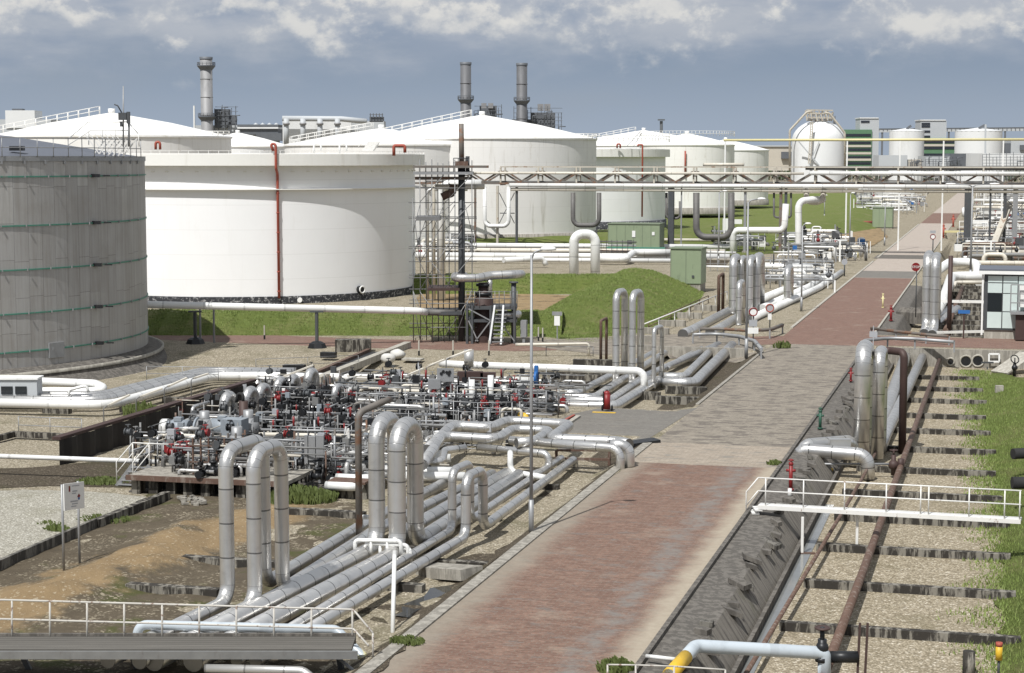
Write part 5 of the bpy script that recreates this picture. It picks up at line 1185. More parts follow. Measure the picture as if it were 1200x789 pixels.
# rusty column
q = G(1057, 532, TR); zt_c = D(1057, 413, q.y).z
pipe('dark rusty column pipe standing on the gravel with a sideways top bend', [q, up(q, zt_c), up(q, zt_c) + Vector((-.5, 1.0, -.02)), up(q, zt_c) + Vector((-1.2, 1.2, -.02))], .20, 'dark_rust', 'column_pipe', .3, 14, 'pipe')
q = G(1115, 383, TR); pipe('dark rusty column pipe standing beyond the cross street', [G(1112, 394, TR), up(G(1112, 394, TR), D(1115, 300, G(1112, 394, TR).y).z)], .2, 'dark_rust', 'column_pipe', 0, 12, 'pipe')
# culvert head wall right
wl = thing('culvert_wall', 'concrete culvert head wall with round pipe openings across the gravel trench', 'culvert wall', PT(8, T_CUL, TR))
MB().beam(PT(1.4, T_CUL - .02, TR / 2 + .02), PT(13.6, T_CUL - .02, TR / 2 + .02), .3, -TR + .06).build('wall', M['concrete'], wl)
for (u, v, r) in ((1114, 424, .27), (1132, 423.5, .42), (1146, 423, .42)):
    q = G(u, v, 0); k = (T_CUL - .2 - ST(Vector((0, 0, 0)))[1]); pp = PL(u, v, T_CUL - .2); op = MB().tube([pp, pp + d * .25], r, 0, 18).build('opening', M['black'], wl)
    MB().torus(pp, d, r, .07, 18).build('opening_rim', M['concrete_pale'], op)
MB().beam(PL(1157, 430, T_CUL - 1), PL(1157, 441, T_CUL - 1), .1).box(PL(1157, 425, T_CUL - 1), (.9, .1, .12)).build('marker_post', M['steel_dark'], label='dark T shaped marker post in front of the culvert wall', cat='post')
MB().beam(PL(1125, 436, T_CUL - .6), PL(1176, 437, T_CUL - .6), .16).build('beam', M['rust'], label='rusty beam lying on the gravel before the culvert wall', cat='beam')
fr = thing('white_stand', 'small white frame standing at the culvert wall', 'frame', G(1165, 428, TR))
for (u0, v0, u1, v1) in ((1159, 415, 1171, 415), (1159, 424, 1171, 424), (1159, 415, 1159, 424), (1171, 415, 1171, 424)): MB().beam(PL(u0, v0, T_CUL - .5), PL(u1, v1, T_CUL - .5), .12).build('bar', M['white'], fr)
# dark pipe stubs at the right edge
pipe('short black pipe stub jutting from the grass at the right edge, upper one', [G(1187, 532, .1), G(1230, 530, .1)], .26, 'rubber', 'pipe_stub', 0, 14, 'pipe')
pipe('short black pipe stub jutting from the grass at the right edge, lower one', [G(1186, 566, .1), G(1232, 566, .1)], .27, 'rubber', 'pipe_stub', 0, 14, 'pipe')
mb = MB(); a = PL(1171, 437, T_CUL - 4); mb.beam(a, PL(1205, 414, T_CUL - 2), 1.6, .12)
mb.build('slab', M['concrete_pale'], label='pale concrete slab leaning on the grassy rise at the culvert', cat='slab')
vq = PL(1189, 431, T_CUL - 5); va = thing('valve', 'black handwheel valve standing on the grass by the pale slab', 'valve', vq)
MB().cyl(vq - UP * .6, .12, .9, 10).ball(vq, .22).cyl(vq, .05, .7, 8).build('body', M['black'], va); MB().torus(vq + UP * .6, Vector((.2, -.8, .4)), .3, .04, 18).build('handwheel', M['black'], va)
MB().box(G(1171, 459, TR + .3), (.5, .3, .8)).build('marker_stone', M['concrete_pale'], label='small pale concrete marker block at the end of a sleeper by the grass', cat='marker')

# ---- foot bridge with white railing
fb = thing('foot_bridge', 'narrow white railed foot bridge crossing the gravel trench', 'foot bridge', G(1005, 646, TR))
Yb = G(1005, 646, TR).y
A = D(890, 592, Yb + 1.3); B = D(1197, 609, Yb - 2.3)
MB().beam(A, B, .48, .1).build('walkway', M['rail_white'], fb)
side = (B - A).normalized().cross(UP).normalized()
MB().beam(A + side * .29 - UP * .03, B + side * .29 - UP * .03, .07, .16).build('edge_beam', M['rail_white'], fb)
for sgn, nm in ((1, 0),):
    P = [A + side * .27 * sgn, B + side * .27 * sgn]
    for h in (1.15, .62): MB().tube([P[0] + UP * h, P[1] + UP * h], .028, 0, 8).build('handrail', M['rail_white'], fb)
    for f in [.03, .18, .34, .50, .63, .66, .81, .94, .995]: q = P[0].lerp(P[1], f); MB().tube([q, q + UP * 1.15], .028, 0, 8).build('post', M['rail_white'], fb)
    C0 = D(876, 607, Yb + 1.6) + side * .27 * sgn
    MB().tube([P[0] + UP * 1.15, C0 + UP * 1.1, C0], .028, .1, 8).build('handrail', M['rail_white'], fb); MB().tube([P[0] + UP * .62, C0 + UP * .55], .028, 0, 8).build('handrail', M['rail_white'], fb)
for k in range(4): q = A.lerp(D(876, 607, Yb + 1.6), (k + .7) / 4); MB().box(q - UP * .05, (.3, .8, .06)).build('step', M['rail_white'], fb)
for u, v in ((940, 650), (1004, 646)):
    q = G(u, v, TR); MB().beam(q, up(q, A.z - .1), .1).build('leg', M['rail_white'], fb); MB().beam(q - Vector((.3, 0, -.04)), q + Vector((.5, 0, .04)), .2, .08).build('foot', M['rust'], fb)

# ---- bottom right: grey valve pipe, stump, marker
Yv = 50.2
gp = pipe('blue grey pipe bending down to a yellow end at the bottom right', [G(784, 792, .1), D(815, 757, 49.6), D(958, 765, 50.2), D(966, 766, 50.2), D(966, 805, 50.2)], .19, 'bluegrey_pipe', bend=.35)
MB().tube([G(784, 792, .1).lerp(D(815, 757, 49.6), .0), G(784, 792, .1).lerp(D(815, 757, 49.6), .62)], .2, 0, 14).build('yellow_end', M['yellow'], gp)
vq = D(963.5, 757, Yv); va = thing('valve', 'dark rusty gate valve on the blue grey pipe at the bottom right', 'valve', vq)
MB().cyl(vq - UP * .45, .2, .12, 14).cyl(vq - UP * .3, .13, .5, 12).ball(vq - UP * .05, .19).cyl(vq, .07, .55, 8).build('body', M['black'], va); MB().torus(vq + UP * .52, UP, .2, .035, 18).cyl(vq + UP * .5, .17, .04, 12).build('handwheel', M['dark_rust'], va)
wq = D(1001, 770, Yv + .3); wn_o = thing('winch', 'rusty pipe clamp roller beside the blue grey valve', 'roller', wq)
MB().tube([wq - Vector((.7, 0, 0)), wq + Vector((.1, 0, 0))], .17, 0, 14).build('drum', M['black'], wn_o)
for x in (.1, .32): MB().beam(wq + Vector((x, 0, -.7)), wq + Vector((x + .05, 0, 1.0)), .07).build('upright', M['dark_rust'], wn_o)
q = G(1135, 792, TR); MB().cyl(q - UP * .2, .19, .95, 14, r2=.18).build('timber_stump', M['tie'], label='dark weathered timber stump standing in the gravel at the bottom right', cat='stump')
q = G(1170, 790, -.9); mk = thing('marker_post', 'yellow marker post with red cap at the grass edge bottom right', 'marker', q)
MB().cyl(q - UP * .2, .04, .7, 8).build('stem', M['steel_dark'], mk); MB().cyl(q + UP * .42, .1, .4, 10).build('body', M['yellow'], mk); MB().cyl(q + UP * .82, .1, .12, 10).build('cap', M['dull_red'], mk)
cr = thing('corner_railing', 'thin white corner railing at the bottom edge of the brick road', 'railing', D(725, 800, 46))
P = [D(712, 779, 46), D(745, 779.5, 45.8), D(790, 781, 45.6), D(850, 785, 45.3)]
for i, p in enumerate(P): MB().tube([p - UP * 1.1, p], .025, 0, 8).build('post', M['rail_dull'], cr)
for a, b in zip(P, P[1:]): MB().tube([a, b], .022, 0, 8).build('handrail', M['rail_dull'], cr)
MB().tube([G(757, 769, .15), G(792, 773, .15)], .06, 0, 8).build('short_pipe', M['white_pipe'], label='short white pipe at the bottom of the embankment edge', cat='pipe')

# ---- bottom left catwalk
cw_ = thing('catwalk', 'weathered plank catwalk with flaking white railing along the bottom left edge', 'catwalk', Vector((-9, 50, 0)))
Ycw = 50.0
def cpt(u, v, Y=Ycw): return D(u, v, Y)
MB().box(Vector(((X(-40, Ycw) + X(412, Ycw)) / 2, Ycw - .72, .43)), (X(412, Ycw) - X(-40, Ycw), 1.36, .1)).build('planking', M['boards'], cw_)
MB().beam(Vector((X(-40, 50), 50.03, .4)), Vector((X(412, 50), 50.03, .4)), .1, .3).build('edge_beam', M['dark_concrete'], cw_); MB().beam(Vector((X(-40, 48), 48.53, .34)), Vector((X(412, 48), 48.53, .34)), .1, .22).build('edge_beam', M['galv_dark'], cw_)
for v0, v1 in ((702.5, 714.5), (725, 737)): MB().tube([cpt(-40, v0 - .6), cpt(414, v1)] + ([cpt(437, 742, 49.4)] if v0 < 710 else [cpt(432, 757, 49.4)]), .03, .1, 8).build('handrail', M['rail_dull'], cw_)
for u in (14, 58.5, 102, 145.5, 190, 233.5, 277, 321, 365, 413): MB().tube([cpt(u, 757), cpt(u, 703.5 + u * .0265)], .03, 0, 8).build('post', M['rail_dull'], cw_)
MB().tube([cpt(437, 742, 49.4), cpt(437, 775, 49.4)], .03, 0, 8).build('post', M['rail_dull'], cw_)
for u in (20, 150, 290, 395): MB().beam(Vector((X(u, 50), 49.9, -.5)), cpt(u, 757, 49.9), .14).build('leg', M['steel_dark'], cw_)
pipe('grey pipe bent over the bundle behind the catwalk with a yellowish lower end', [up(cpt(161, 757, 51.5), -.2), cpt(161, 732, 51.5), cpt(394, 738, 51.2), cpt(430, 775, 50.6), cpt(442, 787, 50.4)], .14, 'bluegrey_pipe', bend=.3, seg=14)
mb = MB().tube([cpt(416, 761, 50.85), cpt(432, 777, 50.57)], .15, 0, 14); mb.build('pipe_sleeve', M['cream_yellow'], label='yellowish sleeve on the lower end of the grey bent pipe', cat='sleeve')
MB().tube([cpt(395, 770, 49.2), cpt(425, 795, 48.8)], .05, 0, 8).build('stair_rail', M['galv'], cw_)
pipe('second grey pipe bend below the catwalk at the bottom', [cpt(240, 783, 48.6), cpt(355, 786, 48.5), cpt(372, 800, 48.2)], .12, 'clad2', bend=.3)

# ---- sign board left
sg = thing('sign_board', 'white notice board on two thin posts standing in the dirt at left', 'sign', g(84, 668))
pa, pb = g(75, 671), g(93.5, 663)
for p, vt in ((pa, 568), (pb, 564)): MB().tube([p - UP * .1, up(p, D(75, vt, p.y).z)], .045, 0, 8).build('post', M['galv'], sg)
ta, tb = D(75.5, 583, pa.y - .06), D(97.5, 580, pb.y - .06); ax = (tb - ta); L_ = ax.length; ax.normalize(); cb_ = (ta + tb) / 2; nrm = ax.cross(UP).normalized()
if nrm.y > 0: nrm = -nrm
bo = MB().box(cb_, (L_ + .08, .04, .95), ax, None, UP).build('board', M['white'], sg)
def mark(x, z, w, h, m, nm='mark'): MB().box(cb_ + ax * x + UP * z + nrm * .024, (w, .008, h), ax, None, UP).build(nm, M[m], bo)
mark(-.29, .28, .09, .2, 'red'); mark(-.29, .36, .07, .05, 'yellow'); mark(.08, .37, .46, .035, 'sign_back'); mark(.03, .18, .3, .05, 'sign_back'); mark(-.02, .1, .25, .04, 'sign_back')
mark(-.02, -.18, .45, .05, 'sign_back'); mark(.02, -.27, .35, .04, 'sign_back'); mark(-.05, -.36, .3, .04, 'sign_back')
MB().box(cb_ + ax * .27 + UP * -.02 + nrm * .024, (.13, .008, .13), (ax + UP).normalized(), None, (UP - ax).normalized()).build('hazard_diamond', M['red'], bo); MB().box(cb_ + ax * .27 + UP * -.10 + nrm * .026, (.09, .008, .09), (ax + UP).normalized(), None, (UP - ax).normalized()).build('hazard_diamond', M['blue'], bo)

# ---- lamp posts
def lamp(label, base, vtop, heads, r=.075):
    q = base; t = thing('street_lamp', label, 'street lamp', q); zt = D(0, vtop, q.y).z
    MB().tube([q - UP * .1, up(q, zt)], r, 0, 10, r2=r * .62).build('pole', M['galv'], t); MB().cyl(q - UP * .05, r * 1.3, 1.4, 10).build('pole_base', M['galv'], t)
    for hx in heads:
        a = up(q, zt); b = a + Vector((hx, 0, .22)); MB().tube([a - UP * .15, a + Vector((hx * .2, 0, .12)), b], r * .5, .2, 6).build('arm', M['galv'], t)
        c = b + Vector((hx * .25, 0, .02)); k = len; hd = MB().lathe((0, 0, 0), [(.01, -.09), (.16, -.06), (.17, .0), (.12, .07), (.01, .09)], 12)
        for v in hd.v: v.x = v.x * max(1.8, abs(hx) * 1.9); v += c
        hd.build('lamp_head', M['white'], t)
    return t
lamp('tall grey street lamp beside the pipe bundle at the left verge of the road', G(622.5, 627, -.1), 299, (.5,))
lamp('grey street lamp standing by the curved guard rail left of the crossing', G(874.5, 419, 0), 237, (.75,), .1)
lamp('slim grey street lamp standing between the green kiosk and the stepped white pipe', G(842, 312, 0), 226, (.6,), .13)
lamp('double headed street lamp beside the thick dark bridge column right of the road', G(1137, 330, 0), 218, (-2.0, 2.0), .14)
lamp('slim pale street lamp left of the road near the small lone arch', G(939, 365, 0), 265, (.4,), .09)
lamp('thin pale street lamp left of the far road before the third green kiosk', G(995.5, 300, 0), 228, (.3,), .11)
lamp('thin pale street lamp in front of the third green kiosk', G(1036.5, 288, 0), 240, (.3,), .11)
lamp('thin pale pole lamp on the grass bank under the bridge', G(966, 258, 0), 230, (.3,), .12)

# ---- green kiosks
def kiosk(label, u0, v0, u1, vb, depth, zb, hbase, m='green_box', signs=()):
    p = G(u0, vb, zb); q = Vector((X(u1, p.y), p.y, zb)); w = (q - p).length; h = zc(v0, p.y) - zb - hbase
    t = thing('kiosk', label, 'equipment kiosk', p.lerp(q, .5)); c = PT(*ST(p.lerp(q, .5)), 0) + d * depth / 2
    MB().box(Vector((c.x, c.y, zb + hbase + h / 2)), (w, depth, h), e).build('body', M[m], t)
    MB().box(Vector((c.x, c.y, zb + hbase / 2 - .1)), (w * .97, depth * .97, hbase + .2), e).build('plinth', M['concrete'], t)
    MB().box(Vector((c.x, c.y, zb + hbase + h + .06)), (w + .2, depth + .2, .14), e).build('roof', M['green_box_dark'], t)
    fc = c - d * (depth / 2 + .01); n = max(2, int(w / 1.3))
    mb = MB()
    for i in range(n + 1): mb.box(fc + e * (-w / 2 + w * i / n) + UP * (zb + hbase + h / 2), (.06, .05, h * .98), e)
    for zz_ in (.02, .98): mb.box(fc + UP * (zb + hbase + h * zz_), (w, .05, .06), e)
    mb.build('panel_rib', M['green_box_dark'], t)
    for (fx, fz, sw, sh, mm, nm) in signs: MB().box(fc + e * (w * (fx - .5)) + UP * (zb + hbase + h * fz) - d * .05, (sw, .05, sh), e).build(nm, M[mm], t)
    return t
kiosk('sage green kiosk with grey top at the end of the grass bank', 785.5, 291.5, 823, 343, 3.4, 0, .9, 'green_box', ((.74, .22, .25, .25, 'steel_dark', 'vent'),))
kiosk('wide sage green kiosk with a white notice in front of the white tanks', 712, 262.5, 774, 297, 4.0, 0, .55, 'green_box', ((.5, .62, .5, .95, 'white', 'notice'), (.88, .64, .4, .5, 'white', 'notice'), (.42, .3, .7, .5, 'steel_dark', 'meter_box')))
kiosk('third green kiosk beside the far end of the road', 1022.5, 243.5, 1047, 268, 4.5, 0, .2)
q = G(745, 297, 0); MB().box(q + UP * .5, (9, .6, .9), e).build('hedge_planter', M['green_band'], label='low dark green trough along the front of the wide green kiosk', cat='trough')

# ---- control hut right
hp_ = G(1156, 398, 0); hut = thing('control_hut', 'glass panelled control hut with flat roof at the right edge', 'hut', hp_)
Yh = hp_.y; x0, x1 = X(1158.5, Yh), X(1240, Yh); zt_h, zg_ = zc(322, Yh), zc(387.5, Yh); hw = x1 - x0
cH = Vector(((x0 + x1) / 2, Yh, 0)) + d * 2.5
MB().box(Vector((cH.x, cH.y, (zt_h + zg_) / 2)), (hw, 5, zt_h - zg_), e).build('wall', M['steel_dark'], hut)
MB().box(Vector((cH.x, cH.y, zg_ / 2)), (hw * .97, 4.8, zg_), e).build('plinth', M['concrete_pale'], hut)
MB().box(Vector((cH.x, cH.y, zt_h + .18)), (hw + .9, 5.8, .26), e).build('roof', M['white'], hut)
MB().box(Vector((cH.x, cH.y, zt_h + .38)), (hw + .8, 5.7, .1), e).build('roof_top', M['roof_grey'], hut)
fH = cH - d * 2.52; left = fH - e * (hw / 2); px = (X(1176, Yh) - x0)
rowsz = [zg_ + (zt_h - zg_) * f for f in (.03, .335, .665, .985)]
for r_i in range(3):
    for c_i in range(4):
        dark = (r_i == 1 and c_i == 0)
        wpan = px * .93; cx = .25 + px * c_i + px / 2
        MB().box(left + e * cx + UP * ((rowsz[r_i] + rowsz[r_i + 1]) / 2), (wpan, .06, (rowsz[r_i + 1] - rowsz[r_i]) * .95), e).build('glass_panel', M['dark_glass' if dark else 'glass'], hut)
MB().box(left + e * (.25 + px) + UP * (rowsz[2] + (rowsz[3] - rowsz[2]) * .6), (px * 1.9, .09, .06), e).build('transom', M['steel_dark'], hut)
MB().beam(left - e * .1 + UP * .3, left - e * .1 + UP * zt_h, .14).build('corner_post', M['white'], hut)
pf2 = thing('access_platform', 'small grey access platform with railing on the front of the control hut', 'platform', left + e * px * 1.9 - d * .8)
pc = left + e * (px * 2.55) - d * .9; zpl = zc(365, Yh)
MB().box(Vector((pc.x, pc.y, zpl)), (px * 1.6, 1.6, .2), e).build('floor', M['galv'], pf2)
for k in range(4):
    q = pc - e * px * .8 + e * (px * .5 * k) - d * .75; MB().beam(up(q, zpl), up(q, zpl + 2.2), .09).build('post', M['galv'], pf2)
for h in (.8, 1.5, 2.2): MB().beam(up(pc - e * px * .8 - d * .75, zpl + h), up(pc + e * px * .8 - d * .75, zpl + h), .08).build('rail', M['galv'], pf2)
MB().box(Vector((pc.x + .2, pc.y, zpl + 1.3)), (px * .8, .9, 1.7), e).build('cabinet', M['white'], pf2)
MB().box(Vector((pc.x, pc.y, zpl / 2)), (px * .9, 1.0, zpl - .2), e).build('support', M['dark_rust'], pf2)

# ================================================================ LEFT PIPE ROWS
pipe('large silver pipe running from the left edge, front one, then level past the pump pit', [G(-60, 471, .2), G(127, 475, .2), G(248, 441.5, .2), G(302, 440.5, .2), G(632, 447, .2)], .26, 'white_pipe', bend=1.4)
for k, lab in enumerate(('second', 'third', 'fourth')):
    o_ = Vector((0, 0, 0)) + d * (.95 + .85 * k) - e * (.55 + .6 * k)
    pipe('large silver pipe in the left row, %s counted from the front one' % lab, [G(-60, 471 - 3 * k, .2) + d * .9, G(122, 472, .2) + o_, G(246, 441, .2) + o_, G(330, 440.5, .2) + d * (.9 + .8 * k)], .25, 'clad', bend=1.4)
pipe('silver pipe making a hairpin turn below the grey tank', [G(-60, 443, .5), G(112, 450, .5), G(124, 456, .3), G(112, 459, .1), G(-60, 459, .1)], .26, 'white_pipe', bend=.9)
q = D(-8, 468, 103); bx_ = thing('instrument_cabin', 'small white cabin with two dark windows on the pipes at the left edge', 'cabin', q)
a, b = D(-14, 467, 103), D(43, 445, 103); MB().box(Vector(((a.x + b.x) / 2, 103.6, (a.z + b.z) / 2)), (b.x - a.x, 1.2, b.z - a.z)).build('wall', M['far_grey'], bx_); MB().box(Vector(((a.x + b.x) / 2, 103.6, b.z + .05)), (b.x - a.x + .15, 1.4, .1)).build('roof', M['white'], bx_)
for u in (8, 24.5): MB().box(D(u, 457.5, 102.97), (.66, .05, .45)).build('window', M['dark_glass'], bx_)
MB().tube([D(81, 467, 103), D(81, 457, 103), D(101, 452, 103), D(104, 460, 103)], .09, .2, 8).build('vent_pipe', M['white_pipe'], label='thin white bent vent pipe on top of the left pipe row', cat='pipe')
pipe('thin white level pipe from the left edge to the pit stairs', [G(-60, 532.5, .45), G(186, 541.5, .45)], .11, 'white_pipe')
for u0, v0, u1, v1 in ((60, 470, 78, 492), (150, 469, 168, 478), (200, 458, 215, 466)): MB().beam(g(u0 - 8, v0 + 14) + UP * .1, g(u0 + 22, v0 + 15) + UP * .1, .5, .5).build('sleeper', M['tie'], label='dark support block under the left silver pipe row', cat='sleeper', group='support blocks under the left pipe row')
# sheet piling wall and pit edge
def piling(label, pa, pb, z0, z1):
    t = thing('pit_wall', label, 'pit wall', pa); ax = (pb - pa); L = ax.length; ax.normalize(); nn = Vector((ax.y, -ax.x, 0)); mb = MB(); n = int(L / .45)
    prof = []
    for i in range(n + 1):
        s_ = L * i / n; o_ = .16 if (i // 2) % 2 else -.0; prof.append(pa + ax * s_ + nn * o_)
    b0 = len(mb.v)
    for p in prof: mb.v += [Vector((p.x, p.y, z0)), Vector((p.x, p.y, z1))]
    for i in range(n): mb.face([b0 + 2 * i, b0 + 2 * i + 2, b0 + 2 * i + 3, b0 + 2 * i + 1])
    mb.build('piling', M['piling'], t); MB().beam(up(pa, z1 + .06) - nn * .15, up(pb, z1 + .06) - nn * .15, .45, .14).build('coping', M['dark_rust'], t)
    return t
w0, w1, w2 = g(70, 546), g(300, 471), g(640, 470)
piling('black corrugated sheet pile wall along the left side of the pump pit', w0, w1, -.7, .75)
piling('black sheet pile wall along the rear side of the pump pit', w1, G(470, 474, -.5), -.7, .45)
fa, fb_ = G(150, 579, -.5), G(335, 588, -.5)
pv = thing('pump_platform', 'raised pump platform with rusty edge on dark piles', 'platform', fa)
MB().beam(up(fa, .26) + d * 1.6, up(fb_, .26) + d * 1.6, 3.4, .16).build('slab', M['concrete'], pv); MB().beam(up(fa, .26) - d * .14, up(fb_, .26) - d * .14, .12, .22).build('edge_beam', M['rust'], pv)
for k in range(9): q = fa.lerp(fb_, (k + .4) / 9); MB().box(up(q, -.2) + d * .35, (.42, .5, .75), e).build('pile', M['tie'], pv)
MB().beam(up(fa, -.2) + d * 1.4, up(fb_, -.2) + d * 1.4, .1, .8).build('back_wall', M['piling'], pv)
overlay('pit_floor', [(150, 577), (305, 472), (640, 470), (650, 478), (600, 500), (470, 535), (430, 565), (340, 586)], M['dark_concrete'], .03, 2.0)
b0, b1 = G(388, 583, -.5), G(432, 585, -.5)
MB().beam(up(b0, -.15), up(b1, -.15), .5, .7).build('pier', M['tie'], label='dark low pier under the flat white pipes', cat='pier')
MB().beam(up(b0, .25), up(b1, .25), 1.0, .1).build('plate', M['rust'], label='rusty plate on the pier under the flat white pipes', cat='plate')
for (u0, v0, u1, v1, lab) in ((-20, 524, 18, 514, 'left'), (18, 514.5, 96, 518, 'right')): MB().beam(g(u0, v0) + UP * .25, g(u1, v1) + UP * .25, .25, .3).build('beam', M['tie'], label='dark low beam edging the gravel left of the pit wall, %s stretch' % lab, cat='beam')
st = thing('stairs', 'small steel stairs with pale rails climbing to the pump pit', 'stairs', g(140, 572))
for sgn in (0, .8):
    o_ = e * sgn; a, b = g(137, 570) + o_, D(156, 545, 79) + o_
    MB().beam(a, b, .08, .2).build('stringer', M['galv'], st); MB().tube([a + UP * .1, a + UP * 1.1, b + UP * 1.0, b + UP * 1.0 + e * 1.8], .028, .1, 6).build('handrail', M['rail_white'], st); MB().tube([b, b + UP], .028, 0, 6).build('post', M['rail_white'], st); MB().tube([a + UP * .6, b + UP * .55], .022, 0, 6).build('mid_rail', M['rail_white'], st)
for k in range(5): MB().box(g(137, 570).lerp(D(156, 545, 79), (k + .5) / 5) + e * .4, (.8, .22, .04), e).build('tread', M['galv'], st)

# ---- handrails
def fence(label, px, h=1.1, z=None, m='galv', rr=.026, sp=1.6, group=None, mids=1, heights=None):
    P = [(g(*q) if z is None else G(q[0], q[1], z)) for q in px]; t = thing('handrail', label, 'railing', P[0], group); n = 0
    for a, b in zip(P, P[1:]):
        k = max(1, round((b - a).length / sp))
        for j in range(k + (1 if b is P[-1] else 0)): q = a.lerp(b, j / k); MB().tube([q, q + UP * h], rr, 0, 6).build('post', M[m], t)
        for i in range(mids + 1): MB().tube([a + UP * (h * (i + 1) / (mids + 1)), b + UP * (h * (i + 1) / (mids + 1))], rr, 0, 6).build('rail', M[m], t)
    return t
GH = 'thin galvanised handrails among the pump manifold'
fence('thin grey handrail in front of the blue grey pump at the left of the manifold', [(192, 548), (290, 554)], 1.1, .34)
fence('thin grey handrail along the front row of black valves', [(318, 528), (404, 532), (420, 519)], 1.2, 0)
fence('thin grey handrail behind the front row of black valves', [(335, 509), (408, 512)], 1.2, 0)
fence('thin grey handrail around the rear valves left of the gauge panel', [(395, 482), (445, 485), (475, 487)], 1.5, 0, mids=2)
fence('long thin grey handrail before the rear valve row right of the gauge panel', [(476, 500), (560, 506), (600, 505)], 1.5, 0, mids=2)
fence('long thin grey handrail behind the rear valve row at the yellow pipe', [(536, 484), (640, 490)], 1.5, 0, mids=2)
fence('thin grey handrail on the landing left of the brown arched pipe', [(380, 556), (428, 548)], 1.3, -.2)
fence('sloping grey handrail beside the electric panels', [(347, 570), (384, 552)], 1.2, -.4)
fence('thin grey handrail beside the left pipes at the gravel', [(22, 508), (96, 511)], .9)
fence('black looped handrail around the dark handwheel at the apron', [(606, 486), (654, 492)], 1.5, -.1, 'steel_dark', .03, 1.4)
fence('thin dark fence along the gravel in front of the T supports', [(300, 437), (420, 432)], .9, 0, 'scaff', .02, 3.0)
fence('thin white handrail at the foot of the grey tank', [(172, 446), (256, 447)], .9, 0, 'galv', .025, 2.2)
fence('thin dark fence along the sleepers behind the green bank', [(640, 418), (695, 418)], .7, 0, 'scaff', .03, 2.5, mids=0)
fence('long pale handrail running up beside the bank to the clustered arches', [(752, 399), (852, 356)], 1.2, 0, 'rail_white', .05, 6, mids=0)
fence('low rusty handrail along the ditch beside the bank', [(760, 388), (830, 355)], .7, 0, 'rust', .04, 5)

# ---- slanted tube lamps on thin poles
def tube_lamp(u, vb, vt, u2, v2, lab):
    p = g(u, vb); top = up(p, D(u, vt, p.y).z); t = thing('tube_lamp', lab, 'lamp', p)
    q = D(u2, v2, p.y + .8); MB().tube([p, top, top.lerp(q, .25)], .035, .15, 6).build('pole', M['scaff'], t); MB().beam(top.lerp(q, .15), q, .16, .09).build('lamp_tube', M['tan_pipe'], t)
for k, a in enumerate(((122, 508, 478, 152, 463), (160, 497, 467, 190, 455.5), (193, 488, 455, 219, 443), (224.5, 480, 444.5, 244, 438))):
    tube_lamp(*a, 'thin pole with slanted tube lamp beside the pit wall, %s counted from the left edge' % ('first', 'second', 'third', 'fourth')[k])
tube_lamp(311, 478, 450, 367, 428, 'long slanted tube lamp over the white riser bends in the manifold')
tube_lamp(475, 470, 441, 496, 432, 'thin pole with slanted tube lamp left of the gauge panel')
tube_lamp(500, 462, 430, 521, 421.5, 'thin pole with slanted tube lamp behind the gauge panel')
tube_lamp(523, 470, 421, 553, 410, 'thin pole with slanted tube lamp rising over the gauge panel')
tube_lamp(402, 470, 447, 424, 458, 'short slanted tube lamp above the rear black valves')
tube_lamp(313, 530, 509, 323, 496, 'short cream tube lamp beside the red stems of the front valves')

# ---- risers (white gooseneck spools) of the manifold
rl = ('first', 'second', 'third', 'fourth', 'fifth', 'sixth', 'seventh')
for k, (u, vb, vt, r) in enumerate(((263, 500, 465, .26), (289, 497, 459, .25), (304, 488, 455, .25), (325, 478, 447, .24), (340, 474, 444, .23), (361, 470, 437, .26), (392, 486, 454, .18))):
    n = G(u, vb, .1); zt = D(u, vt, n.y).z; f = n + d * .9 + e * .1
    t = thing('riser_pipe', 'white gooseneck riser in the manifold, %s from the pit wall' % rl[k], 'riser pipe', n)
    MB().tube([n - UP * .4, up(n, zt), up(f, zt), f - UP * .4], r, .5, 14).build('bend', M['clad'], t); MB().disc(up(n, .5), UP, r * 1.45, .12, 16).build('flange', M['black'], t); MB().disc(up(n, .68), UP, r * 1.45, .1, 16).build('flange', M['galv'], t)
for k, (u, vb, vt) in enumerate(((264, 474, 457), (284, 466, 450), (302, 460, 444.5))):
    p = G(u, vb, .0); MB().tube([p, up(p, D(u, vt, p.y).z)], .26, 0, 12).build('pipe', M['clad'], label='short upright grey pipe stub behind the %s gooseneck riser' % rl[k], cat='pipe')
# brown column with black hose
q = G(286, 524, -.3); pipe('dark brown column with a black hose bend on top in front of the risers', [q, up(q, D(286, 470, q.y).z)], .23, 'dark_rust', 'column_pipe', 0, 14, 'pipe')
zt = D(286, 470, q.y).z; MB().tube([up(q, zt - .1) - e * .02, up(q, zt + .35), up(q, zt + .35) - e * .35 + d * .1, up(q, zt - .1) - e * .42 + d * .1], .08, .2, 8).build('hose', M['rubber'], label='black hose bend on top of the dark brown column', cat='hose')

# ---- pumps
def pump(lab, u, v, z=-.1, body='pump_blue'):
    p = G(u, v, z); t = thing('pump', lab, 'pump', p); c = p + UP * .75
    MB().box(p + UP * .15 + e * .6, (3.2, .9, .3), e).build('base_frame', M['concrete'], t)
    MB().tube([c - e * .6, c + e * .55], .42, 0, 18).build('motor', M[body], t); MB().tube([c - e * .95, c - e * .58], .43, 0, 18).build('fan_cowl', M['white_pipe'], t)
    MB().box(c + UP * .46 - d * .1, (.4, .35, .2), e).build('terminal_box', M[body], t); MB().tube([c + e * .55, c + e * 1.0], .15, 0, 12).build('coupling', M['black'], t)
    MB().tube([c + e * 1.0, c + e * 1.65], .5, 0, 18).ball(c + e * 1.35, .58, 16).build('casing', M['galv'], t); MB().disc(c + e * 1.0, e, .6, .1, 18).build('flange', M[body], t); MB().cyl(c + e * 1.35, .25, .9, 12).build('outlet', M['galv'], t)
    return t
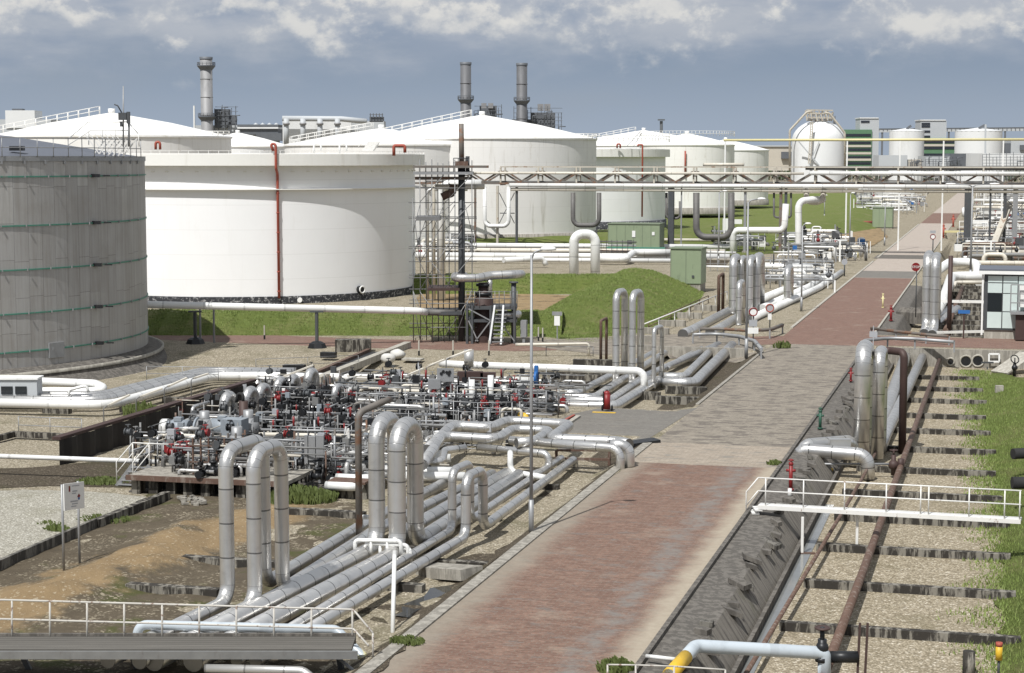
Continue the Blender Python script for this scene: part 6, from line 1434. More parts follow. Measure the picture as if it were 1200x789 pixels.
pump('blue grey pump with white fan cowl in front of the pit wall', 211, 519)
pump('second blue grey pump beside the brown column', 262, 518, .0)
pump('third blue grey pump low behind the front arches', 246, 541, .3, 'galv')
MB().box(D(275, 500, 87) , (1.1, .9, .8), e).build('gear_box', M['pump_blue'], label='blue grey gear box between brown column and pump', cat='box')

# ---- valves
def valve_proto(name, lab, kind):
    t = thing(name, lab, 'valve', Vector((0, 0, 0)))
    MB().tube([-e * .42 + UP * .45, e * .42 + UP * .45], .17, 0, 12).ball(Vector((0, 0, .45)), .27, 12).cyl((0, 0, .45), .15, .5, 12).build('body', M['black'], t)
    for x in (-.4, .4): MB().disc(e * x + UP * .45, e, .32, .1, 14).build('flange', M['black'], t)
    MB().disc(Vector((0, 0, .95)), UP, .26, .12, 14).build('bonnet', M['black'], t)
    if kind == 'stem':
        MB().cyl((0, 0, 1.0), .07, .35, 8).cyl((0, 0, 1.15), .17, .2, 10).build('yoke', M['black'], t); MB().cyl((0, 0, 1.35), .06, .55, 8).build('stem_cover', M['red'], t)
    elif kind == 'blackstem':
        MB().cyl((0, 0, 1.0), .07, .3, 8).box(Vector((.12, 0, 1.3)), (.5, .3, .3), e).build('gear', M['black'], t); MB().cyl((0, 0, 1.4), .055, .6, 8).build('stem_cover', M['black'], t)
    elif kind == 'actuator':
        MB().box(Vector((0, 0, 1.15)), (.3, .3, .3)).build('gear', M['black'], t); MB().tube([-e * .6 + UP * 1.28, e * .6 + UP * 1.28], .16, 0, 12).build('actuator', M['red'], t); MB().box(Vector((0, 0, 1.5)), (.22, .2, .14)).build('switch_box', M['white'], t)
    else:
        MB().cyl((0, 0, 1.0), .04, .4, 8).build('stem', M['galv'], t); MB().torus(Vector((0, 0, 1.38)), UP, .27, .03, 16).beam(Vector((-.26, 0, 1.38)), Vector((.26, 0, 1.38)), .03).build('handwheel', M['black'], t)
    return t
LB = {'stem': ('black gate valve with a red stem cover in the crowded valve manifold', 'red stemmed gate valves in the manifold'),
      'blackstem': ('black gate valve with a tall black stem in the crowded valve manifold', 'black stemmed gate valves in the manifold'),
      'actuator': ('black valve with a horizontal red actuator in the crowded valve manifold', 'red actuator valves in the manifold'),
      'wheel': ('black valve with a round handwheel in the crowded valve manifold', 'handwheel valves in the manifold')}
PROTO = {}
def valve(kind, p, scale=1.0, rz=0.0):
    if kind not in PROTO:
        o = valve_proto('valve', LB[kind][0], kind); o['group'] = LB[kind][1]; PROTO[kind] = o; o.location = p; o.scale = (scale,) * 3; o.rotation_euler = (0, 0, rz); return o
    o = PROTO[kind]; c = o.copy(); col.objects.link(c); c.location = p; c.scale = (scale,) * 3; c.rotation_euler = (0, 0, rz)
    for ch in o.children: k = ch.copy(); col.objects.link(k); k.parent = c
    return c
rnd = random.Random(11)
for r_i, v in enumerate((478, 486, 495, 505, 516, 528)):
    for c_i in range(8):
        u = 312 + 14.5 * c_i + (r_i % 2) * 6 + rnd.uniform(-3, 3)
        if u > 425: continue
        kind = rnd.choice(['blackstem', 'blackstem', 'wheel', 'stem', 'blackstem']) if r_i > 1 else rnd.choice(['actuator', 'blackstem', 'wheel', 'blackstem'])
        if r_i == 5: kind = 'stem' if c_i % 2 == 0 else 'blackstem'
        valve(kind, G(u, v + rnd.uniform(-2, 2), .0 if r_i < 5 else -.1), rnd.uniform(.65, .95), rnd.choice([0, math.pi / 2, 0]))
for r_i, v in enumerate((468, 478, 489, 499)):
    for c_i in range(9):
        u = 472 + 14.5 * c_i + (r_i % 2) * 7 + rnd.uniform(-3, 3)
        valve(rnd.choice(['blackstem', 'blackstem', 'stem', 'wheel']) if r_i else rnd.choice(['stem', 'blackstem', 'blackstem']), G(u, v + rnd.uniform(-2, 2), .0), rnd.uniform(.65, .95), rnd.choice([0, math.pi / 2]))
for (u, v) in ((445, 462), (459, 468), (452, 487), (438, 498), (380, 557), (388, 566), (372, 566), (300, 545), (276, 560), (235, 562), (250, 559), (372, 478), (384, 470), (342, 462), (316, 470)):
    valve(rnd.choice(['wheel', 'blackstem', 'wheel']), G(u, v, .3 if v > 540 and u < 330 else -.1), rnd.uniform(.5, .7), rnd.choice([0, math.pi / 2]))
# small bore racks of pipes
def rack(lab, u0, u1, v, rows, posts, z0=-.3, m_post='galv', h=1.4, name='pipe_rack', along=None):
    a, b = G(u0, v, z0), G(u1, v + (u1 - u0) * .02, z0); t = thing(name, lab, 'pipe rack', a)
    for (z, off, r, m) in rows: MB().tube([up(a, z) + d * off, up(b, z) + d * off], r, 0, 8).build('pipe', M[m], t)
    for k in range(posts): q = a.lerp(b, (k + .5) / posts); MB().beam(q, q + UP * h, .07).build('post', M[m_post], t)
    for hh in (.35, .8): MB().beam(a + UP * h * hh - d * .06, b + UP * h * hh - d * .06, .05).build('crossbar', M[m_post], t)
    return t
rack('rack of thin brown and white lines before the second pump', 222, 296, 556, ((.2, 0, .06, 'white_pipe'), (.5, .3, .05, 'rust'), (.75, .1, .05, 'truss'), (1.0, .4, .06, 'white_pipe'), (1.3, .2, .04, 'galv')), 8, .34, 'rust', 1.6)
rack('second rack of thin lines behind the first one at the pumps', 228, 290, 543, ((.3, 0, .05, 'galv'), (.7, .2, .05, 'rust'), (1.1, .3, .06, 'white_pipe')), 7, .34, 'truss', 1.4)
rack('rack of white lines through the middle of the black valves', 300, 440, 512, ((.35, 0, .16, 'clad'), (.5, .7, .12, 'white_pipe'), (.9, .4, .06, 'galv_dark'), (1.15, .2, .05, 'galv')), 9, -.1, 'galv', 1.3)
rack('rack of white lines in front of the black valves', 300, 420, 537, ((.1, 0, .18, 'clad2'), (.35, .7, .18, 'white_pipe'), (.8, .4, .1, 'tan_pipe'), (1.0, .6, .06, 'galv')), 6, -.3, 'galv', 1.3)
rack('rack of white lines through the rear black valves', 440, 610, 488, ((.35, 0, .16, 'clad'), (.55, .6, .14, 'white_pipe'), (.9, .4, .06, 'galv_dark'), (1.2, .2, .05, 'galv')), 11, -.1, 'galv', 1.4)
rack('rack of white lines behind the gauge panel', 430, 600, 473, ((.4, 0, .14, 'white_pipe'), (.75, .5, .12, 'tan_pipe'), (1.1, .3, .05, 'galv')), 9, -.1, 'galv', 1.3)
rack('low rack of grey lines under the rear zigzag pipe', 470, 560, 519, ((.1, 0, .14, 'white_pipe'), (.4, .6, .12, 'clad2'), (.7, .3, .05, 'galv')), 6, -.4, 'galv', 1.2)
for k in range(9):
    u = 310 + 13.5 * k; a = G(u, 535, .25); MB().tube([a, a + d * 12], .12, 0, 10).build('pipe', M['clad' if k % 2 else 'clad2'], label='white feeder pipe running lengthwise under the black valves', cat='pipe', group='lengthwise feeder pipes under the valves')
for k in range(7):
    u = 478 + 18 * k; a = G(u, 500, .2); MB().tube([a, a + d * 14], .14, 0, 10).build('pipe', M['clad' if k % 2 else 'clad2'], label='white feeder pipe running lengthwise under the rear valves', cat='pipe', group='lengthwise feeder pipes under the rear valves')
for k, (u, vb, vt) in enumerate(((553, 480, 445), (575, 478, 440), (582, 470, 443), (590, 480, 452), (534, 470, 452), (545, 474, 450))):
    p = G(u, vb, 0); MB().tube([p, up(p, D(u, vt, p.y).z)], .17, 0, 12).build('pipe', M['white_pipe'], label='short upright white pipe among the rear valves', cat='pipe', group='upright white pipes among the rear valves')
def fine(lab, u0, v0, u1, v1, z0, n, seed, hmax=1.7):
    rnd = random.Random(seed); t = thing('pipe_rack', lab, 'pipework', G((u0 + u1) / 2, v1, z0)); rp = lambda: G(rnd.uniform(u0, u1), rnd.uniform(v0, v1), z0)
    for i in range(n):
        p = rp(); MB().tube([p, up(p, rnd.uniform(.5, hmax))], rnd.choice((.025, .03, .04, .055)), 0, 6).build('post', M[rnd.choice(('galv_dark', 'galv', 'galv_dark', 'truss', 'rust', 'scaff', 'black'))], t)
    for i in range(n):
        p = rp(); L = rnd.uniform(.8, 3.6); dr = e if rnd.random() < .68 else d; z = UP * rnd.uniform(.15, hmax * .9); MB().tube([p + z, p + z + dr * L], rnd.choice((.022, .028, .035, .05)), 0, 6).build('line', M[rnd.choice(('galv_dark', 'galv', 'galv_dark', 'galv', 'truss_light', 'steel_dark'))], t)
    for i in range(int(n * .55)):
        p = rp(); L = rnd.uniform(.6, 2.4); dr = e if rnd.random() < .6 else d; z = rnd.uniform(.2, hmax * .75); r = rnd.choice((.06, .08, .11)); MB().tube([p, p + UP * z, p + UP * z + dr * L] + ([p + dr * L] if rnd.random() < .5 else []), r, r * 2.4, 8).build('pipe', M[rnd.choice(('clad', 'clad2', 'clad2', 'dark_pipe', 'dark_pipe', 'tan_pipe'))], t)
    for i in range(int(n * .55)):
        p = rp(); z = rnd.uniform(.3, hmax); q = p + UP * z; dr = rnd.choice((e, d)); mb = MB().ball(q, .15, 10).disc(q + dr * .13, dr, .19, .06, 10).disc(q - dr * .13, dr, .19, .06, 10).cyl(q, .03, .35, 6)
        mb.torus(q + UP * .34, UP, .12, .02, 10).build('hand_valve', M[rnd.choice(('black', 'black', 'galv_dark', 'black', 'steel_dark', 'black', 'red'))], t)
    for i in range(int(n * .2)):
        p = rp(); s_ = rnd.uniform(.2, .42); MB().box(up(p, rnd.uniform(.4, hmax)), (s_, s_ * .6, s_ * 1.2), e).build('junction_box', M[rnd.choice(('galv_dark', 'steel_dark', 'pump_blue', 'sign_back', 'black'))], t)
    return t
fine('dense grey thin pipework among the front block of black valves', 302, 476, 440, 528, .0, 60, 41)
fine('dense grey thin pipework among the rear block of black valves', 432, 455, 612, 505, .0, 70, 42)
fine('thin rusty pipework on the raised pump platform behind the left front arch', 200, 542, 320, 557, .34, 46, 43, 1.5)
fine('thin grey pipework between the electric panels and the brown arched pipe', 328, 530, 440, 570, -.3, 50, 44, 1.5)
fine('thin grey pipework around the pumps and brown column', 205, 490, 312, 532, -.2, 44, 45, 1.5)
fine('thin grey pipework behind the middle arches at the zigzag pipes', 470, 505, 600, 535, -.4, 34, 46, 1.2)
fine('thin grey pipework along the large level silver pipe', 300, 452, 470, 476, .0, 36, 47, 1.4)
fine('thin pipework at the left end of the pump pit by the stairs', 150, 525, 212, 556, .0, 26, 48, 1.3)
fine('thin pipework at the white pipes behind the apron', 596, 455, 660, 490, -.1, 24, 49, 1.3)
# stack of dark valve heads row (rear), panels, boxes
p = D(558, 446, 102); vr = MB()
vr.box(D(551, 441, 104), (1.5, .5, .55)).box(D(572, 441.5, 104), (.9, .5, .5)).beam(D(545, 441, 104), D(579, 441.5, 104), .2)
vr.build('junction_row', M['dark_rust'], label='dark red brown row of junction boxes behind the rear valves', cat='junction boxes')
gp_ = thing('gauge_panel', 'grey panel with five black gauges standing over the rear valves', 'panel', G(522, 480, 0)); yq = G(522, 480, 0).y
MB().box(D(522, 439.5, yq), (.95, .12, .75)).build('board', M['galv'], gp_); MB().box(D(509, 450, yq - .3), (.7, .3, .55)).build('cabinet', M['galv'], gp_)
for (u, v) in ((517, 438), (519.5, 435.5), (523.5, 436.5), (527, 436), (526, 439)): MB().disc(D(u, v, yq - .08), Vector((0, 1, 0)), .085, .05, 12).build('gauge', M['black'], gp_)
for u in (516, 528): MB().beam(Vector((X(u, yq), yq, 0)), D(u, 440, yq + .1), .07).build('leg', M['galv'], gp_)
q = G(549.5, 452, 0); MB().cyl(up(q, D(549, 428, q.y).z - .1), .3, D(549, 408, q.y).z - D(549, 428, q.y).z, 16).cyl(q, .12, D(549, 428, q.y).z, 10).build('filter_pot', M['clad2'], label='upright grey cylinder at the head of the level white pipe', cat='filter')
MB().tube([D(523, 421, q.y), D(549, 411, q.y), D(552, 411, q.y)], .08, .1, 8).build('pipe', M['tan_pipe'], label='thin cream pipe leading to the upright grey cylinder', cat='pipe')
ep = thing('electric_panel', 'grey electric panels standing behind the right front arch', 'panel', G(362, 566, -.3)); yq = G(362, 566, -.3).y
for (u0, u1, v0, v1) in ((353, 357, 512, 545), (358, 366, 513, 541), (367, 376, 512, 538)): MB().box(Vector(((X(u0, yq) + X(u1, yq)) / 2, yq, (zc(v0, yq) + zc(v1, yq)) / 2)), (X(u1, yq) - X(u0, yq), .3, zc(v0, yq) - zc(v1, yq))).build('cabinet', M['galv'], ep)
for u in (355, 362, 371): MB().beam(Vector((X(u, yq), yq, -.3)), D(u, 545, yq), .1).build('leg', M['galv'], ep)
lad = thing('step_ladder', 'pale folding ladder standing among the valves left of the brown arch', 'ladder', G(407, 552, -.3)); yq = G(407, 552, -.3).y
for (u0, v0, u1, v1) in ((403, 552, 408, 502), (411, 552, 408.5, 502), (405, 500, 412, 552)): MB().beam(D(u0, v0, yq), D(u1, v1, yq), .06).build('rail', M['rail_white'], lad)
for k in range(6): MB().beam(D(403.8 + .8 * k, 545 - 8 * k, yq), D(410.7 - .4 * k, 545 - 8 * k, yq), .05).build('rung', M['rail_white'], lad)
# red hydrants, extinguisher cart, yellow pipe
def hydrant(lab, u, vb, h, m='red', z=0.0, hw=True, s=1.0):
    p = G(u, vb, z); t = thing('hydrant', lab, 'hydrant', p)
    MB().cyl(p - UP * .05, .085 * s, h, 12).disc(p + UP * .05, UP, .14 * s, .08, 12).ball(p + UP * h, .11 * s).build('body', M[m], t)
    for sg in (-1, 1): MB().tube([p + UP * h * .75, p + UP * h * .75 + e * sg * .2 * s], .06 * s, 0, 10).build('outlet', M[m], t)
    if hw: MB().torus(p + UP * (h + .16 * s), UP, .1 * s, .025, 12).cyl(p + UP * h, .03, .22 * s, 6).build('handwheel', M[m], t)
    return t
hydrant('faded red hydrant left of the yellow bent pipe in the manifold', 565, 490, .8, 'red', 0, True, 1.0)
hydrant('faded red hydrant directly beside the yellow bent pipe in the manifold', 583, 491, .8, 'red', 0, True, 1.0)
hydrant('dark red hydrant with white foot at the road edge above the foot bridge', 926.5, 575, 1.15, 'red', 0, True, 1.0)
hydrant('green and red hydrant standing on the embankment edge', 961, 503, .95, 'dark_green', -.05, True, .95)
hydrant('red hydrant on the embankment before the stop sign', 1044, 376, 1.1, 'red', 0, True, 1.3)
hydrant('small yellow hydrant at the right edge of the red brick road', 1034.5, 361, 1.2, 'cream_yellow', 0, True, .9)
hydrant('small red hydrant far up the right road edge, nearer one', 1105.5, 279, 2.2, 'dull_red', 0, True, 2.0)
hydrant('small red hydrant far up the right road edge, farther one', 1117, 266, 2.2, 'dull_red', 0, True, 2.2)
hydrant('small dark red hydrant at the left trench corner before the culvert', 997, 447, .7, 'red', 0, True, .8)
MB().cyl(G(925.5, 578, 0) - UP * .2, .09, .4, 10).build('pipe_stub', M['white_pipe'], label='white pipe stub below the dark red hydrant', cat='pipe stub')
ec = thing('extinguisher_cart', 'red wheeled fire extinguisher at the end of the four silver pipes', 'extinguisher', G(711, 482, 0)); q = G(711, 482, 0)
MB().cyl(q + UP * .12, .2, .85, 14).ball(q + UP * .97, .2, 12).build('cylinder', M['red'], ec); MB().cyl(q + UP * 1.1, .06, .12, 8).build('head', M['black'], ec)
for sg in (-1, 1): MB().disc(q + e * sg * .27 + UP * .16 + d * .1, e, .17, .06, 14).build('wheel', M['rubber'], ec)
MB().beam(q - e * .14 + UP * .3 - d * .22, q - e * .14 + UP * 1.15 - d * .25, .05).build('handle', M['black'], ec)
MB().box(G(708, 483.5, .02), (1.3, .3, .03), e).build('ground_marking', M['yellow'], label='yellow ground marking under the red extinguisher cart', cat='marking')
pipe('bright yellow bent pipe beside a black box in the manifold', [G(609, 487, .75), G(617, 488, .75), up(G(617, 488, .75), -.1)], .18, 'yellow', 'pipe', .3, 12, 'pipe')
MB().box(D(605.5, 484.5, G(606, 494, 0).y), (.72, .6, .45), e).build('battery_box', M['black'], label='black box beside the bright yellow bent pipe', cat='box')
hw_ = thing('valve', 'dark pillar valve with a wide handwheel inside the black looped handrail', 'valve', G(645, 489, -.1)); q = G(645, 489, -.1)
MB().cyl(q, .17, 1.45, 14).cyl(q + UP * .3, .27, .2, 14).cyl(q + UP * .9, .25, .2, 14).build('pillar', M['steel_dark'], hw_); MB().torus(q + UP * 1.6, UP, .34, .045, 18).cyl(q + UP * 1.4, .05, .2, 6).cyl(q + UP * 1.57, .3, .05, 16).build('handwheel', M['truss'], hw_)
for u in (617, 626): q = D(u, 463.5, 101); MB().disc(q, e, .42, .16, 18).build('flange', M['red'], label='red round blind flange on the white pipes, %s of a pair' % ('left' if u == 617 else 'right'), cat='flange')
q = D(628.5, 443, 107); MB().disc(q, e, .42, .16, 18).beam(q, q + UP * .75, .22).build('blind_flange', M['blue'], label='blue blind flange closing the end of the large level silver pipe', cat='flange')
MB().beam(G(655, 497, .08), G(673, 487, .08), .12).build('beam', M['dull_red'], label='low reddish kerb beam beside the apron', cat='beam'); MB().beam(G(663, 498, .06), G(678, 488, .06), .25, .12).build('beam', M['concrete_pale'], label='pale concrete kerb beam at the apron corner', cat='beam')

# ---- odds and ends in the gravel yard
for (u0, v0, u1, v1, w, h, m, lab) in ((372, 446, 478, 404, .5, .45, 'concrete_pale', 'long pale concrete trough running diagonally over the gravel yard'), (352, 446, 432, 411, .3, .3, 'rust', 'rusty beam along the diagonal concrete trough'), (395, 436, 448, 415, .3, .35, 'concrete', 'grey concrete edge beside the diagonal trough')):
    MB().beam(G(u0, v0, h / 2), G(u1, v1, h / 2), w, h).build('trough' if 'trough' in lab and 'beam' not in lab else 'beam', M[m], label=lab, cat='trough' if 'running' in lab else 'beam')
MB().beam(G(386, 438, .05), G(440, 413, .05), .9, .1).build('trench_cover', M['black'], label='black open slot between the rusty beam and the concrete trough', cat='trench')
q = G(414, 412, 0); MB().box(q + UP * .45, (2.6, 1.2, .9), (e * .95 + d * .3).normalized()).build('culvert_box', M['tie'], label='dark low concrete box at the head of the diagonal trough', cat='box')
for (u, v, sx, lab) in ((345, 431, 1.5, 'black flat block lying left on the gravel yard'), (385, 416, 1.1, 'second black flat block by the middle T support')): MB().box(G(u, v, .2), (sx, .5, .4), e).build('block', M['black'], label=lab, cat='block')
for k, (u, v) in enumerate(((455, 420), (466, 415))):
    b_ = MB().ball(G(u, v, .3), .55, 12, .36); 
    for p in b_.v: p += Vector((noise.noise(p * 2), noise.noise(p * 2 + Vector((5, 0, 0))), .6 * noise.noise(p * 2.3))) * .16
    b_.build('sack', M['bag'], label=('front' if k == 0 else 'rear') + ' one of two white sacks beside the concrete trough', cat='sack')
MB().box(G(484, 421, .06), (1.4, .9, .12), e).build('slab', M['concrete_pale'], label='flat pale slab lying on the gravel right of the sacks', cat='slab')
for k, (u, v) in enumerate(((491, 417), (531, 417), (573, 417), (310, 398), (552, 444), (600, 398), (631, 400), (636, 401))):
    q = G(u, v, 0); s_ = thing('marker_stake', 'thin pale marker stake with black foot stuck in the gravel yard', 'stake', q, 'marker stakes in the gravel yard')
    MB().beam(q + UP * .35, q + UP * 1.1, .09).build('stake', M['tan_pipe'], s_); MB().beam(q, q + UP * .35, .11).build('foot', M['black'], s_)
q = G(653, 398, 0); s2 = thing('notice_post', 'small post with two pale notice plates in front of the grass bank', 'sign', q)
MB().beam(q, up(q, D(653, 366, q.y).z), .08).build('post', M['galv'], s2); MB().box(up(q, D(653, 376, q.y).z) - d * .06, (.45, .05, .75), e).build('plate', M['white'], s2); MB().box(up(q, D(653, 367.5, q.y).z) - d * .06, (.8, .05, .3), e).build('plate', M['galv'], s2)
q = G(614, 402, 0); MB().box(up(q, 1.1), (.45, .4, 1.3), e).beam(q, q + UP * .6, .2).build('cabinet', M['galv'], label='small grey cabinet on a leg by the platform stairs', cat='cabinet')
MB().tube([G(604, 404, .9), G(690, 403, .9), up(G(690, 403, .9), .0)], .1, .2, 8).build('pipe', M['tan_pipe'], label='thin cream level pipe across the gravel behind the lamp post', cat='pipe')
MB().beam(G(672, 427, .3), G(718, 428, .3), .6, .7).build('wall', M['tie'], label='dark low concrete wall behind the level white pipe', cat='wall')
for k, v in enumerate((438, 447, 455)): MB().beam(g(632 + 4 * k, v) + UP * .25, g(712 - 4 * k, v + 2) + UP * .25, .35, .55).build('sleeper', M['tie'], label='tar streaked concrete sleeper under the four turning pipes', cat='sleeper', group='sleepers under the four turning pipes')
for k, (u, v) in enumerate(((745, 468), (800, 462), (790, 474))): MB().box(g(u + 4, v) + UP * .2, (2.6, .4, .55), e).build('sleeper', M['tie'], label='short concrete sleeper at the apron edge under the silver elbows', cat='sleeper', group='short sleepers at the apron edge')
for k in range(5): MB().box(G(748 + 20 * k, 397 - 9 * k, .25), (2.2, .5, .5), e).build('sleeper', M['concrete'], label='concrete sleeper in the ditch between the bank and the arches', cat='sleeper', group='sleepers in the ditch by the bank')
MB().tube([g(200, 560), g(216, 553)], .01, 0, 4)
# weeds
def weed(lab, u, v, r, h, n, seed):
    rnd = random.Random(seed); c = g(u, v); mb = MB()
    for i in range(n):
        a = rnd.uniform(0, 6.28); rr = r * math.sqrt(rnd.random()); q = c + Vector((rr * math.cos(a), rr * math.sin(a) * .7, .03)); hh = h * rnd.uniform(.4, 1) * (1 - .5 * rr / r); w = rnd.uniform(.02, .05); b = rnd.uniform(0, 6.28); k = len(mb.v); tip = q + Vector((rnd.uniform(-.4, .4), rnd.uniform(-.4, .4), 1)) * hh
        mb.v += [q + Vector((w * math.cos(b), w * math.sin(b), 0)), q - Vector((w * math.cos(b), w * math.sin(b), 0)), tip + Vector((w, 0, 0)), tip - Vector((w, 0, -.05))]; mb.face([k, k + 1, k + 3, k + 2])
    return mb.build('weed', M['weed'], label=lab, cat='weed', base=c)
weed('big green weed patch right of the front arches', 350, 588, 1.6, .75, 900, 1); weed('dry weed clump growing by the pit wall lamps', 165, 488, 1.0, 1.0, 420, 2); weed('small weed tuft behind the sign board on pale gravel', 66, 626, .45, .5, 160, 3)
weed('low weed tuft on the pale gravel edge left of the sign board', 55, 619, .5, .3, 140, 4); weed('weed tuft at the bottom corner railing of the brick road', 722, 788, .5, .45, 260, 5); weed('tiny weed tuft at the road edge by the red hydrant', 907, 545, .35, .25, 90, 6)
weed('green weed line at the foot of the pump stairs', 120, 566, 1.2, .25, 420, 7); weed('weed strip along the ditch bank in the dirt', 120, 612, 1.1, .3, 320, 8); weed('low weeds on the wet soil beside the road verge', 476, 755, .5, .25, 160, 9)
weed('yellow green weeds at the foot of the far round sign', 917, 408, .7, .6, 150, 10)
mb = MB(); rnd = random.Random(21)
for i in range(26):
    q = g(225 + rnd.uniform(-14, 14), 590 + rnd.uniform(-4, 4)); mb.box(q + UP * (.08 + .1 * rnd.random()), (rnd.uniform(.12, .3), rnd.uniform(.1, .2), rnd.uniform(.06, .14)), Vector((math.cos(i), math.sin(i), 0)))
mb.build('rubble', M['concrete'], kind='stuff', label='little heap of broken brown rubble in the dirt', cat='rubble')
# wooden edge board of the pale gravel and the dark ditch
MB().beam(g(-30, 683) + UP * .22, g(112, 620) + UP * .22, .16, .4).build('edge_board', M['plank'], label='weathered board edging the pale gravel in the left foreground', cat='board')
MB().beam(g(112, 620) + UP * .2, g(196, 586) + UP * .2, .3, .35).build('edge_board', M['tie'], label='black stained continuation of the gravel edge board', cat='board')

# ================================================================ SIGNS ON THE ROAD
def round_sign(lab, u, vb, v, r, face, ring_m, extra=(), text=None, post='steel_dark'):
    q = G(u, vb, 0) if vb < 500 else g(u, vb); c = D(u, v, q.y); t = thing('road_sign', lab, 'sign', q); nn = Vector((0, -1, 0))
    MB().cyl(q, .05 if q.y < 180 else .08, c.z - q.z, 8).build('post', M[post], t)
    MB().disc(c + nn * .08, nn, r, .05, 28).build('disc', M[face], t)
    if ring_m: MB().torus(c + nn * .11, nn, r * .86, r * .14, 28).build('ring', M[ring_m], t)
    for (dz, w, h, m) in extra: MB().box(c + UP * dz + nn * .07, (w, .05, h)).build('plate', M[m], t)
    if text:
        cu = bpy.data.curves.new('text', 'FONT'); cu.body = text; cu.size = r * .78; cu.align_x = 'CENTER'; cu.align_y = 'CENTER'; cu.extrude = .01
        to = bpy.data.objects.new('text', cu); me = bpy.data.meshes.new_from_object(to); bpy.data.objects.remove(to)
        ob = bpy.data.objects.new('lettering', me); col.objects.link(ob); me.materials.clear(); me.materials.append(M['white']); ob.parent = t; ob.location = c + nn * .12 - WOFF[t.name]; ob.rotation_euler = (math.pi / 2, 0, 0)
    return t
round_sign('round white sign with red ring and grey back plates below by the curved guard rail', 882.5, 408, 365.5, .34, 'white', 'red', ((-.85, .62, .5, 'sign_back'), (-1.4, .8, .45, 'white')))
round_sign('round stop sign in dark red beside the far right trench', 1073, 372, 313, .38, 'red', None, (), 'STOP')
round_sign('round white sign with red ring on the far right road edge above the stop sign', 1093, 300, 277.5, .42, 'white', 'red', ((.7, .8, .4, 'sign_back'),))
round_sign('round grey sign back left of the road before the dark strip', 989.5, 324, 307, .36, 'sign_back', None)
round_sign('round red rimmed sign seen from behind by the ditch', 902, 390, 361, .36, 'sign_back', 'dull_red', ((-.7, .3, .5, 'white'),))
q = G(1129, 397, -.0); bs = thing('plate_sign', 'small blank blue plate on a thin brown post beside the control hut', 'sign', q)
MB().beam(q - UP * .5, up(q, D(1129, 367, q.y).z), .12).build('post', M['dark_rust'], bs); MB().box(up(q, D(1129, 365.5, q.y).z) - d * .08, (.9, .06, .28), e).build('plate', M['blue'], bs)
q = G(1023, 420, 0); MB().beam(q, up(q, D(1023, 382, q.y).z), .06).box(up(q, D(1023, 392, q.y).z), (.55, .05, .42), e).build('plate_sign', M['sign_back'], label='small grey plate on a thin post at the curved guard rail right of the road', cat='sign')

# ================================================================ MIDDLE DISTANCE: PIPE ROWS, LEFT OF THE ROAD
for k, (v, u0, u1, r, m) in enumerate(((279.5, 480, 870, .26, 'tan_pipe'), (287.5, 480, 860, .42, 'white_pipe'), (293, 480, 850, .36, 'tan_pipe'), (299, 480, 855, .42, 'white_pipe'), (304, 500, 800, .3, 'white_pipe'))):
    pipe('long cream pipe in the far row before the largest tanks, %s from the rear' % rl[k], [G(u0, v, .9 - .1 * k), G(u1, v + (u1 - u0) * .006, .9 - .1 * k)], r, m, seg=10)
a, b = G(672.5, 318, 1.2), G(697.5, 318, 1.2); zt = D(685, 274.5, a.y).z
pipe('white square arch pipe standing behind the grass bank before the wide kiosk', [up(a, -.2), up(a, zt), up(b, zt), up(b, -.2)], .55, 'white_pipe', 'pipe_arch', 1.0, 16, 'pipe arch')
pipe('white pipe with a kink rising behind the grass bank at the wide kiosk', [G(700, 303, .8), G(733, 304, .8), G(742, 296, 1.2), G(785, 296, 1.2)], .45, 'white_pipe', bend=1.2)
pipe('short white pipe with a hooked end behind the lamp head', [G(590, 305, 1.2), G(636, 303, 1.2), up(G(640, 303, 1.2), .3)], .35, 'white_pipe', bend=.8)
rack('rack of thin dark lines and valves in front of the wide green kiosk', 695, 745, 302, ((.4, 0, .12, 'dark_pipe'), (1.0, .5, .1, 'rust'), (1.8, .2, .12, 'white_pipe'), (2.3, .4, .1, 'dark_pipe')), 8, 0, 'steel_dark', 2.6)
rack('rack of thin pale lines right of the nearer kiosk', 828, 862, 318, ((.6, 0, .15, 'white_pipe'), (1.5, .5, .12, 'tan_pipe'), (2.4, .2, .12, 'white_pipe')), 4, 0, 'galv', 2.8)
rack('rack of pale lines and posts beyond the curved guard rail', 900, 960, 332, ((.4, 0, .3, 'white_pipe'), (.9, 2, .25, 'tan_pipe'), (.6, 5, .3, 'white_pipe'), (1.4, .6, .1, 'galv')), 6, 0, 'galv', 2.0)
rack('rack of pale lines between clustered arches and the road', 884, 975, 318, ((.5, 0, .3, 'tan_pipe'), (.7, 3, .25, 'white_pipe'), (1.3, 1, .12, 'galv')), 7, 0, 'galv', 2.2)
bx = thing('meter_house', 'white meter cabinets with pipework on the grass beyond the bridge', 'cabinet', G(860, 282, 0))
for (u0, u1, v0, v1) in ((848, 856, 256, 278), (856, 870, 257, 262), (877, 889, 275, 288)): y_ = G(860, 282, 0).y; MB().box(Vector(((X(u0, y_) + X(u1, y_)) / 2, y_, (zc(v0, y_) + zc(v1, y_)) / 2)), (X(u1, y_) - X(u0, y_), 1.2, zc(v0, y_) - zc(v1, y_))).build('cabinet', M['white'], bx)
rnd = random.Random(31)
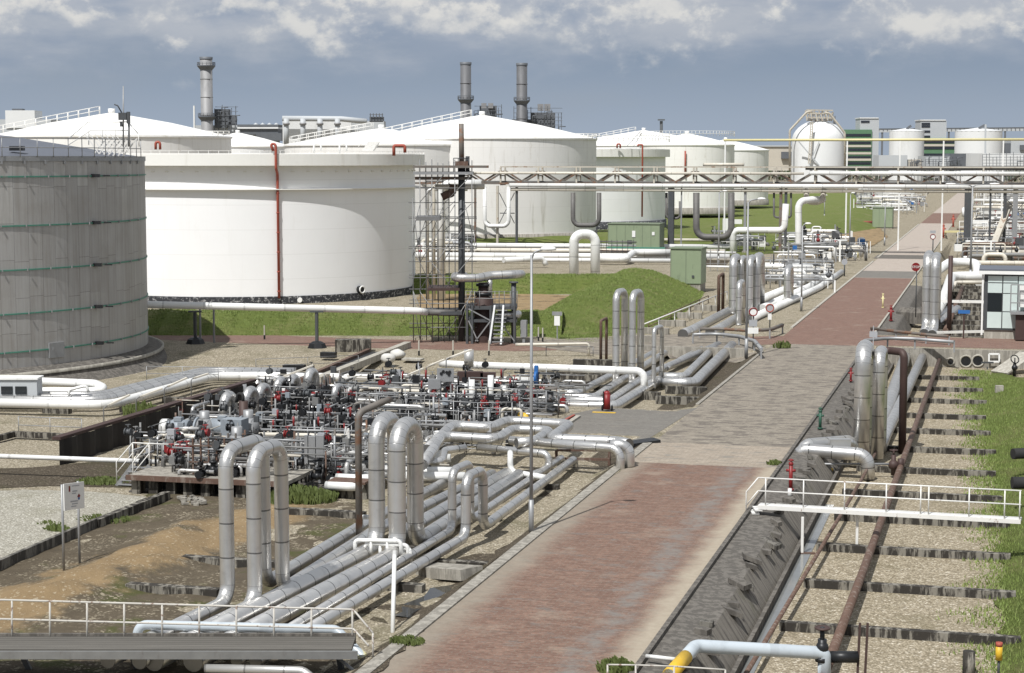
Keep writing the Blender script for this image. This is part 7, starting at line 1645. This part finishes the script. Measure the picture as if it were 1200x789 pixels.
def clutter(lab, u0, v0, u1, v1, n, seed, hmax=2.5, mats=('white_pipe', 'tan_pipe', 'galv', 'dark_pipe', 'white_pipe'), nb=6, name='pipe_rack'):
    """crowded process pipework: level lines, uprights, hoops, boxes and valves"""
    rnd = random.Random(seed); t = thing(name, lab, 'pipework', G((u0 + u1) / 2, v1, 0))
    for i in range(n):
        v = rnd.uniform(v0, v1); a = rnd.uniform(u0, u0 + (u1 - u0) * .45); b = rnd.uniform(u0 + (u1 - u0) * .5, u1); z = rnd.uniform(.3, hmax); p, q = G(a, v, 0), G(b, v + (b - a) * .012, 0); r = rnd.choice((.1, .14, .2, .28)); k = rnd.random()
        P = [up(p, z), up(q, z)] if k < .55 else [up(p, .0), up(p, z), up(q, z), up(q, 0)]
        MB().tube(P, r, r * 2.5, 8).build('pipe', M[rnd.choice(mats)], t)
    for i in range(n): p = G(rnd.uniform(u0, u1), rnd.uniform(v0, v1), 0); MB().beam(p, up(p, rnd.uniform(1, hmax + .8)), rnd.choice((.1, .16, .22))).build('post', M[rnd.choice(('galv', 'white', 'steel_dark'))], t)
    for i in range(nb):
        p = G(rnd.uniform(u0, u1), rnd.uniform(v0, v1), 0); s_ = rnd.uniform(.5, 1.1); MB().box(up(p, rnd.uniform(.5, hmax)), (s_, s_ * .7, s_)).build('junction_box', M[rnd.choice(('white', 'galv', 'steel_dark', 'blue'))], t)
    for i in range(nb):
        p = G(rnd.uniform(u0, u1), rnd.uniform(v0, v1), 0); z = rnd.uniform(.6, hmax); MB().ball(up(p, z), .3).cyl(up(p, z), .07, .8, 6).torus(up(p, z + .8), UP, .3, .05, 10).build('valve', M[rnd.choice(('black', 'black', 'red', 'steel_dark'))], t)
    for i in range(4):
        v = rnd.uniform(v0, v1); p, q = G(u0 + 4, v, 0), G(u1 - 4, v, 0); h = rnd.uniform(1.4, hmax + .3); mb = MB()
        for z in (h, h * .6): mb.tube([up(p, z), up(q, z)], .05, 0, 5)
        for k in range(9): w = p.lerp(q, k / 8); mb.tube([w, up(w, h)], .05, 0, 5)
        mb.build('handrail', M['rail_white' if i % 2 else 'galv'], t)
    return t
clutter('crowded white metering pipework with railings left of the far road', 938, 284, 985, 303, 20, 1, 3.0)
clutter('low metering pipework with boxes at the left road edge before the dark strip', 955, 296, 1020, 306, 12, 2, 1.6, nb=8)
clutter('pale pipework under the bridge left of the far road, nearer patch', 1000, 234, 1080, 252, 26, 3, 3.5)
clutter('pale pipework under the bridge left of the far road, farther patch', 1005, 224, 1085, 234, 22, 4, 4.5)
clutter('grey pipe bends beside the third green kiosk', 1002, 238, 1024, 252, 8, 5, 5.0, ('dark_pipe', 'galv', 'white_pipe'), 3)
clutter('crowded pipework on the grass under the wide dark hanging loop', 833, 283, 900, 296, 14, 6, 2.2, ('galv', 'dark_pipe', 'white_pipe'))
clutter('crowded pale pipework right of the road under the bridge, rear patch', 1142, 228, 1215, 252, 26, 7, 4.0)
clutter('crowded pale pipework right of the road under the bridge, middle patch', 1140, 254, 1215, 284, 26, 8, 3.5)
clutter('crowded pale pipework right of the road in front of the bridge', 1118, 288, 1215, 306, 22, 9, 2.8)
clutter('dense low pipework left of the far road behind the metering racks', 1002, 226, 1088, 250, 34, 21, 2.2, ('galv', 'white_pipe', 'galv_dark', 'clad2'), 12)
clutter('dense low pipework on the right of the far road beyond the leaning strut', 1140, 226, 1215, 262, 34, 22, 2.8, ('galv', 'white_pipe', 'galv_dark', 'clad2'), 12)
clutter('dense low pipework right of the road just beyond the control hut', 1120, 268, 1215, 312, 34, 23, 2.4, ('galv', 'white_pipe', 'galv_dark', 'rust', 'tan_pipe'), 12)
clutter('low pale pipework around the thick white uprights left of the road', 905, 286, 1000, 312, 26, 24, 2.2, ('galv', 'white_pipe', 'galv_dark', 'clad2'), 10)
clutter('low dark pipework in the ditch beyond the clustered arches', 888, 318, 980, 345, 16, 25, 1.6, ('galv', 'white_pipe', 'galv_dark', 'clad2'), 6)
clutter('grey plant pipework seen through the lattice bridge at right', 1000, 210, 1210, 222, 30, 10, 9.0, ('far_steel', 'galv', 'dark_pipe', 'white_pipe'), 10)
clutter('grey plant pipework seen through the lattice bridge at the road left', 892, 208, 1000, 218, 14, 12, 9.0, ('far_steel', 'galv', 'dark_pipe'), 5)
clutter('low pipework behind the scaffold and dark column', 486, 282, 560, 302, 12, 13, 2.2, ('white_pipe', 'galv', 'tan_pipe'))
for k, (v, r, m, z) in enumerate(((235, .5, 'white_pipe', 2.5), (243, .4, 'tan_pipe', 2.0), (262, .65, 'white_pipe', 1.5), (272, .4, 'dark_pipe', 1.2), (281, .4, 'tan_pipe', 1.2), (296, .45, 'truss_light', 1.0), (302, .3, 'truss', .8), (308, .3, 'tan_pipe', .8))):
    pipe('long crosswise pipe right of the far road, %s in the row from the rear' % (rl + ('eighth',))[k], [G(1142 - 1.5 * k, v, z), G(1225, v + 1, z)], r, m, seg=10)
mb = MB(); mb.beam(D(1160, 300, 255), D(1183, 240, 262), .9, .5); mb.build('brace_pole', M['truss_light'], label='leaning cream strut right of the thick dark bridge column', cat='strut')
# right trench beyond the cross street
f_ = lambda u, v, z=TR + .5: G(u, v, z)
for (u, vb, vt, r, L, lab) in ((1085.5, 385, 301, .42, 4.5, 'left'), (1094.5, 386, 303, .40, 4.5, 'right')):
    n = f_(u, vb); zt = D(u, vt, n.y).z; ff = n + d * L
    pipe('tall silver arch beyond the cross street right of the road, %s one' % lab, [n - d * 5, n, up(n, zt), up(ff, zt), ff, ff + d * 18 + e * 1.5], r, 'clad', 'pipe_arch', 1.0, 16, 'pipe arch')
pipe('white pipe snaking to the right behind the tall arches, lower one', [f_(1096, 366, 0), f_(1108, 346, .2), f_(1115, 324, .8), f_(1165, 324, .8)], .55, 'white_pipe', bend=2.0)
pipe('white pipe snaking to the right behind the tall arches, upper hooked one', [f_(1098, 318, .8), f_(1113, 307.5, 1.2), f_(1144, 307.5, 1.2), up(f_(1148, 314, 1.2), -.5)], .55, 'white_pipe', bend=2.0)
pipe('thin cream pipe with hooked end left of the control hut', [f_(1117, 336, .3), f_(1120, 331, .6), f_(1155, 331, .6)], .2, 'tan_pipe', bend=.6)
MB().beam(f_(1098, 353, .6), f_(1158, 354, .6), .25).build('beam', M['rail_white'], label='white level rail across the far trench left of the control hut', cat='rail')
MB().beam(f_(1090, 390, -.7), f_(1158, 388.5, -.7), .2).build('beam', M['rail_white'], label='white low rail at the near end of the far trench', cat='rail')
pipe('rusty pipe lying diagonally in the far trench', [f_(1108, 388), f_(1128, 337)], .25, 'rust', seg=10)
for (u, v, lab) in ((1062, 383, 'left'), (1075, 384, 'right')):
    q = f_(u, v, TR); MB().lathe((q.x, q.y, 0), [(1.0, -.9), (.95, .1), (.6, .5), (.01, .55)], 10, smooth=False).build('chamber', M['dark_concrete'], label='dark domed concrete chamber beyond the cross street, %s one' % lab, cat='chamber')
MB().tube([f_(1062, 365, -.2), f_(1068, 369, -.2)], .35, 0, 14).build('barrel', M['dull_red'], label='pale red barrel lying on the far embankment', cat='barrel')
MB().beam(f_(1060, 371, -.5), f_(1072, 372, -.5), .5, .3).build('beam', M['yellow'], label='yellow beam lying beside the pale red barrel', cat='beam')
# far road furniture
for k in range(7):
    q = G(1014 - 2 * k, 291 + 2.2 * k, 0); MB().cyl(q, .28, 1.0, 10).build('bollard', M['cream_yellow' if k % 2 else 'white'], label='short pale bollard along the left kerb of the far road', cat='bollard', group='bollards along the far road')
for (u, v, lab) in ((1009, 296, 'left of the kerb'), (1130, 254, 'right of the far road')): q = G(u, v, 0); MB().cyl(q, .6, 2.0, 12).ball(q + UP * 2, .6, 12, .3).build('drum', M['far_white'], label='white upright drum ' + lab, cat='drum')
pipe('orange pipe on the ground before the third green kiosk', [G(998, 262, .8), G(1024, 261, .8)], .4, 'dull_red', seg=10)
MB().beam(G(1108, 271.5, 1.3), G(1130, 271.5, 1.3), .35).beam(G(1108, 274, .3), G(1108, 271.5, 1.3), .3).beam(G(1130, 274, .3), G(1130, 271.5, 1.3), .3).build('barrier', M['cream_yellow'], label='pale yellow barrier at the right edge of the far road', cat='barrier')
